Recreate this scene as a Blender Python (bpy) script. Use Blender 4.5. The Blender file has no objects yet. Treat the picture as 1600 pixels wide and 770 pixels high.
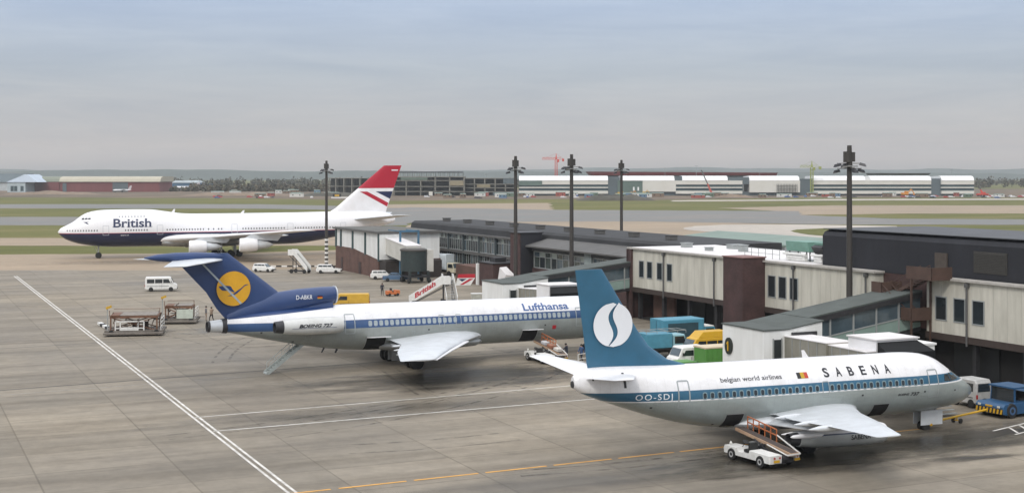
import bpy, bmesh, math, random
from mathutils import Vector, Matrix
random.seed(7)
R = math.radians
scene = bpy.context.scene
COL = scene.collection

# ------------------------------------------------------------------ camera, sky, sun, exposure
cam_d = bpy.data.cameras.new('camera'); cam = bpy.data.objects.new('camera', cam_d); COL.objects.link(cam)
cam.location = (0, 0, 16.9); cam.rotation_euler = (R(90), 0, 0)
cam_d.sensor_width = 36; cam_d.lens = 47.25; cam_d.shift_y = -0.07
cam_d.clip_start = 0.5; cam_d.clip_end = 30000
scene.camera = cam

SUN_EL, SUN_AZ = 38.0, 200.0      # degrees, azimuth from +Y clockwise
W = bpy.data.worlds.new('World'); scene.world = W; W.use_nodes = True
nt = W.node_tree; nt.nodes.clear()
def wn(t, **k):
    n = nt.nodes.new(t)
    for a, b in k.items(): setattr(n, a, b)
    return n
out = wn('ShaderNodeOutputWorld'); bg = wn('ShaderNodeBackground'); bg.inputs['Strength'].default_value = 1.0
sky = wn('ShaderNodeTexSky', sky_type='NISHITA', sun_disc=False)
sky.sun_elevation = R(SUN_EL); sky.sun_rotation = R(SUN_AZ); sky.air_density = 1.5; sky.dust_density = 3
tc = wn('ShaderNodeTexCoord'); sep = wn('ShaderNodeSeparateXYZ')
nt.links.new(tc.outputs['Generated'], sep.inputs[0])
ramp = wn('ShaderNodeValToRGB'); cr = ramp.color_ramp
stops = [(0.0, (.42, .395, .37)), (0.012, (.60, .52, .475)), (0.035, (.53, .52, .52)), (0.075, (.46, .51, .57)),
         (0.125, (.45, .54, .69)), (0.45, (1.05, 1.07, 1.10)), (1.0, (1.75, 1.75, 1.78))]
while len(cr.elements) < len(stops): cr.elements.new(0.5)
for e, (p, c) in zip(cr.elements, stops): e.position = p; e.color = (*c, 1)
nt.links.new(sep.outputs['Z'], ramp.inputs[0])
# streaky stratus: noise stretched along the horizon
mp = wn('ShaderNodeMapping'); mp.inputs['Scale'].default_value = (3.4, 3.4, 34.0)
nt.links.new(tc.outputs['Generated'], mp.inputs[0])
no = wn('ShaderNodeTexNoise'); no.inputs['Scale'].default_value = 1.5; no.inputs['Detail'].default_value = 12; no.inputs['Roughness'].default_value = .66; no.inputs['Distortion'].default_value = .5
nt.links.new(mp.outputs[0], no.inputs['Vector'])
cr2 = wn('ShaderNodeValToRGB'); cr2.color_ramp.elements[0].position = .3; cr2.color_ramp.elements[0].color = (.86, .89, .94, 1)
cr2.color_ramp.elements[1].position = .72; cr2.color_ramp.elements[1].color = (1.10, 1.08, 1.06, 1)
nt.links.new(no.outputs['Fac'], cr2.inputs[0])
mul = wn('ShaderNodeMix', data_type='RGBA', blend_type='MULTIPLY'); mul.inputs['Factor'].default_value = 1
nt.links.new(ramp.outputs[0], mul.inputs['A']); nt.links.new(cr2.outputs[0], mul.inputs['B'])
skm = wn('ShaderNodeMix', data_type='RGBA', blend_type='MULTIPLY'); skm.inputs['Factor'].default_value = 1
skm.inputs['B'].default_value = (.1, .1, .1, 1); nt.links.new(sky.outputs[0], skm.inputs['A'])
mixs = wn('ShaderNodeMix', data_type='RGBA'); mixs.inputs['Factor'].default_value = .93
nt.links.new(skm.outputs['Result'], mixs.inputs['A']); nt.links.new(mul.outputs['Result'], mixs.inputs['B'])
nt.links.new(mixs.outputs['Result'], bg.inputs['Color']); nt.links.new(bg.outputs[0], out.inputs['Surface'])

sun_d = bpy.data.lights.new('sun', 'SUN'); sun_d.energy = 1.2; sun_d.angle = R(11); sun_d.color = (1, .95, .88)
sun = bpy.data.objects.new('sun', sun_d); COL.objects.link(sun); sun.location = (0, -50, 80)
sd = Vector((math.sin(R(SUN_AZ))*math.cos(R(SUN_EL)), math.cos(R(SUN_AZ))*math.cos(R(SUN_EL)), math.sin(R(SUN_EL))))
sun.rotation_euler = (-sd).to_track_quat('-Z', 'Y').to_euler()
scene.view_settings.view_transform = 'Standard'; scene.view_settings.look = 'None'
scene.view_settings.exposure = 0.12; scene.view_settings.gamma = 1.0; scene.view_settings.use_curve_mapping = False

# ------------------------------------------------------------------ materials
MATS = {}
def _base(name):
    m = bpy.data.materials.new(name); m.use_nodes = True
    t = m.node_tree; b = t.nodes['Principled BSDF']
    return m, t, b
def M(name, col=(.5, .5, .5), rough=.6, metal=0, spec=.5, var=.12, vs=2.0, bump=0, bs=20, streak=False, coat=0):
    """procedural material: base colour broken up by two noises (dirt), optional vertical streaks and bump"""
    if name in MATS: return MATS[name]
    m, t, b = _base(name); L = t.links
    b.inputs['Roughness'].default_value = rough; b.inputs['Metallic'].default_value = metal
    b.inputs['Specular IOR Level'].default_value = spec; b.inputs['Coat Weight'].default_value = coat
    if var > 0:
        g = t.nodes.new('ShaderNodeTexCoord'); mpp = t.nodes.new('ShaderNodeMapping')
        mpp.inputs['Scale'].default_value = (vs, vs, vs*(.18 if streak else 1))
        L.new(g.outputs['Object'], mpp.inputs[0])
        n = t.nodes.new('ShaderNodeTexNoise'); n.inputs['Scale'].default_value = 1; n.inputs['Detail'].default_value = 7; n.inputs['Roughness'].default_value = .65
        L.new(mpp.outputs[0], n.inputs['Vector'])
        r = t.nodes.new('ShaderNodeValToRGB'); e = r.color_ramp.elements
        e[0].position = .3; e[1].position = .7
        lo = 1-var; hi = 1+var*.5
        e[0].color = (col[0]*lo, col[1]*lo*.99, col[2]*lo*.97, 1); e[1].color = (min(1, col[0]*hi), min(1, col[1]*hi), min(1, col[2]*hi), 1)
        L.new(n.outputs['Fac'], r.inputs[0]); L.new(r.outputs[0], b.inputs['Base Color'])
    else:
        b.inputs['Base Color'].default_value = (*col, 1)
    if bump:
        n2 = t.nodes.new('ShaderNodeTexNoise'); n2.inputs['Scale'].default_value = bs; n2.inputs['Detail'].default_value = 4
        g2 = t.nodes.new('ShaderNodeTexCoord'); L.new(g2.outputs['Object'], n2.inputs['Vector'])
        bp_ = t.nodes.new('ShaderNodeBump'); bp_.inputs['Strength'].default_value = bump; bp_.inputs['Distance'].default_value = .05
        L.new(n2.outputs['Fac'], bp_.inputs['Height']); L.new(bp_.outputs[0], b.inputs['Normal'])
    MATS[name] = m; return m

def M_bands(name, bands, rough=.33, metal=0, axis='Z', top=20.0, dirt=.2):
    """livery paint in horizontal bands, bands = [(from_height, colour)...]; grime noise on top"""
    m, t, b = _base(name); L = t.links
    b.inputs['Roughness'].default_value = rough; b.inputs['Metallic'].default_value = metal; b.inputs['Coat Weight'].default_value = .25
    g = t.nodes.new('ShaderNodeTexCoord'); s = t.nodes.new('ShaderNodeSeparateXYZ'); L.new(g.outputs['Object'], s.inputs[0])
    d = t.nodes.new('ShaderNodeMath'); d.operation = 'DIVIDE'; d.inputs[1].default_value = top; L.new(s.outputs[axis], d.inputs[0])
    r = t.nodes.new('ShaderNodeValToRGB'); r.color_ramp.interpolation = 'CONSTANT'
    while len(r.color_ramp.elements) < len(bands): r.color_ramp.elements.new(.99)
    for e, (z, c) in zip(r.color_ramp.elements, bands): e.position = max(0, z/top); e.color = (*c, 1)
    L.new(d.outputs[0], r.inputs[0])
    mpp = t.nodes.new('ShaderNodeMapping'); mpp.inputs['Scale'].default_value = (.55, .8, .8); L.new(g.outputs['Object'], mpp.inputs[0])
    n = t.nodes.new('ShaderNodeTexNoise'); n.inputs['Scale'].default_value = 1.1; n.inputs['Detail'].default_value = 8; n.inputs['Roughness'].default_value = .7
    L.new(mpp.outputs[0], n.inputs['Vector'])
    rr = t.nodes.new('ShaderNodeValToRGB'); rr.color_ramp.elements[0].position = .28; rr.color_ramp.elements[1].position = .62
    rr.color_ramp.elements[0].color = (1-dirt, 1-dirt*1.05, 1-dirt*1.15, 1); rr.color_ramp.elements[1].color = (1, 1, 1, 1)
    L.new(n.outputs['Fac'], rr.inputs[0])
    x = t.nodes.new('ShaderNodeMix'); x.data_type = 'RGBA'; x.blend_type = 'MULTIPLY'; x.inputs['Factor'].default_value = 1
    L.new(r.outputs[0], x.inputs['A']); L.new(rr.outputs[0], x.inputs['B']); L.new(x.outputs['Result'], b.inputs['Base Color'])
    # panel joints: faint rings along the body
    w = t.nodes.new('ShaderNodeTexWave'); w.wave_type = 'BANDS'; w.bands_direction = 'X'; w.inputs['Scale'].default_value = .55; w.wave_profile = 'SAW'
    L.new(g.outputs['Object'], w.inputs['Vector'])
    c = t.nodes.new('ShaderNodeMath'); c.operation = 'GREATER_THAN'; c.inputs[1].default_value = .985; L.new(w.outputs['Fac'], c.inputs[0])
    x2 = t.nodes.new('ShaderNodeMix'); x2.data_type = 'RGBA'; x2.blend_type = 'MULTIPLY'; x2.inputs['B'].default_value = (.72, .72, .72, 1)
    L.new(c.outputs[0], x2.inputs['Factor']); L.new(x.outputs['Result'], x2.inputs['A']); L.new(x2.outputs['Result'], b.inputs['Base Color'])
    MATS[name] = m; return m

def M_brick(name, c1, c2, mortar, sx=1.0):
    if name in MATS: return MATS[name]
    m, t, b = _base(name); L = t.links; b.inputs['Roughness'].default_value = .85
    g = t.nodes.new('ShaderNodeTexCoord'); s = t.nodes.new('ShaderNodeSeparateXYZ'); L.new(g.outputs['Object'], s.inputs[0])
    ad = t.nodes.new('ShaderNodeMath'); ad.operation = 'ADD'; L.new(s.outputs['X'], ad.inputs[0]); L.new(s.outputs['Y'], ad.inputs[1])
    c = t.nodes.new('ShaderNodeCombineXYZ'); L.new(ad.outputs[0], c.inputs['X']); L.new(s.outputs['Z'], c.inputs['Y'])
    k = t.nodes.new('ShaderNodeTexBrick'); k.inputs['Scale'].default_value = 2.2*sx; k.inputs['Color1'].default_value = (*c1, 1); k.inputs['Color2'].default_value = (*c2, 1)
    k.inputs['Mortar'].default_value = (*mortar, 1); k.inputs['Mortar Size'].default_value = .03
    L.new(c.outputs[0], k.inputs['Vector'])
    n = t.nodes.new('ShaderNodeTexNoise'); n.inputs['Scale'].default_value = .7; n.inputs['Detail'].default_value = 6; L.new(g.outputs['Object'], n.inputs['Vector'])
    mr = t.nodes.new('ShaderNodeMapRange'); mr.inputs['From Min'].default_value = .3; mr.inputs['From Max'].default_value = .7; mr.inputs['To Min'].default_value = .72; mr.inputs['To Max'].default_value = 1.15
    L.new(n.outputs['Fac'], mr.inputs[0])
    x = t.nodes.new('ShaderNodeVectorMath'); x.operation = 'SCALE'; L.new(k.outputs['Color'], x.inputs[0]); L.new(mr.outputs[0], x.inputs['Scale'])
    L.new(x.outputs[0], b.inputs['Base Color'])
    MATS[name] = m; return m

def M_ground(name, c1, c2, c3, scale=.02, fine=1.2, rough=(.5, .8), joints=0, spec=.4, stretch=(1, 1), bump=.15):
    """broad patches + fine mottling, optional slab joints in the 25 degree stand grid, damp sheen"""
    m, t, b = _base(name); L = t.links; N = t.nodes
    g = N.new('ShaderNodeTexCoord'); mp_ = N.new('ShaderNodeMapping'); mp_.inputs['Rotation'].default_value = (0, 0, -.436); L.new(g.outputs['Object'], mp_.inputs[0])
    ms = N.new('ShaderNodeMapping'); ms.inputs['Scale'].default_value = (stretch[0], stretch[1], 1); L.new(mp_.outputs[0], ms.inputs[0])
    a = N.new('ShaderNodeTexNoise'); a.inputs['Scale'].default_value = scale; a.inputs['Detail'].default_value = 8; a.inputs['Roughness'].default_value = .6; L.new(ms.outputs[0], a.inputs['Vector'])
    r = N.new('ShaderNodeValToRGB'); r.color_ramp.elements.new(.5)
    for e, p, c in zip(r.color_ramp.elements, (.34, .5, .66), (c1, c2, c3)): e.position = p; e.color = (*c, 1)
    L.new(a.outputs['Fac'], r.inputs[0])
    f = N.new('ShaderNodeTexNoise'); f.inputs['Scale'].default_value = fine; f.inputs['Detail'].default_value = 8; f.inputs['Roughness'].default_value = .72; L.new(ms.outputs[0], f.inputs['Vector'])
    mr = N.new('ShaderNodeMapRange'); mr.inputs['From Min'].default_value = .3; mr.inputs['From Max'].default_value = .7; mr.inputs['To Min'].default_value = .84; mr.inputs['To Max'].default_value = 1.14; L.new(f.outputs['Fac'], mr.inputs[0])
    x = N.new('ShaderNodeVectorMath'); x.operation = 'SCALE'; L.new(r.outputs[0], x.inputs[0]); L.new(mr.outputs[0], x.inputs['Scale'])
    res = x.outputs[0]
    if joints:
        # each slab its own slight tone, thin dark joints between
        k = N.new('ShaderNodeTexBrick'); k.offset = 0; k.squash = 1
        k.inputs['Scale'].default_value = 1/joints; k.inputs['Brick Width'].default_value = 1.0; k.inputs['Row Height'].default_value = .75
        k.inputs['Mortar Size'].default_value = .007; k.inputs['Color1'].default_value = (.88, .88, .88, 1); k.inputs['Color2'].default_value = (1.07, 1.06, 1.05, 1)
        k.inputs['Mortar'].default_value = (.70, .69, .67, 1); k.inputs['Bias'].default_value = 0
        L.new(mp_.outputs[0], k.inputs['Vector'])
        y = N.new('ShaderNodeVectorMath'); y.operation = 'MULTIPLY'; L.new(res, y.inputs[0]); L.new(k.outputs['Color'], y.inputs[1]); res = y.outputs[0]
        # long stains drawn out along the taxi direction
        mz = N.new('ShaderNodeMapping'); mz.inputs['Scale'].default_value = (.035, .35, 1); L.new(mp_.outputs[0], mz.inputs[0])
        st = N.new('ShaderNodeTexNoise'); st.inputs['Scale'].default_value = 1.0; st.inputs['Detail'].default_value = 7; st.inputs['Roughness'].default_value = .62; L.new(mz.outputs[0], st.inputs['Vector'])
        sr = N.new('ShaderNodeValToRGB'); sr.color_ramp.elements[0].position = .33; sr.color_ramp.elements[0].color = (.70, .68, .65, 1)
        sr.color_ramp.elements[1].position = .56; sr.color_ramp.elements[1].color = (1.03, 1.02, 1.0, 1); L.new(st.outputs['Fac'], sr.inputs[0])
        z = N.new('ShaderNodeVectorMath'); z.operation = 'MULTIPLY'; L.new(res, z.inputs[0]); L.new(sr.outputs[0], z.inputs[1]); res = z.outputs[0]
    L.new(res, b.inputs['Base Color'])
    q = N.new('ShaderNodeMapRange'); q.inputs['From Min'].default_value = .35; q.inputs['From Max'].default_value = .62; q.inputs['To Min'].default_value = rough[0]; q.inputs['To Max'].default_value = rough[1]
    L.new(a.outputs['Fac'], q.inputs[0]); L.new(q.outputs[0], b.inputs['Roughness'])
    b.inputs['Specular IOR Level'].default_value = spec
    if bump:
        bb = N.new('ShaderNodeBump'); bb.inputs['Strength'].default_value = bump; bb.inputs['Distance'].default_value = .02; L.new(f.outputs['Fac'], bb.inputs['Height']); L.new(bb.outputs[0], b.inputs['Normal'])
    MATS[name] = m; return m

WHITE = (.80, .80, .82); NAVY = (.012, .022, .075)
white = M('white_paint', WHITE, .35, var=.07, vs=.8, coat=.2)
whitev = M('vehicle_white', (.72, .72, .70), .4, var=.14, vs=3)
grey_metal = M('grey_metal', (.42, .44, .45), .38, metal=.35, var=.15, vs=1.2)
lt_metal = M('light_metal', (.62, .65, .68), .35, metal=.2, var=.14, vs=.9)
dk_metal = M('dark_metal', (.05, .05, .055), .5, metal=.4, var=.25)
black = M('black_rubber', (.018, .018, .018), .75, var=.2)
void_ = M('dark_interior', (.012, .012, .013), .9, var=0)
glass_dk = M('dark_glass', (.02, .026, .03), .08, spec=.8, var=0)
glass_bl = M('bluish_glass', (.07, .10, .12), .1, spec=.8, var=.3, vs=.6)
rust = M('rust_brown_paint', (.17, .085, .05), .7, var=.35, vs=3)
orange_r = M('orange_rail_paint', (.45, .14, .05), .6, var=.25, vs=3)
yellow = M('yellow_paint', (.55, .33, .03), .45, var=.12)
yel_b = M('bright_yellow_paint', (.60, .35, .02), .4, var=.08)
blue_v = M('airport_blue_paint', (.022, .085, .19), .45, var=.15)
cyan_v = M('pale_blue_truck_paint', (.075, .27, .38), .5, var=.15)
green_v = M('green_paint', (.085, .25, .05), .5, var=.1)
red_p = M('red_paint', (.45, .02, .035), .45, var=.08)
redw = M('faded_red_paint', (.42, .07, .06), .6, var=.2)
tyre = black; rim = M('wheel_rim', (.5, .5, .5), .5, metal=.3, var=.1)
tail_red = M('tail_light_red', (.35, .02, .02), .3, var=0)
lamp_glass = M('lamp_glass', (.6, .6, .55), .15, var=0)
concrete_panel = M('concrete_panel', (.56, .54, .47), .8, var=.28, vs=.8, streak=True, bump=.2, bs=6)
white_panel = M('white_panel', (.74, .75, .74), .6, var=.14, vs=.7, streak=True)
brick_dk = M_brick('purple_brown_brick', (.062, .030, .029), (.082, .040, .037), (.05, .033, .031))
brick_rd = M_brick('red_brown_brick', (.125, .064, .050), (.155, .08, .062), (.09, .062, .052))
clad_dk = M('charcoal_cladding', (.017, .018, .024), .75, var=.3, vs=.5, streak=True, bump=.25, bs=3)
roof_dk = M('dark_roof_felt', (.032, .033, .036), .85, var=.3, vs=.25)
roof_wh = M('white_roof_membrane', (.70, .68, .68), .6, var=.12, vs=.3)
roof_gn = M('grey_green_roof_felt', (.075, .088, .082), .8, var=.25, vs=.6)
roof_pg = M('pale_green_roof', (.19, .25, .22), .8, var=.2, vs=.1)
panel_gn = M('pale_green_glass_panel', (.24, .33, .30), .25, var=.12, vs=.6)
frame_gy = M('grey_window_frame', (.33, .35, .35), .5, metal=.2, var=.1)
frame_bl = M('blue_steel_frame', (.06, .15, .24), .5, var=.15)
fascia_gy = M('grey_fascia', (.10, .098, .095), .7, var=.2, vs=.5)
brown_st = M('brown_stair_steel', (.085, .05, .038), .7, var=.3, vs=1)
pole_m = M('mast_steel', (.045, .04, .036), .6, var=.2, vs=.6)
canvas_bk = M('black_canopy', (.010, .011, .012), .8, spec=.15, var=.3, vs=1.5)
ac_green = M('green_plant_casing', (.16, .30, .25), .6, var=.15)

# ------------------------------------------------------------------ mesh building
class MB:
    """collects faces given in a frame's own coordinates; fr maps them into the object's local space"""
    def __init__(s, fr=None): s.v = []; s.f = []; s.m = []; s.fr = fr
    def add(s, vs, fs, m=0):
        o = len(s.v)
        for p in vs: s.v.append(tuple(s.fr(*p)) if s.fr else tuple(p))
        for f in fs: s.f.append([i+o for i in f]); s.m.append(m)
    def box(s, x0, x1, y0, y1, z0, z1, m=0):
        s.add([(x0, y0, z0), (x1, y0, z0), (x1, y1, z0), (x0, y1, z0), (x0, y0, z1), (x1, y0, z1), (x1, y1, z1), (x0, y1, z1)],
              [(3, 2, 1, 0), (4, 5, 6, 7), (0, 1, 5, 4), (1, 2, 6, 5), (2, 3, 7, 6), (3, 0, 4, 7)], m)
    def poly(s, pts, m=0): s.add(pts, [tuple(range(len(pts)))], m)
    def hexa(s, lo, hi, m=0):
        """solid between two equal-length loops"""
        n = len(lo); s.add(list(lo)+list(hi), [tuple(range(n))[::-1], tuple(range(n, 2*n))]+[(i, (i+1) % n, n+(i+1) % n, n+i) for i in range(n)], m)
    def prism_y(s, prof, y0, y1, m=0): s.hexa([(x, y0, z) for x, z in prof], [(x, y1, z) for x, z in prof], m)
    def bar(s, p, q, w=.05, h=None, m=0, up=(0, 0, 1)):
        p = Vector(p); q = Vector(q); d = (q-p)
        if d.length < 1e-6: return
        d.normalize(); u = Vector(up)
        if abs(d.dot(u)) > .98: u = Vector((1, 0, 0))
        a = d.cross(u).normalized(); b = a.cross(d); h = h or w; a *= w/2; b *= h/2
        s.hexa([p-a-b, p+a-b, p+a+b, p-a+b], [q-a-b, q+a-b, q+a+b, q-a+b], m)
    def tube(s, p, q, r0, r1=None, n=12, m=0, cap=True):
        r1 = r0 if r1 is None else r1
        p = Vector(p); q = Vector(q); d = (q-p).normalized(); u = Vector((0, 0, 1)) if abs(d.z) < .9 else Vector((1, 0, 0))
        a = d.cross(u).normalized(); b = a.cross(d)
        l0 = [p+(a*math.cos(t)+b*math.sin(t))*r0 for t in [2*math.pi*i/n for i in range(n)]]
        l1 = [q+(a*math.cos(t)+b*math.sin(t))*r1 for t in [2*math.pi*i/n for i in range(n)]]
        fs = [(i, (i+1) % n, n+(i+1) % n, n+i) for i in range(n)]
        if cap: fs += [tuple(range(n))[::-1], tuple(range(n, 2*n))]
        s.add(l0+l1, fs, m)
    def loft(s, rings, m=0, cap=True, closed=True):
        n = len(rings[0]); vs = [p for r in rings for p in r]; fs = []
        for k in range(len(rings)-1):
            for i in range(n if closed else n-1):
                j = (i+1) % n; fs.append((k*n+i, k*n+j, (k+1)*n+j, (k+1)*n+i))
        if cap: fs += [tuple(range(n))[::-1], tuple(range((len(rings)-1)*n, len(rings)*n))]
        s.add(vs, fs, m)
    def lathe(s, prof, c, axis='x', n=24, m=0):
        rings = []
        for t, r in prof:
            ring = []
            for i in range(n):
                a = 2*math.pi*i/n; u, v = r*math.cos(a), r*math.sin(a)
                ring.append((c[0]+t, c[1]+u, c[2]+v) if axis == 'x' else (c[0]+u, c[1]+t, c[2]+v) if axis == 'y' else (c[0]+u, c[1]+v, c[2]+t))
            rings.append(ring)
        s.loft(rings, m)
    def build(s, name, mats, parent=None, smooth=False, weld=False, loc=None):
        me = bpy.data.meshes.new(name); me.from_pydata(s.v, [], s.f)
        mats = mats if isinstance(mats, (list, tuple)) else [mats]
        for mm in mats: me.materials.append(mm)
        for p, k in zip(me.polygons, s.m): p.material_index = k
        b = bmesh.new(); b.from_mesh(me)
        if weld: bmesh.ops.remove_doubles(b, verts=b.verts, dist=1e-4)
        bmesh.ops.recalc_face_normals(b, faces=b.faces); b.to_mesh(me); b.free()
        if smooth:
            for p in me.polygons: p.use_smooth = True
            me.set_sharp_from_angle(angle=R(38))
        o = bpy.data.objects.new(name, me); COL.objects.link(o)
        if parent is not None: o.parent = parent
        if loc: o.location = loc
        return o

def tag(o, label=None, cat=None, group=None, kind=None):
    if label: o['label'] = label
    if cat: o['category'] = cat
    if group: o['group'] = group
    if kind: o['kind'] = kind
    return o
def thing(name, label, cat, loc=(0, 0, 0), rz=0, group=None):
    o = bpy.data.objects.new(name, None); COL.objects.link(o); o.location = loc; o.rotation_euler = (0, 0, rz)
    o.empty_display_size = .5
    return tag(o, label, cat, group)
def dup(root, loc, rz, label, name=None):
    r = root.copy(); COL.objects.link(r); r.location = loc; r.rotation_euler = (0, 0, rz); r['label'] = label
    for ch in list(root.children):
        c = ch.copy(); COL.objects.link(c); c.parent = r
        for g in ch.children:
            d = g.copy(); COL.objects.link(d); d.parent = c
    return r
# building frame: a = away from the stands (25 deg), b = along the facade towards the camera
TH = .436; CA, SA = math.cos(TH), math.sin(TH)
def ab(a, b, z=0): return (a*CA+b*SA, a*SA-b*CA, z)
def bframe(a0, b0, z0=0): return lambda a, b, z: (a-a0, -(b-b0), z-z0)
def bthing(name, label, cat, a0, b0, group=None):
    t = thing(name, label, cat, ab(a0, b0), TH, group); return t, bframe(a0, b0)
def text_mesh(txt, cap=1.0, bold=0.0, shear=0.0, xs=1.0, spacing=1.0, serif=False):
    """letters as 2D faces: list of (verts2d, faces), cap height = cap, starting at x=0"""
    cu = bpy.data.curves.new('lettering', 'FONT'); cu.body = txt; cu.size = 1; cu.offset = bold; cu.shear = shear; cu.space_character = spacing
    cu.resolution_u = 4
    o = bpy.data.objects.new('lettering', cu); COL.objects.link(o)
    dg = bpy.context.evaluated_depsgraph_get(); dg.update()
    me = bpy.data.meshes.new_from_object(o.evaluated_get(dg)); vs = [(v.co.x, v.co.y) for v in me.vertices]; fs = [tuple(p.vertices) for p in me.polygons]
    bpy.data.objects.remove(o); bpy.data.curves.remove(cu); bpy.data.meshes.remove(me)
    k = cap/.70; x0 = min(v[0] for v in vs)
    vs = [((x-x0)*k*xs, y*k) for x, y in vs]
    if serif:
        # slab serifs on the feet and heads of upright stems, found from the outline's vertical edges
        st = {}
        for f in fs:
            for i in range(len(f)):
                p, q = vs[f[i]], vs[f[(i+1) % len(f)]]
                if abs(p[0]-q[0]) < .02*cap and abs(p[1]-q[1]) > .3*cap:
                    x = round((p[0]+q[0])/2/(.04*cap)); st.setdefault(x, [9, -9]); st[x] = [min(st[x][0], p[1], q[1]), max(st[x][1], p[1], q[1])]
        for x, (lo, hi) in st.items():
            xx = x*.04*cap
            if lo < .1*cap: o_ = len(vs); vs += [(xx-.10*cap, 0), (xx+.10*cap, 0), (xx+.10*cap, .05*cap), (xx-.10*cap, .05*cap)]; fs.append((o_, o_+1, o_+2, o_+3))
    return vs, fs

# ------------------------------------------------------------------ ground, aprons, taxiways
def sheet(name, pts, z, mat, kind='structure', jit=True):
    if name != 'ground' and jit:      # worn, slightly ragged edges
        rj = random.Random(name); q = []
        for p, r_ in zip(pts, pts[1:]+pts[:1]):
            L_ = math.dist(p, r_); n = max(1, min(60, int(L_/6))); nx, ny = -(r_[1]-p[1])/max(L_, .01), (r_[0]-p[0])/max(L_, .01); am = min(1.6, .0022*p[1]) if p[1] > 60 else 0
            for i in range(n):
                t = i/n; o_ = rj.uniform(-am, am) if i else 0; q.append((p[0]+(r_[0]-p[0])*t+nx*o_, p[1]+(r_[1]-p[1])*t+ny*o_))
        pts = q
    mb = MB(); mb.poly([(x, y, z) for x, y in pts])
    o = mb.build(name, mat); tag(o, kind=kind); return o
g_grass = M_ground('airfield_grass', (.095, .102, .034), (.130, .132, .046), (.18, .16, .07), scale=.012, fine=.35, rough=(.9, .95), spec=.1, stretch=(1, 3), bump=.3)
g_apron = M_ground('apron_concrete', (.19, .168, .137), (.245, .218, .178), (.295, .260, .208), scale=.03, fine=.8, rough=(.5, .85), joints=7.6, spec=.22, bump=.4)
g_tan = M_ground('old_tan_concrete', (.235, .185, .13), (.295, .23, .16), (.34, .265, .19), scale=.02, fine=.3, rough=(.6, .8), spec=.3, stretch=(1, 3))
g_taxi = M_ground('taxiway_asphalt', (.145, .148, .14), (.175, .172, .163), (.225, .205, .185), scale=.015, fine=.15, rough=(.6, .8), spec=.3, stretch=(1, 4))
g_pale = M_ground('pale_concrete', (.37, .33, .29), (.42, .38, .33), (.47, .42, .37), scale=.02, fine=.3, rough=(.6, .8), spec=.3)
g_dirt = M_ground('construction_dirt', (.075, .07, .055), (.15, .12, .09), (.25, .185, .135), scale=.014, fine=.09, rough=(.9, .95), spec=.1, stretch=(1, 3))
sheet('ground', [(-9000, -300), (9000, -300), (9000, 9000), (-9000, 9000)], 0, g_grass)
sheet('building_site_ground', [(-955.2, 1600), (955.2, 1600), (610.3, 985.8), (211.2, 985.8), (84.5, 887.2), (22.2, 933.9), (-82.4, 865.6), (-182.7, 959.2), (-665.8, 1075.5)], .02, g_dirt)
sheet('far_taxiway', [(-477.6, 771.5), (-147.0, 771.5), (-53.0, 695.9), (-47.4, 622.6), (-127.5, 669.6), (-422.5, 682.5)], .02, g_taxi)
sheet('verge_ground', [(-86.3, 755.1), (-15.0, 788.7), (23.0, 806.6), (19.1, 645.3), (-52.0, 682.5), (-78.0, 682.5)], .04, g_tan)
sheet('shoulder_ground', [(104.0, 682.5), (176.0, 739.4), (387.3, 739.4), (309.8, 591.5), (166.2, 581.8), (110.7, 560), (123.4, 622.6)], .04, g_tan)
sheet('service_road', [(105.1, 882.8), (221.2, 929.1), (509.3, 972.3), (482.9, 921.8), (209.2, 878.5), (100.6, 845.0)], .06, g_pale)
sheet('middle_taxiway', [(-332.9, 537.7), (-41.0, 537.7), (-34.2, 449.2), (-278.1, 449.2)], .02, g_taxi)
sheet('near_taxiway', [(-221.9, 358.5), (-80.2, 358.5), (-28.5, 373.6), (-24.4, 319.7), (-71.6, 319.7), (-197.9, 319.7)], .02, g_tan)
sheet('main_taxiway', [(-69.9, 611.9), (-53.0, 695.9), (18.4, 645.3), (133.4, 622.6), (120.7, 563.3), (147.0, 514.3), (261.8, 499.9), (235.3, 449.2), (108.3, 455.0), (46.3, 486.2), (-27.4, 479.6), (-51.3, 449.2)], .06, g_taxi)
sheet('rear_apron', [(-34.1, 298.2), (-34.2, 452), (-27.8, 487), (46.9, 493), (107.0, 449.2), (100, 300), (60, 200), (-27.6, 230)], .04, g_tan)
sheet('turning_pad', [(53.9, 422.5), (59.8, 440.9), (71.0, 452.1), (97.5, 455.0), (126.0, 440.9), (122.2, 427.6), (98.6, 422.5), (87.4, 412.7), (83.5, 403.3), (82.7, 385.8), (85.4, 369.7), (80.4, 347.9), (69.8, 385.8), (57.0, 398.8), (53.7, 410.3)], .08, g_pale)
g_isl = g_grass
sheet('grass_island', [(82.9, 386), (83.7, 403.3), (87.5, 412.9), (98.7, 422.8), (122.4, 427.9), (175, 432), (260, 428), (190, 330), (110, 260), (80.6, 348), (85.6, 370)], .1, g_isl)
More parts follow.
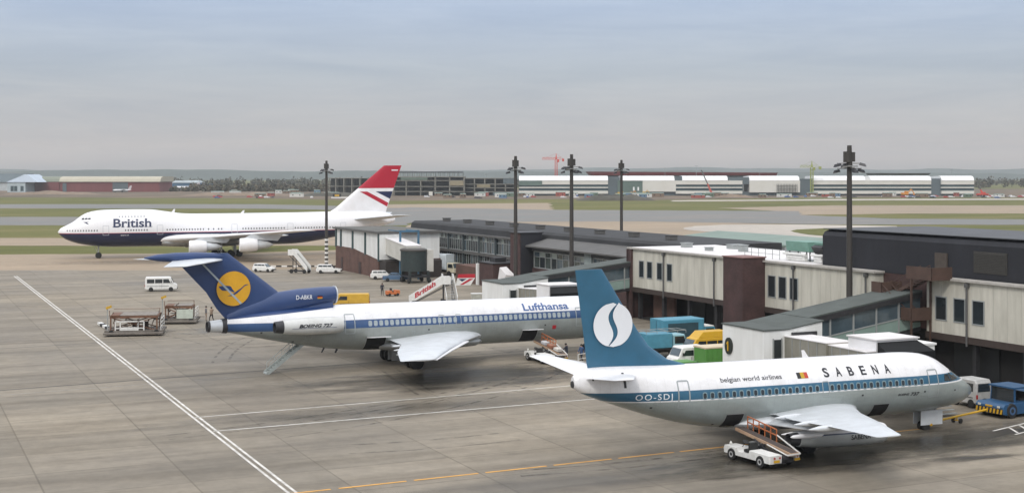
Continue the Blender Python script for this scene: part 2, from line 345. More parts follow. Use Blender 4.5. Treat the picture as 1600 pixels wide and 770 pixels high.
# the 747's taxi strip: tan concrete, then the stands' grey concrete
sheet('tan_apron', [(-230, 283), (-110, 283.5), (-62, 288.5), (-39.5, 300.8), (-20, 310), (0, 250), (10, 228), (-16, 216), (-110, 216), (-190, 216)], .06, g_tan)
sheet('stand_apron', [(-150, -40), (150, -40), (150, 240), (20, 240), (-14, 241), (-60, 236), (-150, 240)], .084, g_apron)
paint_w = M('white_ground_paint', (.66, .64, .60), .7, var=.45, vs=1.1)
paint_o = M('orange_ground_paint', (.70, .36, .07), .7, var=.25, vs=1.5)
joint_m = M('drain_slot', (.06, .06, .06), .8, var=.3)
ruddy = M('wet_oil_stain', (.085, .08, .07), .25, spec=.6, var=.3, vs=.4)
def strip(mb, p, q, w, z=.094):
    p = Vector((*p, z)); q = Vector((*q, z)); d = (q-p).normalized(); n = Vector((-d.y, d.x, 0))*w/2
    mb.poly([p-n, q-n, q+n, p+n])
mb = MB(); d = Vector((CA, SA, 0))
strip(mb, (-82.7, 223.2), (-4.6, 55.6), .17); strip(mb, (-82.7+.34, 223.36), (-4.25, 55.8), .17)
tag(mb.build('apron_boundary_line', paint_w), kind='structure')
mb = MB(); strip(mb, (-22, 93.2), (5.9, 107.9), .17); tag(mb.build('stand_guide_line', paint_w), kind='structure')
mb = MB(); strip(mb, (-19.6, 88.2), (6.5, 101.1), .19); tag(mb.build('stand_guide_line', paint_w), kind='structure')
mb = MB()
for i in range(9):
    p = Vector((-13.2, 70.2))+Vector((.897, .441))*(i*4.35); q = p+Vector((.897, .441))*3.9
    strip(mb, p, q, .21, .0975)
tag(mb.build('orange_lead_in_line', paint_o), kind='structure')
mb = MB()
strip(mb, (-95, 73.6), (14, 135.6), .22, .0925); tag(mb.build('drain_channel', joint_m), kind='structure')
mb = MB(); strip(mb, (-90, 107.3), (-26, 143.3), .16, .0925); tag(mb.build('drain_channel', joint_m), kind='structure')
mb = MB(); strip(mb, (-50, 96.5), (-20, 113.3), .10, .0925); tag(mb.build('faint_paint_line', M('worn_paint', (.33, .32, .30), .7, var=.5, vs=1)), kind='structure')
mb = MB()
strip(mb, (31.6, 88.3), (36.5, 92.6), .16); strip(mb, (32.6, 87.1), (38, 91.9), .16)
for k in range(5): strip(mb, (33.0+k*1.0, 87.7+k*.9), (33.1+k*1.0, 89.4+k*.9), .16)
tag(mb.build('hatched_marking', paint_w), kind='structure')
mb = MB()   # yellow stand centre line under the near airliner's nose and a curved line far left
strip(mb, (23.5, 87.3), (27.5, 89.2), .12)
tag(mb.build('yellow_lead_in_line', paint_o), kind='structure')

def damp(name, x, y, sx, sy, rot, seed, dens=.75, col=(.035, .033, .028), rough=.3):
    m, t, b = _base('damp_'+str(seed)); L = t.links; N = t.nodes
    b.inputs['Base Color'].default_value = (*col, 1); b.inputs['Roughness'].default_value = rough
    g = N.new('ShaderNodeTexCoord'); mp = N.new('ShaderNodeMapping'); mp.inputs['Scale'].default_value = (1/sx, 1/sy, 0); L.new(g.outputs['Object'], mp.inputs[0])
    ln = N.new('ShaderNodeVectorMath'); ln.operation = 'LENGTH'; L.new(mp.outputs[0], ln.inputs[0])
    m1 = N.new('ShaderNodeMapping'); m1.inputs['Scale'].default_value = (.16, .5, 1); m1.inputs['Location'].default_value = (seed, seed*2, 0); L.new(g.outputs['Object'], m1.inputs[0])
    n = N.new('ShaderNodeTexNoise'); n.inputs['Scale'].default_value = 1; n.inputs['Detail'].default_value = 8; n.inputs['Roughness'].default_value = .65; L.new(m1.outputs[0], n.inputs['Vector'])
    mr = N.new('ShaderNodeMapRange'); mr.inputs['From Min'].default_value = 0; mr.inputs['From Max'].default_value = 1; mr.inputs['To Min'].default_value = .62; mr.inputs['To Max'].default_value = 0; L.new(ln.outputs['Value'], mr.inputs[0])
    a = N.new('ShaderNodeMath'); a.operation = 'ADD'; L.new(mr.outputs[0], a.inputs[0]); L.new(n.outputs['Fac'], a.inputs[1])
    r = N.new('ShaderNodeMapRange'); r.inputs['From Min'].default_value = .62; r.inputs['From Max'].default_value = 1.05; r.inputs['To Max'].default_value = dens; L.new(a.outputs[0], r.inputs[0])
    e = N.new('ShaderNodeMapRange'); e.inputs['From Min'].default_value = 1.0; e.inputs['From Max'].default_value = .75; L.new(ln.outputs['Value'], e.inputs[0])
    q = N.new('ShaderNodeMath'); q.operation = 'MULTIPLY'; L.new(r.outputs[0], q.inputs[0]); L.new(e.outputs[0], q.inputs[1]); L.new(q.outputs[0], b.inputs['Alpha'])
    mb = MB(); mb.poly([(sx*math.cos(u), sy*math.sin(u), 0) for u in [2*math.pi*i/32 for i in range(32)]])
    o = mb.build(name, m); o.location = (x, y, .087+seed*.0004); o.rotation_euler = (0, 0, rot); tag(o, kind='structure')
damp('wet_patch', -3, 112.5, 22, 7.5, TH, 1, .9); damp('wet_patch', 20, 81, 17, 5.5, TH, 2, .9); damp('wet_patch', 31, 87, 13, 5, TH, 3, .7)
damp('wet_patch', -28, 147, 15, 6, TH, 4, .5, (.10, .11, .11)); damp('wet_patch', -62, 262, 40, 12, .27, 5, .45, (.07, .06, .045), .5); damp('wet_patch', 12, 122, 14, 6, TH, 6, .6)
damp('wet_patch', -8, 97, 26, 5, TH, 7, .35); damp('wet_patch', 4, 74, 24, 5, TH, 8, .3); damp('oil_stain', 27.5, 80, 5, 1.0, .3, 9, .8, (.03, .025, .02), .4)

# tyre marks swinging across the concrete
tm_, tt_, tb_ = _base('tyre_marks'); tb_.inputs['Base Color'].default_value = (.05, .048, .045, 1); tb_.inputs['Roughness'].default_value = .8
tn_ = tt_.nodes.new('ShaderNodeTexNoise'); tn_.inputs['Scale'].default_value = .9; tn_.inputs['Detail'].default_value = 6; tg_ = tt_.nodes.new('ShaderNodeTexCoord'); tt_.links.new(tg_.outputs['Object'], tn_.inputs['Vector'])
tr_ = tt_.nodes.new('ShaderNodeMapRange'); tr_.inputs['From Min'].default_value = .42; tr_.inputs['From Max'].default_value = .72; tr_.inputs['To Max'].default_value = .5; tt_.links.new(tn_.outputs['Fac'], tr_.inputs[0]); tt_.links.new(tr_.outputs[0], tb_.inputs['Alpha'])
rt = random.Random(77); mb = MB()
for k in range(22):
    x0 = rt.uniform(-34, 26); y0 = rt.uniform(70, 150); h0 = TH+rt.choice((0, 0, math.pi/2))+rt.uniform(-.25, .25); cv = rt.uniform(-.035, .035); L_ = rt.uniform(10, 34); w_ = rt.uniform(.15, .35)
    for off in (0, rt.choice((1.4, 2.6))):
        pts = []
        n_ = 14
        for i in range(n_+1):
            s_ = L_*i/n_; a_ = h0+cv*s_; x = x0+s_*math.cos(h0+cv*s_/2); y = y0+s_*math.sin(h0+cv*s_/2); nx, ny = -math.sin(a_), math.cos(a_)
            pts.append(((x+nx*off, y+ny*off, .0919+k*.00008), (x+nx*(off+w_), y+ny*(off+w_), .0919+k*.00008)))
        for (p, q), (r_, s2) in zip(pts, pts[1:]): mb.poly([p, r_, s2, q])
tag(mb.build('tyre_marks', tm_), kind='structure')

# ------------------------------------------------------------------ distant hills and woodland
def ridge(name, Y, base, amp, x0, x1, mat, seed, depth=400, n=240, kind='structure'):
    rnd = random.Random(seed); ph = [(rnd.uniform(0, 6.28), rnd.uniform(.6, 1.4), a) for a in (1, .6, .4, .3, .2)]
    mb = MB(); top = []; 
    for i in range(n+1):
        x = x0+(x1-x0)*i/n; u = (x-x0)/(x1-x0)*14
        h = base+amp*sum(a*math.sin(u*k*f+p) for k, (p, f, a) in zip((.6, 1.4, 3.3, 7.5, 17), ph))*.5+rnd.uniform(-.06, .06)*amp
        top.append((x, max(1, h)))
    for (xa, ha), (xb, hb) in zip(top, top[1:]):
        mb.add([(xa, Y, 0), (xb, Y, 0), (xb, Y+depth*.5, hb), (xa, Y+depth*.5, ha), (xb, Y+depth, 0), (xa, Y+depth, 0)], [(0, 1, 2, 3), (3, 2, 4, 5)])
    return tag(mb.build(name, mat, weld=True), kind=kind)
hill_m = M('hill_woodland', (.055, .075, .06), .95, var=.3, vs=.01)
ridge('far_hills', 6000, 42, 16, -6000, 6000, hill_m, 3, 900)
ridge('hills', 4200, 27, 8, -4200, 4200, hill_m, 5, 600)

def canopy(name, spots, mats, label=None, cat=None, kind=None, leaf=.9, per=60):
    """tree crowns of many small leaf faces scattered through lumpy volumes, on tapered trunks"""
    mb = MB(); rnd = random.Random(len(spots)*7+3)
    for (x, y, h, r) in spots:
        mb.tube((x, y, 0), (x, y, h*.4), .3, .15, 5, 2)
        lob = [(x+rnd.uniform(-.5, .5)*r, y+rnd.uniform(-.5, .5)*r, h*rnd.uniform(.25, .75), r*rnd.uniform(.4, .75)) for _ in range(5)]
        for _ in range(per):
            cx, cy, cz, cr_ = rnd.choice(lob); v = Vector((rnd.gauss(0, 1), rnd.gauss(0, 1), rnd.gauss(0, 1))).normalized()*cr_*rnd.uniform(.6, 1.05)
            c = Vector((cx, cy, cz))+v; a = Vector((rnd.gauss(0, 1), rnd.gauss(0, 1), rnd.gauss(0, 1))).normalized()*leaf; b = v.cross(a).normalized()*leaf
            mb.poly([c-a, c-b*.8, c+a, c+b*.8], rnd.choice((0, 0, 1)))
    return tag(mb.build(name, mats), label, cat, kind=kind)
lf1 = M('leaf_dark_olive', (.060, .060, .038), .9, var=0); lf2 = M('leaf_brown_green', (.085, .07, .042), .9, var=0); bark = M('bark', (.06, .045, .035), .9, var=.2)
rnd = random.Random(11)
sp = []
for i in range(1000):
    x = rnd.uniform(-1000, 1400); y = rnd.uniform(1650, 2500)
    sp.append((x, y, rnd.uniform(5, 12), rnd.uniform(5, 11)))
canopy('woodland_belt', sp, [lf1, lf2, bark], kind='stuff', leaf=2.2, per=26)
sp = []
for i in range(330):
    x = rnd.uniform(-340, -60)+rnd.uniform(-20, 20); y = rnd.uniform(1330, 1560)
    sp.append((x, y, rnd.uniform(2.5, 7), rnd.uniform(3, 7)))
canopy('scrub_wood', sp, [lf2, lf1, bark], kind='stuff', leaf=1.9, per=26)
# spoil, mounds and rubble on the building site
def mound(x, y, sx, sy, h, mat, label, name='spoil_heap', kind=None, seed=1):
    rnd = random.Random(seed); nx, ny = 26, 10; mb = MB(); vs = []; fs = []
    for j in range(ny+1):
        for i in range(nx+1):
            u = i/nx*2-1; v = j/ny*2-1; e = max(0, 1-u*u)**.7*max(0, 1-v*v)**.8
            vs.append((u*sx, v*sy, h*e*(1+.35*math.sin(u*7+seed)*math.cos(v*4+seed*2))*rnd.uniform(.75, 1.1)))
    for j in range(ny):
        for i in range(nx): k = j*(nx+1)+i; fs.append((k, k+1, k+nx+2, k+nx+1))
    mb.add(vs, fs); o = mb.build(name, mat, smooth=True, loc=(x, y, .02)); tag(o, label, 'spoil heap'); return o
mud = M('dark_spoil', (.075, .07, .055), .95, var=.35, vs=.1)
clay = M('tan_spoil', (.22, .165, .12), .95, var=.3, vs=.1)

# ------------------------------------------------------------------ airliners
# body coordinates: xa metres aft of the nose, yr metres to the right, z above the ground
def sec(st, xa):
    if xa <= st[0][0]: return st[0][1:]
    for A, B in zip(st, st[1:]):
        if xa <= B[0]:
            t = (xa-A[0])/(B[0]-A[0]); return tuple(A[i]+(B[i]-A[i])*t for i in range(1, 5))
    return st[-1][1:]
def refine(st, step=.5):
    """smooth (Catmull-Rom) resampling of the stations: xa, z centre, up radius, down radius, half width"""
    o = []
    P = [st[0]]+list(st)+[st[-1]]
    for k in range(1, len(P)-2):
        p0, p1, p2, p3 = P[k-1:k+3]; n = max(1, int(round((p2[0]-p1[0])/step)))
        for i in range(n):
            t = i/n; q = []
            for c in range(5):
                if c == 0: q.append(p1[0]+(p2[0]-p1[0])*t); continue
                m1 = (p2[c]-p0[c])/max(1e-6, p2[0]-p0[0])*(p2[0]-p1[0]); m2 = (p3[c]-p1[c])/max(1e-6, p3[0]-p1[0])*(p2[0]-p1[0])
                q.append((2*t**3-3*t*t+1)*p1[c]+(t**3-2*t*t+t)*m1+(-2*t**3+3*t*t)*p2[c]+(t**3-t*t)*m2)
            o.append(tuple(q))
    o.append(tuple(st[-1])); return o
class Plane:
    def __init__(s, name, label, cat, x0, y0, h, xm, st, pitch=0, side=1):
        s.h = h; s.xm = xm; s.st = refine(st); s.side = side; s.p = pitch
        loc = (x0-xm*math.cos(h), y0-xm*math.sin(h), 0)
        s.root = thing(name, label, cat, loc, h); s.root.rotation_euler = (0, pitch, h)
        s.fr = lambda xa, yr, z: (s.xm-xa, -yr, z)
    def mb(s): return MB(s.fr)
    def gz(s, xa): return (s.xm-xa)*math.tan(s.p)      # ground height seen from the pitched body
    def y(s, xa, z):
        zc, ru, rd, ry = sec(s.st, xa); k = (z-zc)/(ru if z >= zc else rd); return ry*math.sqrt(max(0.0, 1-k*k))
    def fuselage(s, mats, n=40, name='fuselage'):
        m = s.mb(); rings = []
        for xa, zc, ru, rd, ry in s.st:
            rings.append([(xa, ry*math.cos(t), zc+(ru if math.sin(t) >= 0 else rd)*math.sin(t)) for t in [2*math.pi*i/n for i in range(n)]])
        m.loft(rings); return m.build(name, mats, s.root, smooth=True)
    def decal(s, name, polys, mat, parent=None, off=.012, side=None, label=None, cut=True, yfun=None):
        """polys: list of (verts2d (xa,z), faces); wrapped on to the fuselage side"""
        side = s.side if side is None else side
        b = bmesh.new()
        for vs, fs in polys:
            bv = [b.verts.new((x, 0, z)) for x, z in vs]
            for f in fs:
                try: b.faces.new([bv[i] for i in f])
                except ValueError: pass
        if cut:
            zs = [v.co.z for v in b.verts]; xs = [v.co.x for v in b.verts]
            z = min(zs)+.13
            while z < max(zs): bmesh.ops.bisect_plane(b, geom=b.verts[:]+b.edges[:]+b.faces[:], plane_co=(0, 0, z), plane_no=(0, 0, 1)); z += .13
            x = min(xs)+1.0
            while x < max(xs): bmesh.ops.bisect_plane(b, geom=b.verts[:]+b.edges[:]+b.faces[:], plane_co=(x, 0, 0), plane_no=(1, 0, 0)); x += 1.0
        for v in b.verts:
            xa, z = v.co.x, v.co.z; yy = (yfun(xa, z) if yfun else s.y(xa, z))+off
            v.co = Vector(s.fr(xa, side*yy, z))
        me = bpy.data.meshes.new(name); b.to_mesh(me); b.free(); me.materials.append(mat)
        o = bpy.data.objects.new(name, me); COL.objects.link(o); o.parent = parent or s.root
        if label: o['label'] = label
        return o
    def text(s, name, txt, x0, z0, cap, mat, x1=None, side=None, label=None, yfun=None, off=.012, **k):
        side = s.side if side is None else side
        vs, fs = text_mesh(txt, cap, **k)
        if x1 is not None:
            w = max(v[0] for v in vs); q = abs(x1-x0)/w; vs = [(a*q, b) for a, b in vs]
        sg = -1 if side > 0 else 1
        return s.decal(name, [([(x0+sg*a, z0+b_) for a, b_ in vs], fs)], mat, side=side, label=label, yfun=yfun, off=off)
    def ring(s, name, x0, x1, z0, z1, w, mat, r=.12, side=None, parent=None, label=None):
        """rounded rectangular outline (a door seen as its trim)"""
        def rr(x0, x1, z0, z1, r):
            P = []
            for cx, cz, a0 in ((x1-r, z1-r, 0), (x0+r, z1-r, 90), (x0+r, z0+r, 180), (x1-r, z0+r, 270)):
                for k in range(4): a = R(a0+k*30); P.append((cx+r*math.cos(a), cz+r*math.sin(a)))
            return P
        A = rr(x0, x1, z0, z1, r); B = rr(x0+w, x1-w, z0+w, z1-w, max(.02, r-w)); n = len(A)
        return s.decal(name, [(A+B, [(i, (i+1) % n, n+(i+1) % n, n+i) for i in range(n)])], mat, parent, off=.016, side=side, label=label)
    def rect(s, name, x0, x1, z0, z1, mat, **k): return s.decal(name, [([(x0, z0), (x1, z0), (x1, z1), (x0, z1)], [(0, 1, 2, 3)])], mat, **k)
    def windows(s, xs, z, w, h, frame, pane, side=None):
        side = s.side if side is None else side
        cache = {}
        for x in xs:
            y = s.y(x, z); key = round(y, 2)
            if key not in cache:
                m = MB(); e = .02
                def oval(w, h, y0, mi):
                    P = [(w/2*math.copysign(abs(math.cos(t))**.6, math.cos(t)), 0, h/2*math.copysign(abs(math.sin(t))**.6, math.sin(t))) for t in [2*math.pi*i/12 for i in range(12)]]
                    lo = []
                    for (a, _, c) in P:
                        yy = s.y(x, z+c)-y; lo.append((a, -side*(yy+y0), c))
                    m.poly(lo, mi)
                oval(w, h, .012, 0); oval(w*.66, h*.7, .02, 1)
                cache[key] = m
                o = m.build('cabin_window', [frame, pane], s.root); cache[key] = o.data
            else:
                o = bpy.data.objects.new('cabin_window', cache[key]); COL.objects.link(o); o.parent = s.root
            o.location = s.fr(x, side*y, z)
    def wing(s, name, secs, mats, tk=.11, parent=None, mats_idx=None, vert=False):
        """secs: (xa leading edge, chord, span position yr (or z if vert), height z (or yr), thickness ratio)"""
        m = s.mb(); prof = [(0, 0), (.012, .35), (.05, .62), (.15, .9), (.3, 1), (.5, .86), (.75, .46), (1, .02)]
        rings = []
        for xl, c, y, z, t in secs:
            up = [(xl+u*c, v*t*c*.5) for u, v in prof]; dn = [(xl+u*c, -v*t*c*.5*.8) for u, v in prof[1:-1][::-1]]
            loop = up+[(xl+c, -.002)]+dn
            rings.append([(x, z+q, y) if vert else (x, y, z+q) for x, q in loop])
        m.loft(rings); return m.build(name, mats, parent or s.root, smooth=True)
    def wheel(s, parent, xa, yr, r, w, n=1):
        m = s.mb(); zc = r+s.gz(xa)
        m.lathe([(-w/2, r*.55), (-w/2, r*.86), (-w*.36, r*.98), (0, r), (w*.36, r*.98), (w/2, r*.86), (w/2, r*.55)], (xa, yr, zc), 'y', 20)
        o = m.build('wheel', tyre, parent, smooth=True)
        m = s.mb(); m.lathe([(-w/2-.01, .02), (-w/2-.01, r*.5), (-w*.3, r*.56), (w*.3, r*.56), (w/2+.01, r*.5), (w/2+.01, .02)], (xa, yr, zc), 'y', 14)
        m.build('rim', rim, o if parent is s.root else parent, smooth=True)
        return o
    def gear(s, name, xa, yr, ztop, r, w, pairs=((0, 1),), gap=.5, strut=.13):
        m = s.mb(); g0 = s.gz(xa)
        m.tube((xa, yr, g0+r), (xa, yr, ztop), strut*.75, strut, 10); m.tube((xa-.1, yr, g0+r*1.6), (xa-1.1, yr, ztop), .05, .05, 6)
        o = m.build(name, [grey_metal], s.root, smooth=True)
        for dx, dbl in pairs:
            for sgn in (-1, 1): 
                m2 = s.mb(); zc = r+s.gz(xa+dx); yy = yr+sgn*gap/2
                m2.lathe([(-w/2, r*.5), (-w/2, r*.86), (-w*.36, r*.98), (0, r), (w*.36, r*.98), (w/2, r*.86), (w/2, r*.5)], (xa+dx, yy, zc), 'y', 20, 0)
                m2.lathe([(-w/2+.03, .01), (-w/2+.03, r*.52), (w/2-.03, r*.52), (w/2-.03, .01)], (xa+dx, yy, zc), 'y', 14, 1)
                m2.build('wheel', [tyre, rim], o, smooth=True)
        if len(pairs) > 1:
            m3 = s.mb(); m3.bar((xa-1, yr, r+s.gz(xa)), (xa+1, yr, r+s.gz(xa)), .2, .25); m3.build('bogie_beam', grey_metal, o)
        return o
    def hatch(s, name, x0, x1, z0, z1, side=None, open_up=None, mat=None):
        """open cargo hold: dark opening lined on the skin, with its door standing open above"""
        side = s.side if side is None else side
        o = s.rect(name, x0, x1, z0, z1, void_, side=side, off=.02)
        s.ring('hatch_frame', x0-.05, x1+.05, z0-.05, z1+.05, .07, grey_metal, side=side, parent=o)
        if open_up:
            y = s.y((x0+x1)/2, z1)*side; m = s.mb(); hz, hy = open_up
            m.hexa([(x0, y, z1), (x1, y, z1), (x1, y+side*.05, z1+.07), (x0, y+side*.05, z1+.07)],
                   [(x0, y+side*hy, z1+hz), (x1, y+side*hy, z1+hz), (x1, y+side*(hy+.0), z1+hz+.07), (x0, y+side*hy, z1+hz+.07)])
            m.build('open_cargo_door', mat or white, o)
        return o

# ---- near airliner: blue-tailed twinjet (right side seen)
sab_blue = (.030, .125, .215)
sb = M('tail_blue_paint', sab_blue, .35, var=.1, vs=.7, coat=.2)
blk_ink = M('black_lettering', (.012, .014, .02), .4, var=0); w_ink = M('white_lettering', (.75, .77, .8), .4, var=0)
mt737 = M_bands('twinjet_livery', [(0, (.31, .35, .345)), (3.32, (.31, .35, .345)), (3.36, (.022, .10, .24)), (3.41, (.8, .8, .82)), (3.47, sab_blue), (4.03, (.8, .8, .82)), (4.09, (.03, .13, .3)), (4.13, WHITE)], .3, .0)
P7 = Plane('twinjet_airliner', 'white and grey twinjet airliner with blue tail and white disc, parked nearest the camera', 'airliner', 30.821, 90.501, .421, 15.4, [
    (0, 2.62, .02, .02, .02), (.25, 2.64, .36, .40, .40), (.9, 2.72, .70, .78, .82), (1.8, 2.86, 1.05, 1.15, 1.22), (2.7, 3.0, 1.50, 1.38, 1.50), (3.4, 3.12, 1.80, 1.55, 1.66), (4.4, 3.22, 2.02, 1.74, 1.79), (6, 3.32, 2.06, 1.93, 1.87), (8, 3.35, 2.03, 1.99, 1.88),
    (19, 3.35, 2.03, 1.99, 1.88), (21, 3.40, 1.98, 1.85, 1.84), (23, 3.55, 1.86, 1.62, 1.72), (25, 3.80, 1.66, 1.33, 1.50), (27, 4.12, 1.38, 1.0, 1.17), (28.7, 4.40, 1.08, .68, .78), (29.6, 4.55, .80, .45, .48), (29.95, 4.6, .4, .25, .25)], pitch=.010)
fus = P7.fuselage(mt737); P7.body = fus
# fin with dorsal sweep
m = P7.mb()
def fin_mesh(m, outline_le, outline_te, th):
    """outline given as matching leading and trailing edge points (xa,z); th thickness at each"""
    rings = []
    for (x0, z0), (x1, z1), t in zip(outline_le, outline_te, th):
        c = x1-x0; dz = z1-z0
        pr = [(0, 0), (.03, .5), (.12, .85), (.3, 1), (.6, .75), (1, .08)]
        rings.append([(x0+u*c, v*t/2, z0+u*dz) for u, v in pr]+[(x0+u*c, -v*t/2, z0+u*dz) for u, v in pr[1:][::-1]])
    m.loft(rings)
fin_mesh(m, [(21.6, 5.2), (23.6, 5.75), (24.9, 6.6), (25.7, 7.6), (28.1, 11.23)], [(28.9, 5.15), (29.05, 5.75), (29.15, 6.6), (29.3, 7.6), (29.85, 11.20)], [.5, .45, .42, .38, .2])
fin = m.build('tail_fin', sb, P7.root, smooth=True)
# white disc with the wavering S band on both fin sides
def disc_logo(pl, cx, cz, r, yoff, parent, mat_disc, side):
    left = []; right = []; N = 28
    def sx(v): return .13*r*math.sin(v*math.pi*1.0)*1.9   # centre line of the S
    def wdt(v): return r*(.012+.13*(1-abs(v)**1.6))
    L = []; Rr = []
    for i in range(N+1):
        v = -1+2*i/N; hw = r*math.sqrt(max(0, 1-v*v)); c = -sx(v)+.28*r*v*1.0
        L.append((v, -hw, min(hw, c-wdt(v)))); Rr.append((v, max(-hw, c+wdt(v)), hw))
    for rows, nm in ((L, 'a'), (Rr, 'b')):
        vs = []; fs = []
        for v, a, b_ in rows:
            if b_ < a: b_ = a
            vs += [(cx-a*(1 if side > 0 else -1), cz+v*r), (cx-b_*(1 if side > 0 else -1), cz+v*r)]
        for i in range(N): fs.append((2*i, 2*i+1, 2*i+3, 2*i+2))
        (left if nm == 'a' else right).append((vs, fs))
    return pl.decal('tail_emblem', left+right, mat_disc, parent=parent, side=side, cut=False, yfun=lambda x, z: yoff, off=0)
for sd_ in (1, -1):
    o = disc_logo(P7, 27.43, 7.95, 1.30, .225, fin, w_ink, sd_)
# stabilisers, wings
P7.wing('stabiliser', [(26.1, 3.3, .6, 4.95, .1), (28.95, 1.25, 5.5, 5.55, .09), (29.1, 1.0, 5.58, 5.56, .05)], [white])
P7.wing('stabiliser', [(26.1, 3.3, -.6, 4.95, .1), (28.95, 1.25, -5.5, 5.55, .09), (29.1, 1.0, -5.58, 5.56, .05)], [white])
for sg in (1, -1):
    w_ = P7.wing('wing', [(10.2, 7.4, sg*1.2, 2.25, .12), (11.1, 6.0, sg*1.9, 2.3, .13), (12.9, 5.0, sg*4.8, 2.50, .125), (15.0, 3.35, sg*9, 2.85, .12), (17.75, 1.6, sg*14.05, 3.25, .11), (18.0, 1.2, sg*14.17, 3.26, .05)], [lt_metal])
    for k, yy in enumerate((3.4, 6.4, 8.5)):      # flap track canoes
        m = P7.mb(); xt = 15.9+.26*(yy-3.4)+.2
        m.lathe([(0, .02), (.3, .14), (1.0, .2), (1.8, .15), (2.5, .02)], (xt-.4, sg*yy, 2.22+.055*yy), 'x', 10); m.build('flap_track_fairing', lt_metal, w_, smooth=True)
    m = P7.mb(); m.hexa([(16.7, sg*2.1, 2.12), (16.9, sg*6.2, 2.42), (17.05, sg*6.2, 2.34), (16.8, sg*2.1, 2.02)], [(17.9, sg*2.1, 1.85), (17.9, sg*6.2, 2.22), (17.9, sg*6.2, 2.17), (17.9, sg*2.1, 1.8)])
    m.build('flap', lt_metal, w_)
    m = P7.mb(); m.lathe([(0, .48), (.03, .56), (.35, .64), (1.2, .68), (3.2, .67), (5.2, .57), (6.3, .45)], (11.3, sg*4.83, 1.38), 'x', 24, 0)
    m.lathe([(.02, .45), (.5, .40), (.6, .02)], (11.3, sg*4.83, 1.38), 'x', 24, 1); m.lathe([(6.2, .40), (6.95, .36), (6.9, .3), (6.3, .28), (6.3, .02)], (11.3, sg*4.83, 1.38), 'x', 20, 2)
    e = m.build('engine', [white if sg > 0 else white, dk_metal, dk_metal], P7.root, smooth=True)
    e.data.materials[0] = M_bands('engine_cowl_paint', [(0, (.36, .38, .38)), (1.55, (.02, .03, .08)), (1.6, (.72, .72, .74))], .35)
    m = P7.mb(); m.hexa([(12.6, sg*4.78, 1.9), (12.6, sg*4.88, 1.9), (17.0, sg*4.98, 1.8), (17.0, sg*4.68, 1.8)], [(12.9, sg*4.78, 2.55), (12.9, sg*4.88, 2.55), (17.0, sg*4.98, 2.4), (17.0, sg*4.68, 2.4)])
    m.build('pylon', lt_metal, e)
    # reverser door and actuator fairings at the tailpipe
    m = P7.mb(); m.lathe([(0, .03), (.4, .14), (1.4, .17), (2.3, .1), (2.5, .02)], (15.9, sg*(4.83+.45), 1.62), 'x', 10); m.lathe([(0, .03), (.4, .12), (1.6, .15), (2.5, .02)], (15.9, sg*(4.83-.45), 1.62), 'x', 10)
    m.build('reverser_fairing', white, e, smooth=True)
yf = lambda x, z: 4.83+math.sqrt(max(0, .68**2-(z-1.38)**2))
vs, fs = text_mesh('SABENA', .28, bold=.02)
P7.decal('engine_lettering', [([(14.2-a, 1.22+b_) for a, b_ in vs], fs)], blk_ink, yfun=yf, side=1, cut=False)
m = P7.mb()   # wing root fairing below the body
m.loft([[(x, w*math.cos(t), 1.75+(h)*math.sin(t)) for t in [2*math.pi*i/20 for i in range(20)]] for x, w, h in ((9.6, .3, .1), (10.8, 1.75, .55), (13, 1.95, .66), (17, 1.98, .64), (18.8, 1.6, .45), (20, .4, .1))])
m.build('wing_root_fairing', lt_metal, P7.root, smooth=True)
P7.gear('nose_gear', 3.96, 0, 1.6, .31, .2, gap=.42, strut=.09)
m = P7.mb(); m.box(2.7, 4.5, .34, .38, .55, 1.5); m.box(2.7, 4.5, -.38, -.34, .55, 1.5); m.build('gear_door', lt_metal, P7.root)
P7.gear('main_gear', 15.4, 2.62, 2.2, .5, .33, gap=.72); P7.gear('main_gear', 15.4, -2.62, 2.2, .5, .33, gap=.72)
win_fr = M('window_surround', (.20, .29, .33), .4, var=.1); pane_m = M('window_pane', (.03, .035, .04), .12, var=0); pane_l = M('window_pane_blind', (.36, .42, .44), .3, var=.2)
P7.windows([5.75+.505*i for i in range(15)]+[13.95+.505*i for i in range(17)], 3.70, .34, .46, win_fr, pane_m)
trim_g = M('door_trim_grey', (.34, .37, .38), .5, metal=.2, var=.1)
P7.ring('passenger_door', 4.25, 5.15, 2.62, 4.42, .085, trim_g); P7.ring('rear_door', 23.0, 23.8, 3.0, 4.66, .085, trim_g)
P7.ring('overwing_exit', 13.02, 13.56, 3.16, 4.12, .06, trim_g)
for q in ('passenger_door', 'rear_door'): pass
pl_ = []
for i_, ch in enumerate('SABENA'):
    vs, fs = text_mesh(ch, .50, bold=.028); w = max(v[0] for v in vs); x0_ = 13.25-i_*.955
    pl_.append(([(x0_-a*.42/w, 4.36+b_) for a, b_ in vs], fs))
P7.decal('airline_name', pl_, blk_ink)
for (x0_, z0_, w_, h__) in ((6.0, 2.2, .5, .35), (11.8, 2.6, .25, .25), (18.3, 3.0, .3, .2), (21.8, 2.5, .5, .35), (24.9, 3.25, .35, .3), (7.6, 2.05, .2, .2)): P7.ring('access_panel', x0_, x0_+w_, z0_, z0_+h__, .02, trim_g, r=.04)
for (x0_, z0_) in ((25.3, 3.05), (20.9, 1.75), (10.4, 3.05), (5.4, 3.0), (2.6, 2.9)): P7.rect('static_port', x0_, x0_+.14, z0_, z0_+.1, dk_metal)
P7.text('slogan_lettering', 'belgian world airlines', 20.8, 4.42, .26, blk_ink, x1=16.4, bold=.01)
P7.text('registration', 'OO-SDJ', 26.45, 3.60, .34, w_ink, x1=24.15, bold=.005, spacing=1.25)
P7.text('type_lettering', 'BOEING', 7.65, 2.90, .13, blk_ink, x1=6.75, bold=.03, shear=.3)
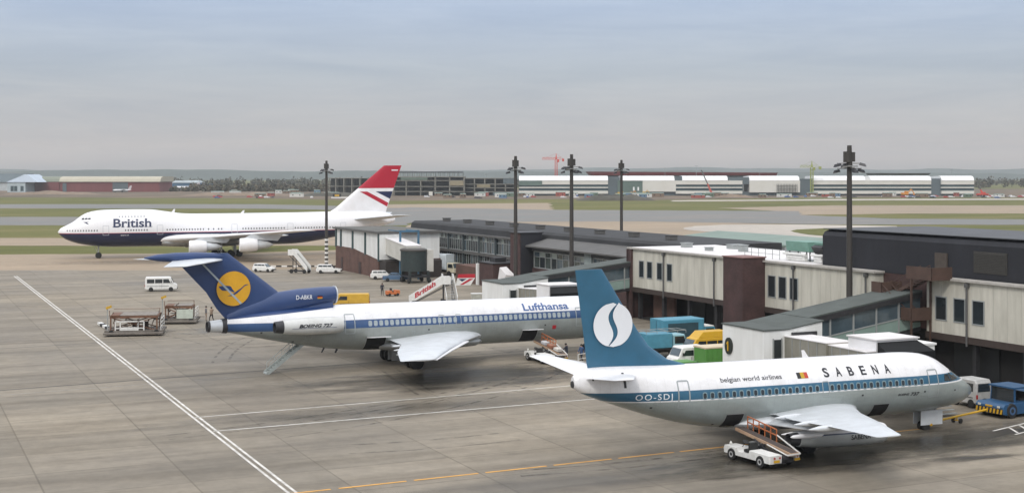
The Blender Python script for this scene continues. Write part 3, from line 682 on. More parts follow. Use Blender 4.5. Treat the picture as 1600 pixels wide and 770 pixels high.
P7.text('type_lettering', '737', 6.65, 2.86, .2, blk_ink, x1=5.9, bold=.03, shear=.3)
x = 14.45
fl = []
for c, n_ in (((.75, .07, .03), 'flag_stripe'), ((.8, .5, .02), 'flag_stripe'), ((.02, .02, .02), 'flag_stripe')):
    o = P7.rect(n_, x, x+.27, 4.36, 4.70, M('flag_%s' % ('red', 'yellow', 'black')[len(fl)], [q*.6 for q in c], .4, var=0)); fl.append(o); x += .27
P7.hatch('rear_cargo_hatch', 19.2, 20.4, 1.55, 2.45); P7.hatch('front_cargo_hatch', 8.2, 9.4, 1.55, 2.4)
# cockpit glazing on both sides
for sd_ in (1, -1):
    P7.decal('cockpit_window', [([(2.2, 3.62), (2.95, 3.58), (3.15, 4.02), (2.62, 4.18)], [(0, 1, 2, 3)]), ([(3.03, 3.58), (3.7, 3.62), (3.62, 4.02), (3.23, 4.02)], [(0, 1, 2, 3)]), ([(1.7, 3.72), (2.12, 3.64), (2.52, 4.2), (2.3, 4.25)], [(0, 1, 2, 3)])], glass_dk, side=sd_, cut=False, off=.03)
m = P7.mb(); m.hexa([(13.2, -.03, 5.3), (13.7, -.03, 5.3), (13.7, .03, 5.3), (13.2, .03, 5.3)], [(13.6, -.01, 5.85), (13.8, -.01, 5.85), (13.8, .01, 5.85), (13.6, .01, 5.85)]); m.build('aerial', white, P7.root)
m = P7.mb(); m.lathe([(0, .25), (.2, .28), (.45, .2), (.45, .02)], (29.55, 0, 4.55), 'x', 14); m.build('apu_exhaust', dk_metal, P7.root, smooth=True)
P7.rect('trim_marking', 27.0, 27.15, 4.35, 5.2, dk_metal); P7.rect('trim_marking', 28.9, 29.0, 4.8, 5.0, dk_metal)

# ---- middle airliner: trijet with T-tail and yellow disc
lh_blue = (.018, .055, .19)
lb = M('tail_deep_blue_paint', (.020, .050, .155), .35, var=.1, vs=.7, coat=.2); gold = M('tail_yellow_paint', (.68, .36, .02), .4, var=.08, vs=1.5)
mt727 = M_bands('trijet_livery', [(0, (.28, .305, .295)), (3.62, (.035, .085, .21)), (4.32, WHITE)], .3)
P8 = Plane('trijet_airliner', 'white trijet airliner with dark blue T-tail and yellow bird disc, parked in the middle', 'airliner', 11.614, 130.892, .488, 24.3, [
    (0, 2.72, .02, .02, .02), (.25, 2.74, .36, .40, .40), (.9, 2.84, .70, .78, .82), (1.8, 2.98, 1.05, 1.15, 1.22), (2.7, 3.12, 1.50, 1.38, 1.50), (3.4, 3.26, 1.80, 1.55, 1.66), (4.4, 3.40, 2.02, 1.76, 1.79), (6, 3.50, 2.06, 1.96, 1.87), (8, 3.53, 2.04, 2.02, 1.88),
    (26, 3.53, 2.04, 2.02, 1.88), (29, 3.56, 2.02, 1.95, 1.88), (32, 3.66, 1.92, 1.72, 1.80), (35, 3.86, 1.62, 1.36, 1.60), (37.5, 4.05, 1.22, 1.02, 1.2), (39.6, 4.18, .74, .68, .78), (40.3, 4.2, .58, .58, .62)], pitch=.010)
P8.fuselage(mt727)
m = P8.mb(); m.lathe([(0, .57), (.5, .54), (1.3, .46)], (40.3, 0, 4.15), 'x', 24); m.lathe([(1.3, .465), (1.5, .45), (1.5, .40), (.9, .36), (.85, .02)], (40.3, 0, 4.15), 'x', 24, 1); m.build('centre_exhaust', [lt_metal, dk_metal], P8.root, smooth=True)
m = P8.mb(); m.lathe([(-.1, .645), (.3, .60)], (40.3, 0, 4.17), 'x', 24); m.build('exhaust_ring', dk_metal, P8.root, smooth=True)
# fin, S-duct and intake
m = P8.mb()
fin_mesh(m, [(34.0, 5.0), (34.6, 5.9), (35.9, 7.0), (40.1, 10.22)], [(40.0, 4.45), (41.0, 5.6), (41.9, 7.0), (44.9, 10.15)], [1.0, .8, .62, .4])
fin8 = m.build('tail_fin', lb, P8.root, smooth=True)
m = P8.mb(); m.loft([[(x, w*math.cos(t), zc+h*math.sin(t)) for t in [2*math.pi*i/28 for i in range(28)]] for x, zc, w, h in ((30.6, 6.45, .72, .66), (30.9, 6.45, .80, .73), (32, 6.38, .84, .78), (34, 6.1, .80, .95), (36.2, 5.7, .62, 1.1), (38.5, 5.1, .42, .9), (40.2, 4.7, .3, .4))]); 
d8 = m.build('intake_duct', lb, P8.root, smooth=True)
m = P8.mb(); m.lathe([(-.04, .70), (-.08, .74), (.05, .80)], (30.65, 0, 6.45), 'x', 28); m.lathe([(-.03, .68), (.3, .60), (.32, .02)], (30.65, 0, 6.45), 'x', 24, 1); m.build('intake_lip', [lt_metal, dk_metal], d8, smooth=True)
m = P8.mb(); m.hexa([(30.9, -.75, 5.0), (30.9, .75, 5.0), (38, .5, 4.6), (38, -.5, 4.6)], [(31, -.5, 6.0), (31, .5, 6.0), (37.5, .35, 5.6), (37.5, -.35, 5.6)]); m.build('duct_fairing', lb, d8)
# blue sweep of the tail paint over the rear fuselage crown
sw = []
N = 24; vs = []; fs = []
for i in range(N+1):
    x = 31.0+(40.1-31.0)*i/N; zc, ru, rd, ry = sec(P8.st, x); top = zc+ru*.985; lo = 5.42+(4.72-5.42)*(i/N); lo = min(lo, top-.02)
    for k in range(6): vs.append((x, lo+(top-lo)*k/5))
for i in range(N):
    for k in range(5): a = i*6+k; fs.append((a, a+6, a+7, a+1))
for sd_ in (1, -1): P8.decal('tail_paint_sweep', [(vs, fs)], lb, side=sd_, cut=False, off=.015)
# bullet and T-tail
m = P8.mb(); m.lathe([(-.6, .02), (-.2, .2), (.6, .34), (2, .42), (3.8, .40), (5.2, .28), (6.3, .05)], (40.7, 0, 9.92), 'x', 16); m.build('tail_bullet', lb, fin8, smooth=True)
for sg in (1, -1):
    P8.wing('stabiliser', [(40.5, 4.2, sg*.1, 9.66, .09), (44.9, 1.8, sg*5.35, 9.52, .08), (45.4, 1.3, sg*5.45, 9.52, .04)], [lt_metal])
# yellow disc and crane in flight
def poly_disc(cx, cz, r, n=40): return ([(cx+r*math.cos(2*math.pi*i/n), cz+r*math.sin(2*math.pi*i/n)) for i in range(n)], [tuple(range(n))])
for sd_ in (1, -1):
    e_ = P8.decal('tail_disc', [poly_disc(39.68, 7.27, 1.44)], gold, parent=fin8, side=sd_, cut=False, yfun=lambda x, z: .37, off=0)
    cx, cz = 39.68, 7.27; sgx = -1 if sd_ > 0 else 1
    T = lambda u, v: (cx+sgx*u, cz+v)
    body = [T(-.55, -.62), (T(-.15, -.50)), T(.25, -.22), T(.62, .02), T(.92, .28), T(1.12, .33), T(1.30, .30), T(1.10, .25), T(.90, .16), T(.62, -.12), T(.30, -.40), T(-.05, -.60)]
    wing_ = [T(.10, -.28), T(-.05, -.30), T(-.42, -.14), T(-.70, -.16), T(-.98, -.12), T(-1.22, .10), T(-1.25, .22), T(-.75, .26), T(-.38, .24), T(-.22, .16), T(-.10, -.05)]
    P8.decal('crane_emblem', [(body, [tuple(range(len(body)))]), (wing_, [tuple(range(len(wing_)))])], lb, parent=fin8, side=sd_, cut=False, yfun=lambda x, z: .385, off=0)
    P8.decal('rudder_rod', [([(42.2, 9.35), (42.35, 9.3), (39.1, 5.95), (38.95, 6.03)], [(0, 1, 2, 3)])], M('worn_pale_strip', (.36, .42, .45), .5, var=.2), parent=fin8, side=sd_, cut=False, yfun=lambda x, z: .392, off=0)
dy = lambda x, z: .86
P8.text('registration', 'D-ABKR', 34.4, 6.22, .36, w_ink, x1=32.95, yfun=dy, bold=.01)
for k, c in enumerate(('black', 'red', 'yellow')): P8.rect('flag_stripe', 32.05, 32.5, 6.40-.09*k, 6.49-.09*k, MATS.get('flag_'+c), yfun=dy)
# side engines
for sg in (1, -1):
    m = P8.mb(); c = (31.0, sg*2.75, 4.15)
    m.lathe([(0, .50), (-.04, .56), (.3, .66), (1.2, .72), (3.2, .72), (4.6, .62), (5.2, .55)], c, 'x', 26, 0); m.lathe([(0.02, .49), (.6, .44), (.62, .02)], c, 'x', 22, 1)
    m.lathe([(5.15, .54), (5.9, .46), (5.9, .38), (5.3, .36), (5.28, .02)], c, 'x', 22, 2)
    e = m.build('side_engine', [M('pod_white', (.60, .61, .60), .35, var=.16, vs=.8), dk_metal, dk_metal], P8.root, smooth=True)
    m = P8.mb(); m.hexa([(31.6, sg*1.6, 4.0), (35.6, sg*1.4, 4.0), (35.6, sg*2.2, 4.05), (31.6, sg*2.2, 4.05)], [(31.9, sg*1.6, 4.3), (35.4, sg*1.4, 4.3), (35.4, sg*2.2, 4.3), (31.9, sg*2.2, 4.3)]); m.build('pylon', lt_metal, e)
pf = lambda x, z: 2.75+math.sqrt(max(0, .71**2-(z-4.15)**2))
P8.text('type_lettering', 'BOEING 727', 35.0, 4.10, .26, blk_ink, x1=32.0, yfun=pf, bold=.045, shear=.3)
P8.rect('pod_stripe', 31.7, 35.6, 4.02, 4.05, lb, yfun=pf, cut=True)
# wings
for sg in (1, -1):
    w_ = P8.wing('wing', [(16.6, 9.9, sg*1.2, 2.45, .11), (17.6, 8.6, sg*1.9, 2.5, .12), (21.0, 5.9, sg*6, 2.6, .115), (25.1, 4.5, sg*11.5, 2.75, .11), (28.5, 2.9, sg*16.3, 2.72, .10), (28.9, 2.4, sg*16.46, 2.72, .04)], [lt_metal])
    P8.wing('inboard_flap', [(25.0, 1.4, sg*2.3, 2.2, .1), (25.7, 1.3, sg*5.0, 2.35, .1)], [lt_metal], parent=w_)
    P8.wing('leading_edge_slat', [(20.55, .7, sg*6.0, 2.55, .22), (24.7, .6, sg*11.4, 2.62, .22), (28.15, .45, sg*16.0, 2.62, .2)], [white], parent=w_)
    for yy in (5.5, 8.6, 12): 
        m = P8.mb(); m.lathe([(0, .02), (.3, .12), (1.0, .17), (2.0, .1), (2.4, .02)], (23.2+.36*yy, sg*yy, 2.25+.03*yy), 'x', 10); m.build('flap_track_fairing', lt_metal, w_, smooth=True)
m = P8.mb(); m.loft([[(x, w*math.cos(t), 1.95+(h)*math.sin(t)) for t in [2*math.pi*i/20 for i in range(20)]] for x, w, h in ((16, .3, .1), (17.5, 1.78, .55), (20, 2.0, .68), (25, 2.0, .66), (26.3, 1.7, .45), (27.6, .4, .1))])
m.build('wing_root_fairing', grey_metal, P8.root, smooth=True)
P8.gear('nose_gear', 5.0, 0, 1.8, .40, .25, gap=.5, strut=.1)
P8.gear('main_gear', 24.3, 2.86, 2.4, .66, .44, gap=.95); P8.gear('main_gear', 24.3, -2.86, 2.4, .66, .44, gap=.95)
m = P8.mb(); m.box(23.4, 25.4, .4, .45, .5, 1.7); m.box(23.4, 25.4, -.45, -.4, .5, 1.7); m.build('gear_door', grey_metal, P8.root)
P8.windows([8.2+.508*i for i in range(22)]+[19.9+.508*i for i in range(17)], 4.03, .36, .48, M('window_surround_pale', (.36, .40, .43), .4, var=.15), pane_l)
P8.ring('passenger_door', 6.5, 7.4, 2.9, 4.65, .08, trim_g); P8.ring('galley_door', 29.4, 30.35, 3.2, 4.9, .08, trim_g)
P8.ring('overwing_exit', 20.95, 21.5, 3.45, 4.5, .06, trim_g); P8.ring('overwing_exit', 19.3, 19.85, 3.45, 4.5, .06, trim_g)
P8.text('airline_name', 'Lufthansa', 12.85, 4.55, .60, M('blue_lettering', (.06, .12, .29), .4, var=0), x1=8.05, bold=.025)
for (x0_, z0_, w_, h__) in ((9.0, 2.5, .5, .4), (15.8, 3.0, .35, .3), (23.8, 2.9, .3, .3), (33.2, 2.9, .6, .4), (35.8, 3.3, .4, .3)): P8.ring('access_panel', x0_, x0_+w_, z0_, z0_+h__, .025, trim_g, r=.04)
for (x0_, z0_) in ((34.6, 2.6), (22.4, 3.2), (10.6, 3.1), (37.4, 3.5)): P8.rect('static_port', x0_, x0_+.16, z0_, z0_+.12, dk_metal)
P8.rect('red_marking', 9.5, 9.9, 2.75, 3.1, red_p)
P8.hatch('rear_cargo_hatch', 26.5, 28.3, 1.62, 2.78, open_up=(.12, 1.15)); P8.hatch('front_cargo_hatch', 11.4, 13.0, 1.65, 2.75, open_up=(.12, 1.1))
for sd_ in (1, -1):
    P8.decal('cockpit_window', [([(2.2, 3.75), (2.95, 3.70), (3.15, 4.14), (2.62, 4.3)], [(0, 1, 2, 3)]), ([(3.03, 3.7), (3.7, 3.74), (3.62, 4.14), (3.23, 4.14)], [(0, 1, 2, 3)])], glass_dk, side=sd_, cut=False, off=.03)
# rear airstair
m = P8.mb(); z_ = P8.gz(37.4)
for sg in (-1, 1): m.bar((33.6, sg*.42, 2.35), (36.7, sg*.42, z_+.15), .06, .28)
for k in range(12):
    t = (k+.5)/12; x = 33.6+3.1*t; z = 2.35+(z_+.15-2.35)*t; m.box(x-.14, x+.14, -.4, .4, z-.02, z+.02)
for sg in (-1, 1):
    m.bar((33.9, sg*.44, 2.9), (36.5, sg*.44, z_+1.0), .04); 
    for k in range(5): t = k/4; x = 33.9+2.6*t; z = 2.2+(z_+.2-2.2)*t; m.bar((x, sg*.44, z), (x, sg*.44, z+.85), .035)
m.tube((36.7, -.4, z_+.12), (36.7, .4, z_+.12), .12, .12, 10)
m.build('airstair', M('airstair_metal', (.40, .44, .43), .5, metal=.2, var=.2), P8.root)
m = P8.mb(); m.tube((31.6, .3, 2.05), (31.9, .35, 1.55), .08, .06, 8); m.tube((30.4, .2, 1.85), (30.6, .2, 1.45), .1, .08, 8); m.build('drain_mast', dk_metal, P8.root)

# ---- far airliner: jumbo jet taxiing to the left, its left side seen
mt747 = M_bands('jumbo_livery', [(0, (.30, .32, .33)), (2.55, (.010, .018, .06)), (5.18, (.55, .06, .08)), (5.24, WHITE)], .3, dirt=.06)
P4 = Plane('jumbo_jet', 'white jumbo jet with dark blue belly and red topped tail, taxiing behind the pier', 'airliner', -91.107, 269.617, 3.418, 33.4, [
    (0, 5.55, .02, .02, .02), (.5, 5.50, .75, .68, .68), (1.5, 5.42, 1.35, 1.35, 1.30), (3, 5.45, 2.15, 2.0, 1.95), (4.2, 5.5, 3.05, 2.4, 2.35), (5.6, 5.55, 3.78, 2.72, 2.7), (8, 5.6, 4.22, 3.05, 3.02), (11, 5.6, 4.32, 3.22, 3.2), (18, 5.6, 4.28, 3.25, 3.25), (20.5, 5.6, 3.95, 3.25, 3.25), (24, 5.6, 3.45, 3.25, 3.25), (27, 5.6, 3.33, 3.25, 3.25),
    (46, 5.6, 3.33, 3.25, 3.25), (52, 5.75, 3.25, 2.75, 3.05), (57, 6.05, 3.0, 2.1, 2.6), (62, 6.5, 2.6, 1.5, 1.95), (66, 6.9, 1.95, .95, 1.15), (68.0, 7.1, 1.1, .55, .55), (68.6, 7.15, .5, .3, .3)], pitch=.004, side=-1)
P4.fuselage(mt747, n=44)
m = P4.mb(); fin_mesh(m, [(54.0, 8.6), (55.8, 9.7), (66.3, 18.75)], [(66.6, 8.6), (66.9, 9.7), (70.1, 18.75)], [.9, .8, .35])
fin4 = m.build('tail_fin', white, P4.root, smooth=True)
lx = lambda z: 55.8+(z-9.7)*(66.3-55.8)/(18.75-9.7); tx = lambda z: 66.9+(z-9.7)*(70.1-66.9)/(18.75-9.7)
def fy(x, z):
    c = tx(z)-lx(z); u = min(1, max(0, (x-lx(z))/c)); t = .8+(z-9.7)/(9.05)*(.35-.8)
    pr = [(0, 0), (.03, .5), (.12, .85), (.3, 1), (.6, .75), (1, .08)]
    for (a, p), (b_, q) in zip(pr, pr[1:]):
        if u <= b_: return (p+(q-p)*(u-a)/(b_-a))*t/2
    return 0
def fin_patch(name, pts, mat, sd_, off=.02):
    P4.decal(name, [(pts, [tuple(range(len(pts)))])], mat, parent=fin4, side=sd_, yfun=fy, off=off)
tn = M('tail_navy', NAVY, .4, var=0); tr = M('tail_red', (.42, .012, .035), .4, var=.05)
for sd_ in (1, -1):
    vs = []; fs = []; N = 8; K = 12
    for i in range(N+1):
        z = 13.9+(18.74-13.9)*i/N
        for k in range(K+1): vs.append((lx(z)+(tx(z)-lx(z))*(k/K)**1.4, z))
    for i in range(N):
        for k in range(K): a = i*(K+1)+k; fs.append((a, a+1, a+K+2, a+K+1))
    P4.decal('red_tail_panel', [(vs, fs)], tr, parent=fin4, side=sd_, cut=False, yfun=fy, off=.02)
    fin_patch('navy_tail_wedge', [(64.4, 13.2), (tx(13.2)-.02, 13.2), (tx(11.6)-.02, 11.6)], tn, sd_)
    fin_patch('red_tail_bar', [(61.0, 13.2), (62.6, 13.2), (tx(10.6)-.02, 10.75), (tx(9.75)-.02, 9.95)], tr, sd_)
    P4.text('fin_number', 'G-AWNE', 68.9 if sd_ > 0 else 67.6, 17.55, .3, w_ink, side=sd_, yfun=fy, off=.035) if False else None
    fin_patch('fin_lettering_strip', [(67.9, 17.6), (69.3, 17.6), (69.3, 17.85), (67.9, 17.85)], w_ink, sd_, .035)
for sg in (1, -1):
    P4.wing('stabiliser', [(58.8, 7.6, sg*1.3, 7.3, .09), (66.9, 3.2, sg*10.9, 8.4, .08), (67.6, 2.2, sg*11.08, 8.42, .04)], [lt_metal])
    w_ = P4.wing('wing', [(18.5, 17.5, sg*1.8, 3.75, .12), (21, 15.0, sg*3.3, 3.9, .13), (29.3, 9.7, sg*11.8, 4.6, .11), (37.0, 6.6, sg*21, 5.5, .10), (43.8, 4.2, sg*29.6, 6.3, .09), (44.6, 3.2, sg*29.82, 6.32, .04)], [white])
    for k, yy in enumerate((5.5, 9.0, 14, 17.5)):
        m = P4.mb(); m.lathe([(0, .02), (.6, .25), (2, .34), (4.0, .2), (4.8, .02)], (33.6+.32*yy, sg*yy, 3.45+.085*yy), 'x', 10); m.build('flap_track_fairing', lt_metal, w_, smooth=True)
    for (xi, yy, zz, zt) in ((25.2, 11.8, 2.65, 4.5), (34.3, 21.0, 3.35, 5.4)):
        m = P4.mb(); c = (xi, sg*yy, zz)
        m.lathe([(0, 1.17), (-.05, 1.24), (.3, 1.33), (1.5, 1.38), (2.7, 1.25), (3.3, 1.12)], c, 'x', 28, 0); m.lathe([(.02, 1.15), (.9, 1.08), (.95, .02)], c, 'x', 24, 1)
        m.lathe([(3.2, .9), (4.2, .78), (5.3, .62), (5.9, .34), (6.4, .05)], c, 'x', 22, 2)
        e = m.build('engine', [white, dk_metal, lt_metal], P4.root, smooth=True)
        m = P4.mb(); m.hexa([(xi+.6, sg*(yy-.12), zz+1.2), (xi+.6, sg*(yy+.12), zz+1.2), (xi+7.2, sg*(yy+.2), zz+.7), (xi+7.2, sg*(yy-.2), zz+.7)], [(xi+2.2, sg*(yy-.12), zt), (xi+2.2, sg*(yy+.12), zt), (xi+8.2, sg*(yy+.15), zt-.1), (xi+8.2, sg*(yy-.15), zt-.1)]); m.build('pylon', lt_metal, e)
P4.gear('nose_gear', 7.8, 0, 3.2, .62, .45, gap=.9, strut=.16)
for xm_, yy in ((31.8, 5.5), (31.8, -5.5), (34.9, 1.9), (34.9, -1.9)): P4.gear('main_gear', xm_, yy, 3.6, .62, .46, pairs=((-.75, 1), (.75, 1)), gap=1.1, strut=.2)
m = P4.mb(); m.loft([[(x, w*math.cos(t), 3.2+(h)*math.sin(t)) for t in [2*math.pi*i/20 for i in range(20)]] for x, w, h in ((18.5, .4, .2), (21, 3.0, .9), (25, 3.5, 1.1), (33, 3.5, 1.1), (37, 2.8, .8), (39.5, .5, .2))]); m.build('wing_root_fairing', grey_metal, P4.root, smooth=True)
xs_ = [1.9+.52*i for i in range(12)]+[13.1+.52*i for i in range(9)]+[21.2+.55*i for i in range(14)]+[29.4, 30.4, 31.4, 32.0]+[36.3+.56*i for i in range(16)]+[47.0+.56*i for i in range(16)]
P4.windows(xs_, 5.83, .30, .42, M('window_surround_white', (.6, .6, .62), .4, var=0), pane_m)
P4.windows([11.9+.6*i for i in range(9)], 8.55, .28, .3, MATS['window_surround_white'], M('window_pane_mid', (.2, .22, .25), .2, var=0))
for x0_ in (8.7, 19.2, 34.0, 45.4, 56.5): P4.ring('cabin_door', x0_, x0_+1.2, 4.85, 6.8, .08, M('door_trim', (.5, .52, .55), .4, var=0))
P4.text('airline_name', 'British', 10.75, 6.45, 1.68, tn, x1=18.3, bold=.02, serif=True)
P4.text('small_lettering', 'BOEING 747', 12.2, 4.72, .2, w_ink, bold=.02)
P4.decal('speed_mark', [([(4.9, 7.55), (6.2, 7.6), (5.7, 7.4), (6.1, 7.05), (5.6, 7.15)], [(0, 1, 2, 3, 4)])], tn, off=.02)
for sd_ in (-1, 1):
    for k in range(3): P4.decal('cockpit_window', [([(4.55+.62*k, 8.0+.02*k), (5.1+.62*k, 8.02+.02*k), (5.15+.62*k, 8.36), (4.75+.6*k, 8.34)], [(0, 1, 2, 3)])], glass_dk, side=sd_, cut=False, off=.04)
m = P4.mb(); m.hexa([(22.0, -.04, 9.1), (22.7, -.04, 9.1), (22.7, .04, 9.1), (22.0, .04, 9.1)], [(22.6, -.02, 9.9), (22.9, -.02, 9.9), (22.9, .02, 9.9), (22.6, .02, 9.9)]); m.build('aerial', white, P4.root)
m = P4.mb(); m.hexa([(36.0, -.04, 8.85), (36.7, -.04, 8.85), (36.7, .04, 8.85), (36.0, .04, 8.85)], [(36.6, -.02, 9.5), (36.9, -.02, 9.5), (36.9, .02, 9.5), (36.6, .02, 9.5)]); m.build('aerial', white, P4.root)

# ------------------------------------------------------------------ terminal: white panelled block
def win(mb_parent, fr, a, b0, b1, z0, z1, name='window', pane=glass_dk, fm=frame_gy, fw=.09, dep=.06, mull=0):
    """a framed window on a facade facing -a"""
    m = MB(fr); m.box(a-dep, a+.05, b0, b1, z0, z0+fw); m.box(a-dep, a+.05, b0, b1, z1-fw, z1); m.box(a-dep, a+.05, b0, b0+fw, z0+fw, z1-fw); m.box(a-dep, a+.05, b1-fw, b1, z0+fw, z1-fw)
    for k in range(1, mull+1): x = b0+(b1-b0)*k/(mull+1); m.box(a-dep, a+.04, x-.03, x+.03, z0+fw, z1-fw)
    w = m.build(name, fm, mb_parent)
    m = MB(fr); m.poly([(a-.025, b0+fw, z0+fw), (a-.025, b1-fw, z0+fw), (a-.025, b1-fw, z1-fw), (a-.025, b0+fw, z1-fw)]); m.build('pane', pane, w)
    return w
T1, F1 = bthing('terminal_building', 'long white panelled terminal block with purple brick tower and dark open ground floor', 'building', 79.6, -137.8)
m = MB(F1); m.box(79.6, 91.4, -137.8, -94.6, 3.75, 8.18); m.build('upper_storey', concrete_panel, T1)
m = MB(F1); m.box(79.6, 91.4, -88.0, -50, 3.75, 8.18); m.build('upper_storey', concrete_panel, T1)
m = MB(F1); m.box(80.6, 91.3, -94.6, -88.0, 3.75, 8.17); m.build('brick_stair_recess', brick_dk, T1)
m = MB(F1); m.box(79.3, 91.6, -138.1, -103.5, 8.183, 8.36); m.box(79.3, 80.5, -103.5, -94.3, 8.183, 8.36); m.box(79.3, 80.5, -88.3, -50, 8.183, 8.36); m.build('parapet', M('parapet_trim', (.42, .40, .37), .7, var=.2), T1)
m = MB(F1); m.box(79.75, 91.3, -137.6, -103.6, 8.363, 8.40); m.build('flat_roof', roof_wh, T1)
m = MB(F1); m.box(79.35, 79.6, -138.2, -137.2, 0, 8.2); m.box(79.35, 91.4, -138.3, -137.8, 0, 8.17); m.build('brown_end_wall', brick_dk, T1)
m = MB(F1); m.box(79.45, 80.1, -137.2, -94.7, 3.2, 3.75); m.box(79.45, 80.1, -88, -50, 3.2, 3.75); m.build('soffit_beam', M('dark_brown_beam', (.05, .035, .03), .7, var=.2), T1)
m = MB(F1); m.box(82.6, 82.9, -137.6, -114.5, 0, 3.7); m.box(82.6, 82.9, -114.5, -97, 0, 3.7); m.box(80.9, 81.2, -97, -50, 0, 3.7); m.build('recessed_ground_wall', M('shade_black_wall', (.010, .009, .009), .9, var=.3), T1)  # near-black wall colour stands in for the shade below the upper storey
m = MB(F1); m.box(79.9, 82.6, -137.6, -50, .09, .10); m.build('dark_floor', M('shade_dark_floor', (.05, .048, .045), .6, var=.3), T1)  # dark sheet paints the undercroft's shade on to the floor
m = MB(F1); m.box(81.2, 81.5, -135.2, -130.6, 0, 3.2); m.build('brick_bay_wall', brick_rd, T1)
for k in range(16): 
    b_ = -136.4+k*5.35
    if b_ > -52: break
    m = MB(F1); m.box(79.95, 80.35, b_-.2, b_+.2, 0, 3.2); m.build('column', dk_metal, T1)
for k, (b0, b1) in enumerate(((-129.5, -126.3), (-124.5, -121.0), (-109, -105), (-101, -97), (-86, -81), (-78, -74), (-71, -66))):
    m = MB(F1); a_ = 82.45 if b1 < -97 else 80.75; m.box(a_, a_+.15, b0, b1, .1, 2.9); m.build('service_door', M('shade_black_door', (.014, .015, .017), .5, var=.2), T1)  # door colour blackened to carry the undercroft shade too
# brick tower standing proud of the panels
m = MB(F1); m.box(76.9, 79.6, -114.4, -111.0, 0, 8.62); t_ = m.build('brick_tower', brick_dk, T1)
m = MB(F1); m.box(76.8, 79.7, -114.5, -110.9, 8.62, 8.72); m.build('coping', M('tower_coping', (.22, .12, .11), .7, var=.2), t_)
for b0, b1 in ((-135.75, -134.6), (-133.95, -132.75), (-131.75, -130.55), (-129.6, -128.45)): win(T1, F1, 79.6, b0, b1, 4.95, 6.95)
for b0, b1 in ((-112.2+1.7, -109.2), (-108.75, -107.45), (-106.95, -105.6)): win(T1, F1, 79.6, b0, b1, 4.75, 6.95)
for b0, b1 in ((-86.95, -85.6), (-84.85, -83.5), (-82.75, -81.4), (-74.8, -73.4), (-72.6, -71.2)): win(T1, F1, 79.6, b0, b1, 4.8, 6.8, fm=frame_gy)
win(T1, F1, 79.6, -116.9, -115.6, 4.3, 7.6, mull=0)
for b_ in (-130.1, -119.9, -106.4+.2, -95.6, -83.2, -70.3): 
    m = MB(F1); m.tube((79.42, b_, 3.0), (79.42, b_, 8.1), .09, .09, 8); m.box(79.28, 79.6, b_-.16, b_+.16, 7.75, 8.1); m.build('drain_pipe', M('drain_pipe_grey', (.10, .10, .10), .6, var=.2), T1)
for k, (a, b_, w_, h__) in enumerate(((85, -134, .5, .5), (88.5, -129, .8, .45), (86, -124, .4, .7), (89, -119, .6, .5), (83.5, -127, .35, .35))):
    m = MB(F1); m.box(a-w_, a+w_, b_-w_, b_+w_, 8.40, 8.4+h__); m.box(a-w_-.08, a+w_+.08, b_-w_-.08, b_+w_+.08, 8.4+h__, 8.46+h__); m.build('roof_vent', frame_gy, T1)
# panel joints as thin recess strips
m = MB(F1)
for k in range(60):
    b_ = -137+k*1.45
    if b_ > -51: break
    if -95.5 < b_ < -87.5 or -114.6 < b_ < -110.8: continue
    m.box(79.585, 79.6, b_-.012, b_+.012, 3.8, 8.1)
m.build('panel_joint', M('joint_line', (.42, .41, .37), .9, var=0), T1)
tag(T1.children[-1], kind='stuff')
# dark clad plant storey
m = MB(F1)
prof = [(80.7, 8.2), (80.7, 11.15), (80.95, 11.5), (81.5, 11.7), (93, 11.75), (93, 8.2)]
m.hexa([(a, -103.3, z) for a, z in prof], [(a, -50, z) for a, z in prof]); m.build('dark_plant_storey', clad_dk, T1, smooth=False)
m = MB(F1); m.box(80.9, 93.2, -103.45, -50, 11.753, 11.82); m.build('plant_roof', M('weathered_dark_roof', (.085, .09, .10), .8, var=.25, vs=.3), T1)
m = MB(F1); m.box(80.55, 80.7, -88.1, -86.7, 8.35, 10.3); m.build('roof_door', M('dull_brown_door', (.075, .06, .05), .7, var=.2), T1)
m = MB(F1)
for k in range(12): m.box(80.6, 80.7, -83.6, -80.2, 9.0+k*.13, 9.08+k*.13)
m.box(80.64, 80.7, -83.7, -80.1, 8.9, 10.65); m.build('louvre', M('louvre_dark', (.05, .047, .042), .7, var=.2), T1)
# brown fire escape in the recess
m = MB(F1)
def flight(m, b0, z0, b1, z1, a0=78.5, a1=79.5):
    n = 9
    for k in range(n):
        t = (k+.5)/n; b = b0+(b1-b0)*t; z = z0+(z1-z0)*t; m.box(a0, a1, b-.17, b+.17, z-.03, z+.03)
    for a in (a0, a1):
        m.bar((a, b0, z0-.05), (a, b1, z1-.05), .06, .28); m.bar((a, b0, z0+1.0), (a, b1, z1+1.0), .05)
        m.bar((a, b0, z0+.5), (a, b1, z1+.5), .04)
        for k in range(5): t = k/4; m.bar((a, b0+(b1-b0)*t, z0+(z1-z0)*t), (a, b0+(b1-b0)*t, z0+(z1-z0)*t+1), .04)
flight(m, -91.4, 2.9, -88.2, 4.8); flight(m, -88.2, 4.8, -91.4, 6.7, 77.4, 78.4); flight(m, -91.0, 6.7, -87.5, 8.3)
for z, b0, b1 in ((4.8, -88.6, -87.3), (6.7, -92.3, -91.0), (8.3, -87.9, -84.9), (2.9, -92.3, -91.2)):
    m.box(77.3, 79.5, b0, b1, z-.06, z); m.box(77.3, 77.36, b0, b1, z, z+1.0); m.box(77.3, 79.5, b1-.05, b1, z, z+1.0)
for a in (77.4, 79.45):
    for b_ in (-92.2, -87.4): m.box(a-.07, a+.07, b_-.07, b_+.07, 0, 8.3 if b_ > -90 else 7.7)
m.build('fire_escape', brown_st, T1)
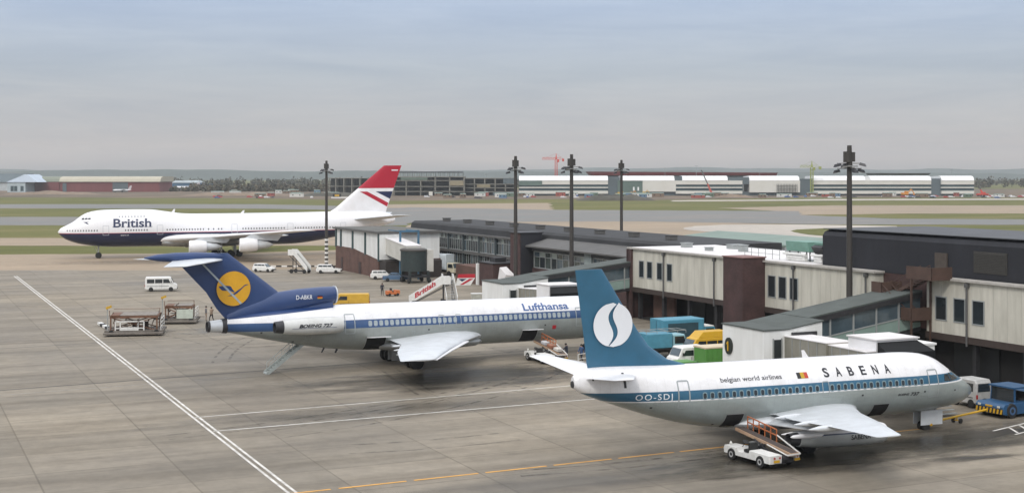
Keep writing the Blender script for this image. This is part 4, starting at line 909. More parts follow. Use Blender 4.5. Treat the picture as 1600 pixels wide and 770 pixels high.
# rooftop plant: green cased air handlers, pipes, rails
def ac_unit(label, a, b, w, l):
    t, F = bthing('rooftop_air_handler', label, 'air handler', a, b, 'air handlers on the white roof'); t.location.z = 8.4
    F = bframe(a, b, 8.4)
    m = MB(F); m.hexa([(a-w/2, b-l/2, 9.35), (a+w/2, b-l/2, 9.35), (a+w/2, b+l/2, 9.35), (a-w/2, b+l/2, 9.35)], [(a-w/2-.1, b-l/2, 10.3), (a+w/2, b-l/2, 10.3), (a+w/2, b+l/2, 10.3), (a-w/2-.1, b+l/2, 10.3)]); m.build('casing', ac_green, t)
    m = MB(F)
    for i in (-.4, 0, .4):
        for j in (-.45, .45): m.box(a+i*w-.05, a+i*w+.05, b+j*l-.05, b+j*l+.05, 8.4, 9.35)
    m.build('legs', dk_metal, t)
    m = MB(F); m.box(a-w/2-.3, a-w/2+.1, b-l/2+.3, b+l/2-.3, 8.45, 9.0); m.tube((a-w/2-.4, b-l/2, 9.1), (a-w/2-.4, b+l/2, 9.1), .12, .12, 8); m.tube((a-w/2-.2, b-l/3, 8.8), (a-w/2-.2, b+l/3, 8.8), .2, .2, 8); m.build('pipework', whitev, t)
    return t
ac_unit('long green cased air handler on the white terminal roof', 83.0, -108.5, 2.6, 3.6)
t = ac_unit('short green air handler with dark intake beside the charcoal storey', 83.2, -105.2, 2.6, 1.8)
m = MB(bframe(83.2, -105.2, 8.4)); m.hexa([(81.4, -106.0, 9.9), (81.4, -104.4, 9.9), (81.9, -104.4, 9.2), (81.9, -106.0, 9.2)], [(81.85, -106.0, 10.1), (81.85, -104.4, 10.1), (81.95, -104.4, 9.2), (81.95, -106.0, 9.2)]); m.build('intake_hood', dk_metal, t)
t, F = bthing('roof_railing', 'grey guard rail standing on the white terminal roof', 'railing', 81, -114); t.location.z = 8.4; F = bframe(81, -114, 8.4)
m = MB(F)
for k in range(6): b_ = -116.5+k*1.2; m.bar((81, b_, 8.4), (81, b_, 9.4), .045)
for z in (8.9, 9.4): m.bar((81, -116.5, z), (81, -110.5, z), .04)
m.build('rails', frame_gy, t)
# low pale building behind the roof
T2, F2 = bthing('low_shed', 'long low shed with pale green roof behind the white terminal roof', 'building', 130, -208)
m = MB(F2); m.box(130, 148, -208, -150, 0, 5.4); m.build('wall', M('pale_grey_wall', (.42, .44, .45), .7, var=.12, vs=.3), T2)
m = MB(F2); prof = [(129.5, 5.403), (129.5, 5.7), (139, 6.6), (148.5, 5.7), (148.5, 5.403)]; m.hexa([(a, -208.5, z) for a, z in prof], [(a, -149.5, z) for a, z in prof]); m.build('roof', roof_pg, T2)

# ------------------------------------------------------------------ pier: glazed two-storey finger
T3, F3 = bthing('glazed_pier', 'long two storey pier with dark flat roof and grey mullioned glazing', 'building', 88, -234)
m = MB(F3); m.box(88.3, 101, -235, -181, 0, 6.85); m.build('core_wall', M('dim_interior', (.03, .032, .034), .8, var=.3), T3)
m = MB(F3); m.box(86.4, 99.5, -181.0, -138.3, 0, 6.3); m.build('core_wall', MATS['dim_interior'], T3)
m = MB(F3); prof = [(88.5, 7.1), (88.7, 8.0), (89.3, 8.35), (101.5, 8.4), (101.5, 7.1)]; m.hexa([(a, -234.6, z) for a, z in prof], [(a, -138, z) for a, z in prof]); m.build('roof_upstand', roof_dk, T3)
m = MB(F3); m.box(87.6, 102, -235.4, -181.2, 6.85, 7.1); m.build('roof_edge', fascia_gy, T3)
m = MB(F3); m.hexa([(84.9, -177.6, 6.35), (84.9, -138.4, 6.35), (88.6, -138.4, 7.25), (88.6, -177.6, 7.25)], [(84.9, -177.6, 6.55), (84.9, -138.4, 6.55), (88.6, -138.4, 7.5), (88.6, -177.6, 7.5)]); m.build('roof_edge', fascia_gy, T3)
pane_cols = [glass_dk, M('glass_grey_green', (.055, .07, .065), .12, spec=.8, var=.4, vs=.5), glass_bl, M('glass_lit_panel', (.30, .34, .31), .3, var=.25)]
rnd = random.Random(5)
def bay(parent, F, a, b0, b1, z0, z1, nm, transom=None, pn=None):
    w = MB(F); m = w
    m.box(a-.1, a+.08, b0, b0+.14, z0, z1); m.box(a-.1, a+.08, b0+.14, b1, z1-.12, z1); m.box(a-.1, a+.08, b0+.14, b1, z0, z0+.12)
    for k in range(1, nm): x = b0+(b1-b0)*k/nm; m.box(a-.06, a+.05, x-.035, x+.035, z0+.12, z1-.12)
    if transom: m.box(a-.05, a+.045, b0+.14, b1, transom-.04, transom+.04)
    o = m.build('window_bay', frame_gy, parent)
    m = MB(F)
    for k in range(nm):
        x0 = b0+.1+(b1-b0-.1)*k/nm; x1 = b0+.1+(b1-b0-.1)*(k+1)/nm
        zz = transom or z1
        m.box(a+.01, a+.03, x0, x1, z0+.05, zz-.02, rnd.choice((0, 0, 0, 1, 2)))
        if transom: m.box(a+.01, a+.03, x0, x1, zz, z1-.05, rnd.choice((1, 1, 2, 3, 3, 0)))
    m.build('panes', pane_cols, o)
    return o
for k in range(8):
    b0 = -234.6+k*6.6
    bay(T3, F3, 88.15, b0, b0+6.6, 4.15, 6.85, 7, transom=6.0)
    bay(T3, F3, 88.15, b0, b0+6.6, 1.9 if k > 1 else 1.6, 3.75, 7)
    m = MB(F3); m.box(87.85, 88.2, b0-.14, b0+.14, 0, 6.85); m.build('pier_column', M('blue_grey_column', (.06, .08, .09), .6, var=.2), T3)
m = MB(F3); m.box(87.7, 88.3, -234.8, -181.5, 3.75, 4.12); m.build('floor_band', fascia_gy, T3)
m = MB(F3); m.box(87.8, 88.25, -234.8, -181.6, 0, 1.75); m.build('brick_base', brick_rd, T3)
for k in range(7):
    b0 = -177.4+k*5.55
    if k == 3: 
        m = MB(F3); m.box(85.9, 86.5, -161.2, -159.2, 0, 6.35); m.build('pale_pilaster', M('pale_pilaster', (.28, .33, .33), .6, var=.15), T3)
        bay(T3, F3, 86.25, -159.1, b0+5.5, 3.3, 5.75, 3, transom=5.0); continue
    bay(T3, F3, 86.25, b0, min(b0+5.55, -161.3) if k < 3 else b0+5.55, 3.3, 5.75, 3, transom=4.95)
m = MB(F3); m.box(85.9, 86.4, -177.5, -138.3, 5.78, 6.3); m.build('roof_band', M('dark_band', (.04, .042, .045), .7, var=.2), T3)
m = MB(F3); m.box(86.0, 86.4, -177.5, -138.3, 0, 3.28); m.build('plinth', brick_dk, T3)
for k in range(9):
    b_ = -228+k*9.7; m = MB(F3); m.box(92.5, 93.6, b_-.6, b_+.6, 8.4, 8.95); m.box(92.4, 93.7, b_-.7, b_+.7, 8.95, 9.02); m.build('roof_vent', fascia_gy, T3)
# dark brick stair tower of the pier
T4, F4 = bthing('dark_stair_tower', 'dark brick stair tower standing proud of the glazed pier', 'tower', 84.3, -181.6)
m = MB(F4); m.box(84.3, 87.8, -181.55, -178.1, 0, 8.3); m.build('brick_side', brick_dk, T4)
m = MB(F4); m.box(84.35, 87.8, -178.1, -177.95, .02, 8.29); m.build('slate_side', clad_dk, T4)
m = MB(F4); m.box(84.1, 88, -181.75, -177.85, 8.3, 8.45); m.build('coping', dk_metal, T4)
# low brick annexes
T5, F5 = bthing('brick_annexe', 'low red brick annexe with white end post before the pier glazing', 'annexe', 82.2, -196)
m = MB(F5); m.box(82.2, 87.7, -197.5, -189.2, 0, 2.7); m.build('wall', brick_rd, T5)
m = MB(F5); m.box(81.9, 82.2, -188.9, -188.3, 0, 3.35); m.build('end_post', white_panel, T5)
T6, F6 = bthing('brick_plant_room', 'small dark brick plant room beside the white end post', 'annexe', 81.6, -188)
m = MB(F6); m.box(82.1, 87.5, -188.0, -182.9, 0, 3.55); m.build('wall', brick_dk, T6)
m = MB(F6); m.box(82.0, 87.5, -188.1, -182.8, 3.55, 3.7); m.box(83.4, 85.2, -187, -185, 3.7, 4.35); m.build('roof_cap', dk_metal, T6)
T6b, F6b = bthing('white_canopy', 'bright white curved canopy between plant room and dark stair tower', 'canopy', 84, -180)
m = MB(F6b); m.hexa([(82.6, -182.3, 1.2), (82.6, -180.2, 1.2), (84.1, -179.2, 1.2), (84.1, -182.3, 1.2)], [(82.9, -182.3, 3.1), (82.7, -179.6, 2.2), (84.0, -178.9, 2.0), (84.0, -182.3, 3.2)]); m.build('cover', roof_wh, T6b)
m = MB(F6b); m.box(82.7, 82.85, -182.2, -182.05, 0, 1.3); m.box(83.8, 83.95, -179.6, -179.45, 0, 1.3); m.build('support', frame_gy, T6b)

# ------------------------------------------------------------------ boarding gates: room, sloping gallery, tunnel and cab
def gate(label, db, zb=0.0, a1=79.5, za=7.0, sign=None, tun=12.5, skew=-2.5, cabz=5.35, light=1):
    B = lambda b: b+db
    t, F = bthing('boarding_gate', label, 'boarding gate', 62, B(-90), 'boarding gates')
    z0, zr, zc = 4.72+zb, 4.72+zb, 5.22+zb
    m = MB(F)
    # room walls: outer loop with the roof kink
    side = [(62, 0), (62, z0), (64.2, zr), (67.6, zc), (67.6, 0)]
    m.hexa([(a, B(-92.3), z-.02 if z else z) for a, z in side], [(a, B(-86.6), z-.02 if z else z) for a, z in side])
    rm = m.build('gate_room', white_panel, t)
    m = MB(F)
    for (a0, za0), (a1_, za1) in (((61.9, z0), (64.2, zr)), ((64.2, zr), (67.7, zc+.02))):
        m.hexa([(a0, B(-92.4), za0), (a0, B(-86.5), za0), (a1_, B(-86.5), za1), (a1_, B(-92.4), za1)], [(a0, B(-92.4), za0+.1), (a0, B(-86.5), za0+.1), (a1_, B(-86.5), za1+.1), (a1_, B(-92.4), za1+.1)])
    m.build('roof', roof_gn, t)
    m = MB(F); m.box(62.9, 63.6, B(-86.62), B(-86.55), 2.0+zb, 4.0+zb); w_ = m.build('side_window', glass_dk, t)
    m = MB(F); m.box(62.8, 62.9, B(-86.62), B(-86.52), 1.9+zb, 4.1+zb); m.box(63.6, 63.7, B(-86.62), B(-86.52), 1.9+zb, 4.1+zb); m.build('frame', frame_gy, w_)
    # gallery climbing to the terminal
    g0, g1 = B(-92.1), B(-88.7); n = 5; a0 = 67.6; A = a1; zz = lambda a: zc+(za-zc)*(a-a0)/(A-a0)
    m = MB(F); m.hexa([(a0, g0-.15, zz(a0)+.02), (a0, g1+.3, zz(a0)+.02), (A, g1+.3, zz(A)), (A, g0-.15, zz(A))], [(a0, g0-.15, zz(a0)+.14), (a0, g1+.3, zz(a0)+.14), (A, g1+.3, zz(A)+.14), (A, g0-.15, zz(A)+.14)]); m.build('gallery_roof', roof_gn, t)
    m = MB(F); m.hexa([(a0, g1, zz(a0)-.45), (a0, g1+.28, zz(a0)-.45), (A, g1+.28, zz(A)-.45), (A, g1, zz(A)-.45)], [(a0, g1, zz(a0)+.0), (a0, g1+.28, zz(a0)+.0), (A, g1+.28, zz(A)), (A, g1, zz(A))]); m.build('gallery_eaves', dk_metal, t)
    m = MB(F); m.hexa([(a0, g1-.02, zz(a0)-2.95), (a0, g1+.05, zz(a0)-2.95), (A, g1+.05, zz(A)-2.95), (A, g1-.02, zz(A)-2.95)], [(a0, g1-.02, zz(a0)-1.85), (a0, g1+.05, zz(a0)-1.85), (A, g1+.05, zz(A)-1.85), (A, g1-.02, zz(A)-1.85)]); m.build('gallery_panel', panel_gn, t)
    m = MB(F); m.hexa([(a0, g0, zz(a0)-3.1), (a0, g1-.04, zz(a0)-3.1), (A, g1-.04, zz(A)-3.1), (A, g0, zz(A)-3.1)], [(a0, g0, zz(a0)-.02), (a0, g0+.1, zz(a0)-.02), (A, g0+.1, zz(A)-.02), (A, g0, zz(A)-.02)]); m.build('gallery_far_wall', panel_gn, t)
    m = MB(F); m.hexa([(a0, g0, zz(a0)-3.3), (a0, g1+.1, zz(a0)-3.3), (A, g1+.1, zz(A)-3.3), (A, g0, zz(A)-3.3)], [(a0, g0, zz(a0)-3.0), (a0, g1+.1, zz(a0)-3.0), (A, g1+.1, zz(A)-3.0), (A, g0, zz(A)-3.0)]); m.build('gallery_floor', dk_metal, t)
    for k in range(n):
        p = a0+(A-a0)*k/n; q = a0+(A-a0)*(k+1)/n
        m = MB(F); m.hexa([(p+.1, g1+.0, zz(p)-1.83), (p+.1, g1+.02, zz(p)-1.83), (q, g1+.02, zz(q)-1.83), (q, g1, zz(q)-1.83)], [(p+.1, g1, zz(p)-.47), (p+.1, g1+.02, zz(p)-.47), (q, g1+.02, zz(q)-.47), (q, g1, zz(q)-.47)]); pn = m.build('gallery_window', glass_bl, t)
        m = MB(F); m.box(p-.06, p+.08, g1-.05, g1+.12, zz(p)-3.0, zz(p)-.45); m.bar((p, g1+.07, zz(p)-1.85), (q, g1+.07, zz(q)-1.85), .07, .1); m.build('mullion', frame_gy, pn)
    for p in (70.5, 75.5):
        m = MB(F); m.box(p-.15, p+.15, g1-.3, g1, 0, zz(p)-3.2); m.box(p-.15, p+.15, g0, g0+.3, 0, zz(p)-3.2); m.build('gallery_leg', frame_gy, t)
    # tunnel towards the aircraft, in two telescoping lengths
    bb = -86.6; x0 = 64.0; x1 = x0+skew
    def seg(name, t0, t1, w0, h0, zf0, zf1, mat, top):
        bA, bB = bb+tun*t0, bb+tun*t1; aA, aB = x0+skew*t0, x0+skew*t1
        m = MB(F); m.hexa([(aA-w0/2+1.2, B(bA), zf0), (aA+w0/2+1.2, B(bA), zf0), (aB+w0/2+1.2, B(bB), zf1), (aB-w0/2+1.2, B(bB), zf1)], [(aA-w0/2+1.2, B(bA), zf0+h0), (aA+w0/2+1.2, B(bA), zf0+h0), (aB+w0/2+1.2, B(bB), zf1+h0), (aB-w0/2+1.2, B(bB), zf1+h0)]); o = m.build(name, mat, t)
        m = MB(F); m.hexa([(aA-w0/2+1.15, B(bA), zf0+h0+.004), (aA+w0/2+1.25, B(bA), zf0+h0+.004), (aB+w0/2+1.25, B(bB), zf1+h0+.004), (aB-w0/2+1.15, B(bB), zf1+h0+.004)], [(aA-w0/2+1.15, B(bA), zf0+h0+.07), (aA+w0/2+1.25, B(bA), zf0+h0+.07), (aB+w0/2+1.25, B(bB), zf1+h0+.07), (aB-w0/2+1.15, B(bB), zf1+h0+.07)]); m.build('tunnel_roof', top, o)
        m = MB(F)
        for k in range(1, 5): s_ = k/5; m.bar((aA+(aB-aA)*s_-w0/2+1.19, B(bA+(bB-bA)*s_), zf0+(zf1-zf0)*s_), (aA+(aB-aA)*s_-w0/2+1.19, B(bA+(bB-bA)*s_), zf0+(zf1-zf0)*s_+h0), .06)
        m.build('side_rib', frame_gy, o)['kind'] = 'stuff'
        return o
    tm = M('tunnel_side_taupe', (.26, .25, .21), .6, var=.15, vs=1)
    seg('tunnel', 0, .55, 2.5, 2.35, 1.85+zb, 2.15+zb, tm, roof_wh); seg('tunnel_extension', .50, 1.0, 2.1, 2.15, 2.2+zb, 2.4+zb, tm, roof_wh)
    m = MB(F); m.box(64.6, 67.0, B(-86.6), B(-86.45), 1.6+zb, 4.5+zb); m.build('tunnel_collar', dk_metal, t)
    bc = B(bb+tun)
    m = MB(F); m.box(62.5, 66.2, bc-3.0, bc, 2.3, cabz); c_ = m.build('cab', white, t)
    m = MB(F); m.box(62.4, 66.3, bc-3.1, bc+.1, cabz, cabz+.1); m.build('cab_roof', roof_wh, c_)
    m = MB(F); m.hexa([(61.5, bc+2.4, 2.2), (65.8, bc+2.4, 2.2), (65.8, bc+2.2, 4.75), (61.6, bc+2.2, 4.75)][::1], [(62.6, bc+.02, 2.4), (66.1, bc+.02, 2.4), (66.1, bc+.02, cabz-.12), (62.6, bc+.02, cabz-.12)]); m.build('folding_canopy', canvas_bk, c_)
    m = MB(F); m.box(66.25, 68.3, bc-2.6, bc-.6, 2.3, 4.7); m.box(66.25, 68.4, bc-2.7, bc-.5, 4.7, 4.85); m.build('service_landing', white_panel, t)
    m = MB(F)
    for k in range(10): m.box(66.4, 67.9, bc-.5+k*.26, bc-.25+k*.26, 2.2-k*.22, 2.25-k*.22)
    m.build('service_steps', frame_gy, t)
    m = MB(F)
    for a in (62.9, 65.8): m.box(a-.15, a+.15, bc-1.8, bc-1.5, .6, 2.3)
    m.box(62.6, 66.1, bc-1.9, bc-1.4, .5, .75); lg = m.build('drive_column', frame_gy, t)
    for a in (62.9, 65.8):
        m = MB(F); m.lathe([(-.15, .2), (-.15, .42), (0, .48), (.15, .42), (.15, .2)], (a, bc-1.65, .48), 'x', 16); m.build('wheel', tyre, lg, smooth=True)
    return t, F
G1, GF1 = gate('white boarding gate with black oval number board, bridging to the blue tailed airliner', 0.0)
m = MB(GF1); m.lathe([(0, .68), (.1, .68), (.1, .02)], (61.85, -91.75+.35, 3.15), 'x', 24); 
ob = MB(GF1); ob.loft([[(61.84, -91.3+.50*math.cos(u), 3.05+.68*math.sin(u)) for u in [2*math.pi*i/24 for i in range(24)]], [(61.97, -91.3+.50*math.cos(u), 3.05+.68*math.sin(u)) for u in [2*math.pi*i/24 for i in range(24)]]]); s_ = ob.build('number_board', M('board_black', (.015, .02, .015), .5, var=0), G1)
m = MB(GF1); m.box(61.80, 61.835, -91.36, -91.24, 2.65, 3.42); m.hexa([(61.80, -91.36, 3.28), (61.835, -91.36, 3.28), (61.835, -91.36, 3.40), (61.80, -91.36, 3.40)], [(61.80, -91.52, 3.16), (61.835, -91.52, 3.16), (61.835, -91.52, 3.26), (61.80, -91.52, 3.26)]); m.build('numeral_one', yel_b, s_)
G2, GF2 = gate('white boarding gate with grey roof behind the white nose of the trijet', -48.9, zb=0.05, a1=86.0, za=7.3, tun=10.5, skew=-1.0)

# third gate: white bays over a brick ramp wall, steel portal and dark round cab
T7, F7 = bthing('ramp_gate_building', 'gate building with tall white panels above a sloping brown brick wall, behind the parked cars', 'gate building', 73, -231)
# brick wall face (-a) with sloping top edge, run b -231.5 .. -208.5
def zt(b): return 4.25 if b < -222.5 else 4.25+(2.95-4.25)*(b+222.5)/14.0
bs = [-231.4, -222.5, -208.5]
for b0, b1 in zip(bs, bs[1:]):
    m = MB(F7); m.hexa([(73, b0, 0), (84, b0, 0), (84, b1, 0), (73, b1, 0)], [(73, b0, zt(b0)), (84, b0, zt(b0)), (84, b1, zt(b1)), (73, b1, zt(b1))]); m.build('brick_ramp_wall', brick_rd, T7)
n = 4; xs_ = [-231.4, -227.6, -221.3, -214.8, -208.5]
xs_ = [-231.4, -228.6, -222.0, -215.3, -208.5]
for b0, b1 in zip(xs_, xs_[1:]):
    m = MB(F7); m.hexa([(73.15, b0+.28, zt(b0)+.01), (83.9, b0+.28, zt(b0)+.01), (83.9, b1-.28, zt(b1)+.01), (73.15, b1-.28, zt(b1)+.01)], [(73.15, b0+.28, 7.2), (83.9, b0+.28, 7.2), (83.9, b1-.28, 7.2), (73.15, b1-.28, 7.2)]); m.build('white_bay_panel', white_panel, T7)
for b0 in xs_:
    m = MB(F7); m.box(72.95, 73.5, b0-.26, b0+.26, zt(b0)-.2, 7.25); m.build('bay_post', M('dark_teal_post', (.04, .075, .08), .5, var=.2), T7)
m = MB(F7); m.box(72.6, 84.0, -232, -208.0, 7.25, 7.55); m.build('roof', fascia_gy, T7)
m = MB(F7); m.box(72.9, 83.7, -231.7, -208.3, 7.553, 7.6); m.build('roof_felt', M('dull_roof_felt', (.11, .11, .10), .8, var=.3, vs=.3), T7)
m = MB(F7); m.box(73.1, 76.7, -208.5, -208.2, 3.0, 7.2); m.build('white_end_panel', white_panel, T7)
m = MB(F7); m.box(73.2, 83, -208.5, -205.5, 0, 2.9); m.build('dark_undercroft', M('undercroft_dark', (.035, .028, .025), .8, var=.2), T7)
for (b0, b1, z1) in ((-228.2, -227.2, 2.4), (-218.4, -217.2, 2.1)):
    m = MB(F7); m.box(72.93, 73.0, b0, b1, 0, z1); m.build('door', M('brown_door', (.05, .03, .028), .6, var=.1), T7)
T8, F8 = bthing('loading_bridge', 'old loading bridge with cream tunnel, blue portal frame and dark rounded cab', 'loading bridge', 72, -200)
m = MB(F8); m.hexa([(74.2, -208.2, 3.9), (76.7, -208.2, 3.9), (76.3, -197.5, 3.0), (73.8, -197.5, 3.0)], [(74.2, -208.2, 6.5), (76.7, -208.2, 6.5), (76.3, -197.5, 5.7), (73.8, -197.5, 5.7)]); tn_ = m.build('tunnel', M('cream_tunnel', (.55, .54, .50), .6, var=.15, vs=.6), T8)
m = MB(F8); m.hexa([(74.1, -208.2, 6.504), (76.8, -208.2, 6.504), (76.4, -197.5, 5.704), (73.7, -197.5, 5.704)], [(74.1, -208.2, 6.6), (76.8, -208.2, 6.6), (76.4, -197.5, 5.8), (73.7, -197.5, 5.8)]); m.build('tunnel_roof', roof_wh, tn_)
m = MB(F8)
for a in (74.6, 77.7): m.box(a-.14, a+.14, -202.6, -202.3, 0, 8.0)
m.box(74.6, 77.7, -202.6, -202.3, 7.7, 8.0)
for a in (74.6, 77.7): m.bar((a, -202.4, 7.85), (a, -208, 7.85), .16)
m.build('portal_frame', frame_bl, T8)
ring_ = []
for z in (1.9, 5.0): ring_.append([(75.0+2.2*math.cos(u)*(1 if math.cos(u) < 0 else .8), -197.0+2.3*math.sin(u), z) for u in [2*math.pi*i/20 for i in range(20)]])
m = MB(F8); m.loft(ring_); m.build('rotunda_cab', M('dark_teal_cab', (.025, .038, .038), .6, var=.3), T8, smooth=True)
ring_ = []
for z, k in ((5.0, 1.04), (5.25, 1.06), (5.4, .9)): ring_.append([(75.0+2.2*k*math.cos(u)*(1 if math.cos(u) < 0 else .8), -197.0+2.3*k*math.sin(u), z) for u in [2*math.pi*i/20 for i in range(20)]])
m = MB(F8); m.loft(ring_); m.build('cab_roof', M('dark_cab_roof', (.07, .065, .06), .7, var=.2), T8, smooth=True)
m = MB(F8); m.box(76.5, 77.6, -197.2, -195.6, 1.8, 5.2); m.build('cream_service_box', MATS['cream_tunnel'], T8)
for a, b_ in ((73.6, -198.6), (76.6, -198.6), (73.6, -195.4), (76.6, -195.4)):
    m = MB(F8); m.box(a-.18, a+.18, b_-.18, b_+.18, .3, 1.95); m.build('leg', M('dark_leg', (.03, .04, .04), .6, var=.2), T8)
m = MB(F8); m.box(73.4, 76.8, -198.9, -195.1, .95, 1.2); m.build('chassis', dk_metal, T8)
for a, b_ in ((73.4, -198.6), (76.8, -198.6), (73.4, -195.4), (76.8, -195.4)):
    m = MB(F8); m.lathe([(-.14, .2), (-.14, .4), (0, .46), (.14, .4), (.14, .2)], (a, b_, .46), 'x', 14); m.build('wheel', tyre, T8, smooth=True)

# ------------------------------------------------------------------ floodlight masts
def mast(label, x, y, h=19.2, rot=0.3, banded=False):
    t = thing('floodlight_mast', label, 'floodlight mast', (x, y, 0), rot, 'floodlight masts')
    m = MB(); m.tube((0, 0, 0), (0, 0, h*.55), .29, .26, 12); m.tube((0, 0, h*.55), (0, 0, h-1.6), .26, .22, 12); m.tube((0, 0, 0), (0, 0, .3), .5, .5, 12); m.build('pole', pole_m, t, smooth=True)
    if banded:
        for k in range(6): m = MB(); m.tube((0, 0, .6+k*.8), (0, 0, 1.0+k*.8), .35, .345, 12); m.build('white_band', whitev, t)
    m = MB(); m.tube((0, 0, h-1.6), (0, 0, h-1.52), .75, .75, 14); m.bar((-1.15, 0, h-1.75), (1.15, 0, h-1.75), .1, .08); m.bar((0, -1.0, h-1.7), (0, 1.0, h-1.7), .1, .08); m.bar((-.9, .6, h-1.3), (.9, -.6, h-1.3), .08, .08); m.build('head_platform', M('galvanised_grey', (.20, .20, .19), .6, var=.2), t)
    m = MB(); m.tube((0, 0, h-1.5), (0, 0, h+.3), .27, .2, 10); m.tube((-.2, 0, h-1.2), (-.2, 0, h-.25), .36, .36, 10); m.box(.1, .45, -.22, .22, h-1.15, h-.3); m.build('winch_cage', pole_m, t)
    m = MB(); 
    for px, py, pz in ((-1.1, 0, h-1.45), (1.1, 0, h-1.95), (-.9, .6, h-2.0), (.95, -.6, h-1.4), (0, 1.0, h-1.5), (0, -1.0, h-1.95)):
        q = MB(); ang = math.atan2(py, px); c, s = math.cos(ang), math.sin(ang)
        def L(u, v, w): return (px+u*c-v*s, py+u*s+v*c, pz+w)
        q.hexa([L(-.28, -.24, -.05), L(.33, -.24, -.2), L(.33, .24, -.2), L(-.28, .24, -.05)], [L(-.2, -.16, .18), L(.25, -.16, .06), L(.25, .16, .06), L(-.2, .16, .18)])
        f_ = q.build('floodlight', dk_metal, t)
        q = MB(); q.poly([L(-.24, -.2, -.07), L(.29, -.2, -.2), L(.29, .2, -.2), L(-.24, .2, -.07)]); q.build('lamp_glass', lamp_glass, f_)
    return t
m1 = mast('tall brown floodlight mast before the white terminal front, rightmost and nearest', 30.0, 119.5, rot=.2)
mast('floodlight mast just left of the blue tail tip, before the white boarding gate', 7.6, 171.5, rot=.5)
mast('floodlight mast against the dark stair tower of the pier', .5, 188.3, rot=.9)
mast('floodlight mast standing beyond the pier roof, smallest of the row', 19.3, 237, rot=.4)
mast('floodlight mast with black and white banded foot, before the jumbo jet', -34.5, 249.9, rot=1.1, banded=True)

# ------------------------------------------------------------------ vehicles (local x forward, y left, z up)
def wheels(t, xs, w, r=.31, tw=.18, gauge=None):
    for x in xs:
        for s in (-1, 1):
            m = MB(); y = s*(w/2-tw*.35)
            m.lathe([(-tw/2, r*.6), (-tw/2, r*.9), (0, r), (tw/2, r*.9), (tw/2, r*.6)], (x, y, r), 'y', 18, 0)
            m.lathe([(-tw*.45, .02), (-tw*.5, r*.55), (tw*.5, r*.55), (tw*.45, .02)], (x, y, r), 'y', 14, 1); m.build('wheel', [tyre, rim], t, smooth=True)
def body_shell(m, prof, w, tum=.0, ch=.07, mi=0):
    """side profile extruded across the width with chamfered shoulders; prof = [(x,z)...] closed"""
    zs = [z for x, z in prof]; zt_ = max(zs); zb = min(zs); cx = (max(x for x, z in prof)+min(x for x, z in prof))/2; cz = (zt_+zb)/2
    def ring(y, k): 
        return [((x-cx)*(1-k*.03)+cx, y*(1-tum*max(0, (z-zb)/(zt_-zb))), (z-cz)*(1-k*.08)+cz) for x, z in prof]
    m.loft([ring(-w/2, 1), ring(-w/2+ch, 0), ring(w/2-ch, 0), ring(w/2, 1)], mi)
def car(label, loc, rz, col, L=4.2, Wd=1.65, H=1.4, estate=True, name='parked_car', group='cars parked on the apron', cat='car'):
    t = thing(name, label, cat, loc, rz, group)
    h = L/2; sill = .28; belt = .84
    m = MB(); body_shell(m, [(-h, .36), (-h+.06, belt), (h*.33, belt+.04), (h-.12, belt-.12), (h, .62), (h-.02, .34), (h-.3, sill), (-h+.3, sill)], Wd, .03); m.build('body', col, t)
    rear = (-h+.12, -h+.32) if estate else (-h*.62, -h*.36)
    m = MB(); body_shell(m, [(rear[0], belt-.03), (rear[1], H-.04), (rear[1]+.15, H), (h*.08, H), (h*.2, H-.05), (h*.46, belt-.0)], Wd*.93, .14); cb = m.build('cabin', col, t)
    # glass: side panes, windscreen, rear window
    y0 = Wd*.93/2*.955; y1 = Wd*.93/2*.885
    x = rear[0]+.28; e = h*.30
    cuts = [(x, x+(e-x)*.32), (x+(e-x)*.35, x+(e-x)*.66), (x+(e-x)*.69, e)]
    for s in (-1, 1):
        for i, (p, q) in enumerate(cuts):
            q2 = q-.16 if i == 2 else q; p2 = p+.1 if i == 0 else p
            m = MB(); m.hexa([(p, s*(y0-.02), belt+.06), (q, s*(y0-.02), belt+.06), (q2, s*(y1-.02), H-.12), (p2, s*(y1-.02), H-.12)], [(p, s*(y0+.012), belt+.06), (q, s*(y0+.012), belt+.06), (q2, s*(y1+.012), H-.12), (p2, s*(y1+.012), H-.12)]); m.build('side_window', glass_dk, cb)
    m = MB(); m.hexa([(h*.45, -y0+.1, belt+.04), (h*.45, y0-.1, belt+.04), (h*.215, y1-.08, H-.08), (h*.215, -y1+.08, H-.08)], [(h*.45+.03, -y0+.1, belt+.05), (h*.45+.03, y0-.1, belt+.05), (h*.215+.03, y1-.08, H-.06), (h*.215+.03, -y1+.08, H-.06)]); m.build('windscreen', glass_bl, cb)
    m = MB(); m.hexa([(rear[0]-.015, -y0+.12, belt+.08), (rear[0]-.015, y0-.12, belt+.08), (rear[1]-.03, y1-.1, H-.12), (rear[1]-.03, -y1+.1, H-.12)], [(rear[0]+.03, -y0+.12, belt+.08), (rear[0]+.03, y0-.12, belt+.08), (rear[1]+.03, y1-.1, H-.12), (rear[1]+.03, -y1+.1, H-.12)]); m.build('rear_window', glass_dk, cb)
    for s in (-1, 1):
        m = MB(); m.box(h-.06, h+.02, s*Wd*.36-.11, s*Wd*.36+.11, .52, .68); m.build('headlight', lamp_glass, t)
        m = MB(); m.box(-h-.02, -h+.06, s*Wd*.38-.1, s*Wd*.38+.1, .5, .7); m.build('tail_light', tail_red, t)
    m = MB(); m.box(h-.05, h+.06, -Wd*.47, Wd*.47, .36, .47); m.build('bumper', dk_metal, t); m = MB(); m.box(-h-.06, -h+.05, -Wd*.47, Wd*.47, .36, .47); m.build('bumper', dk_metal, t)
    wheels(t, (-h*.6, h*.62), Wd, .30); return t
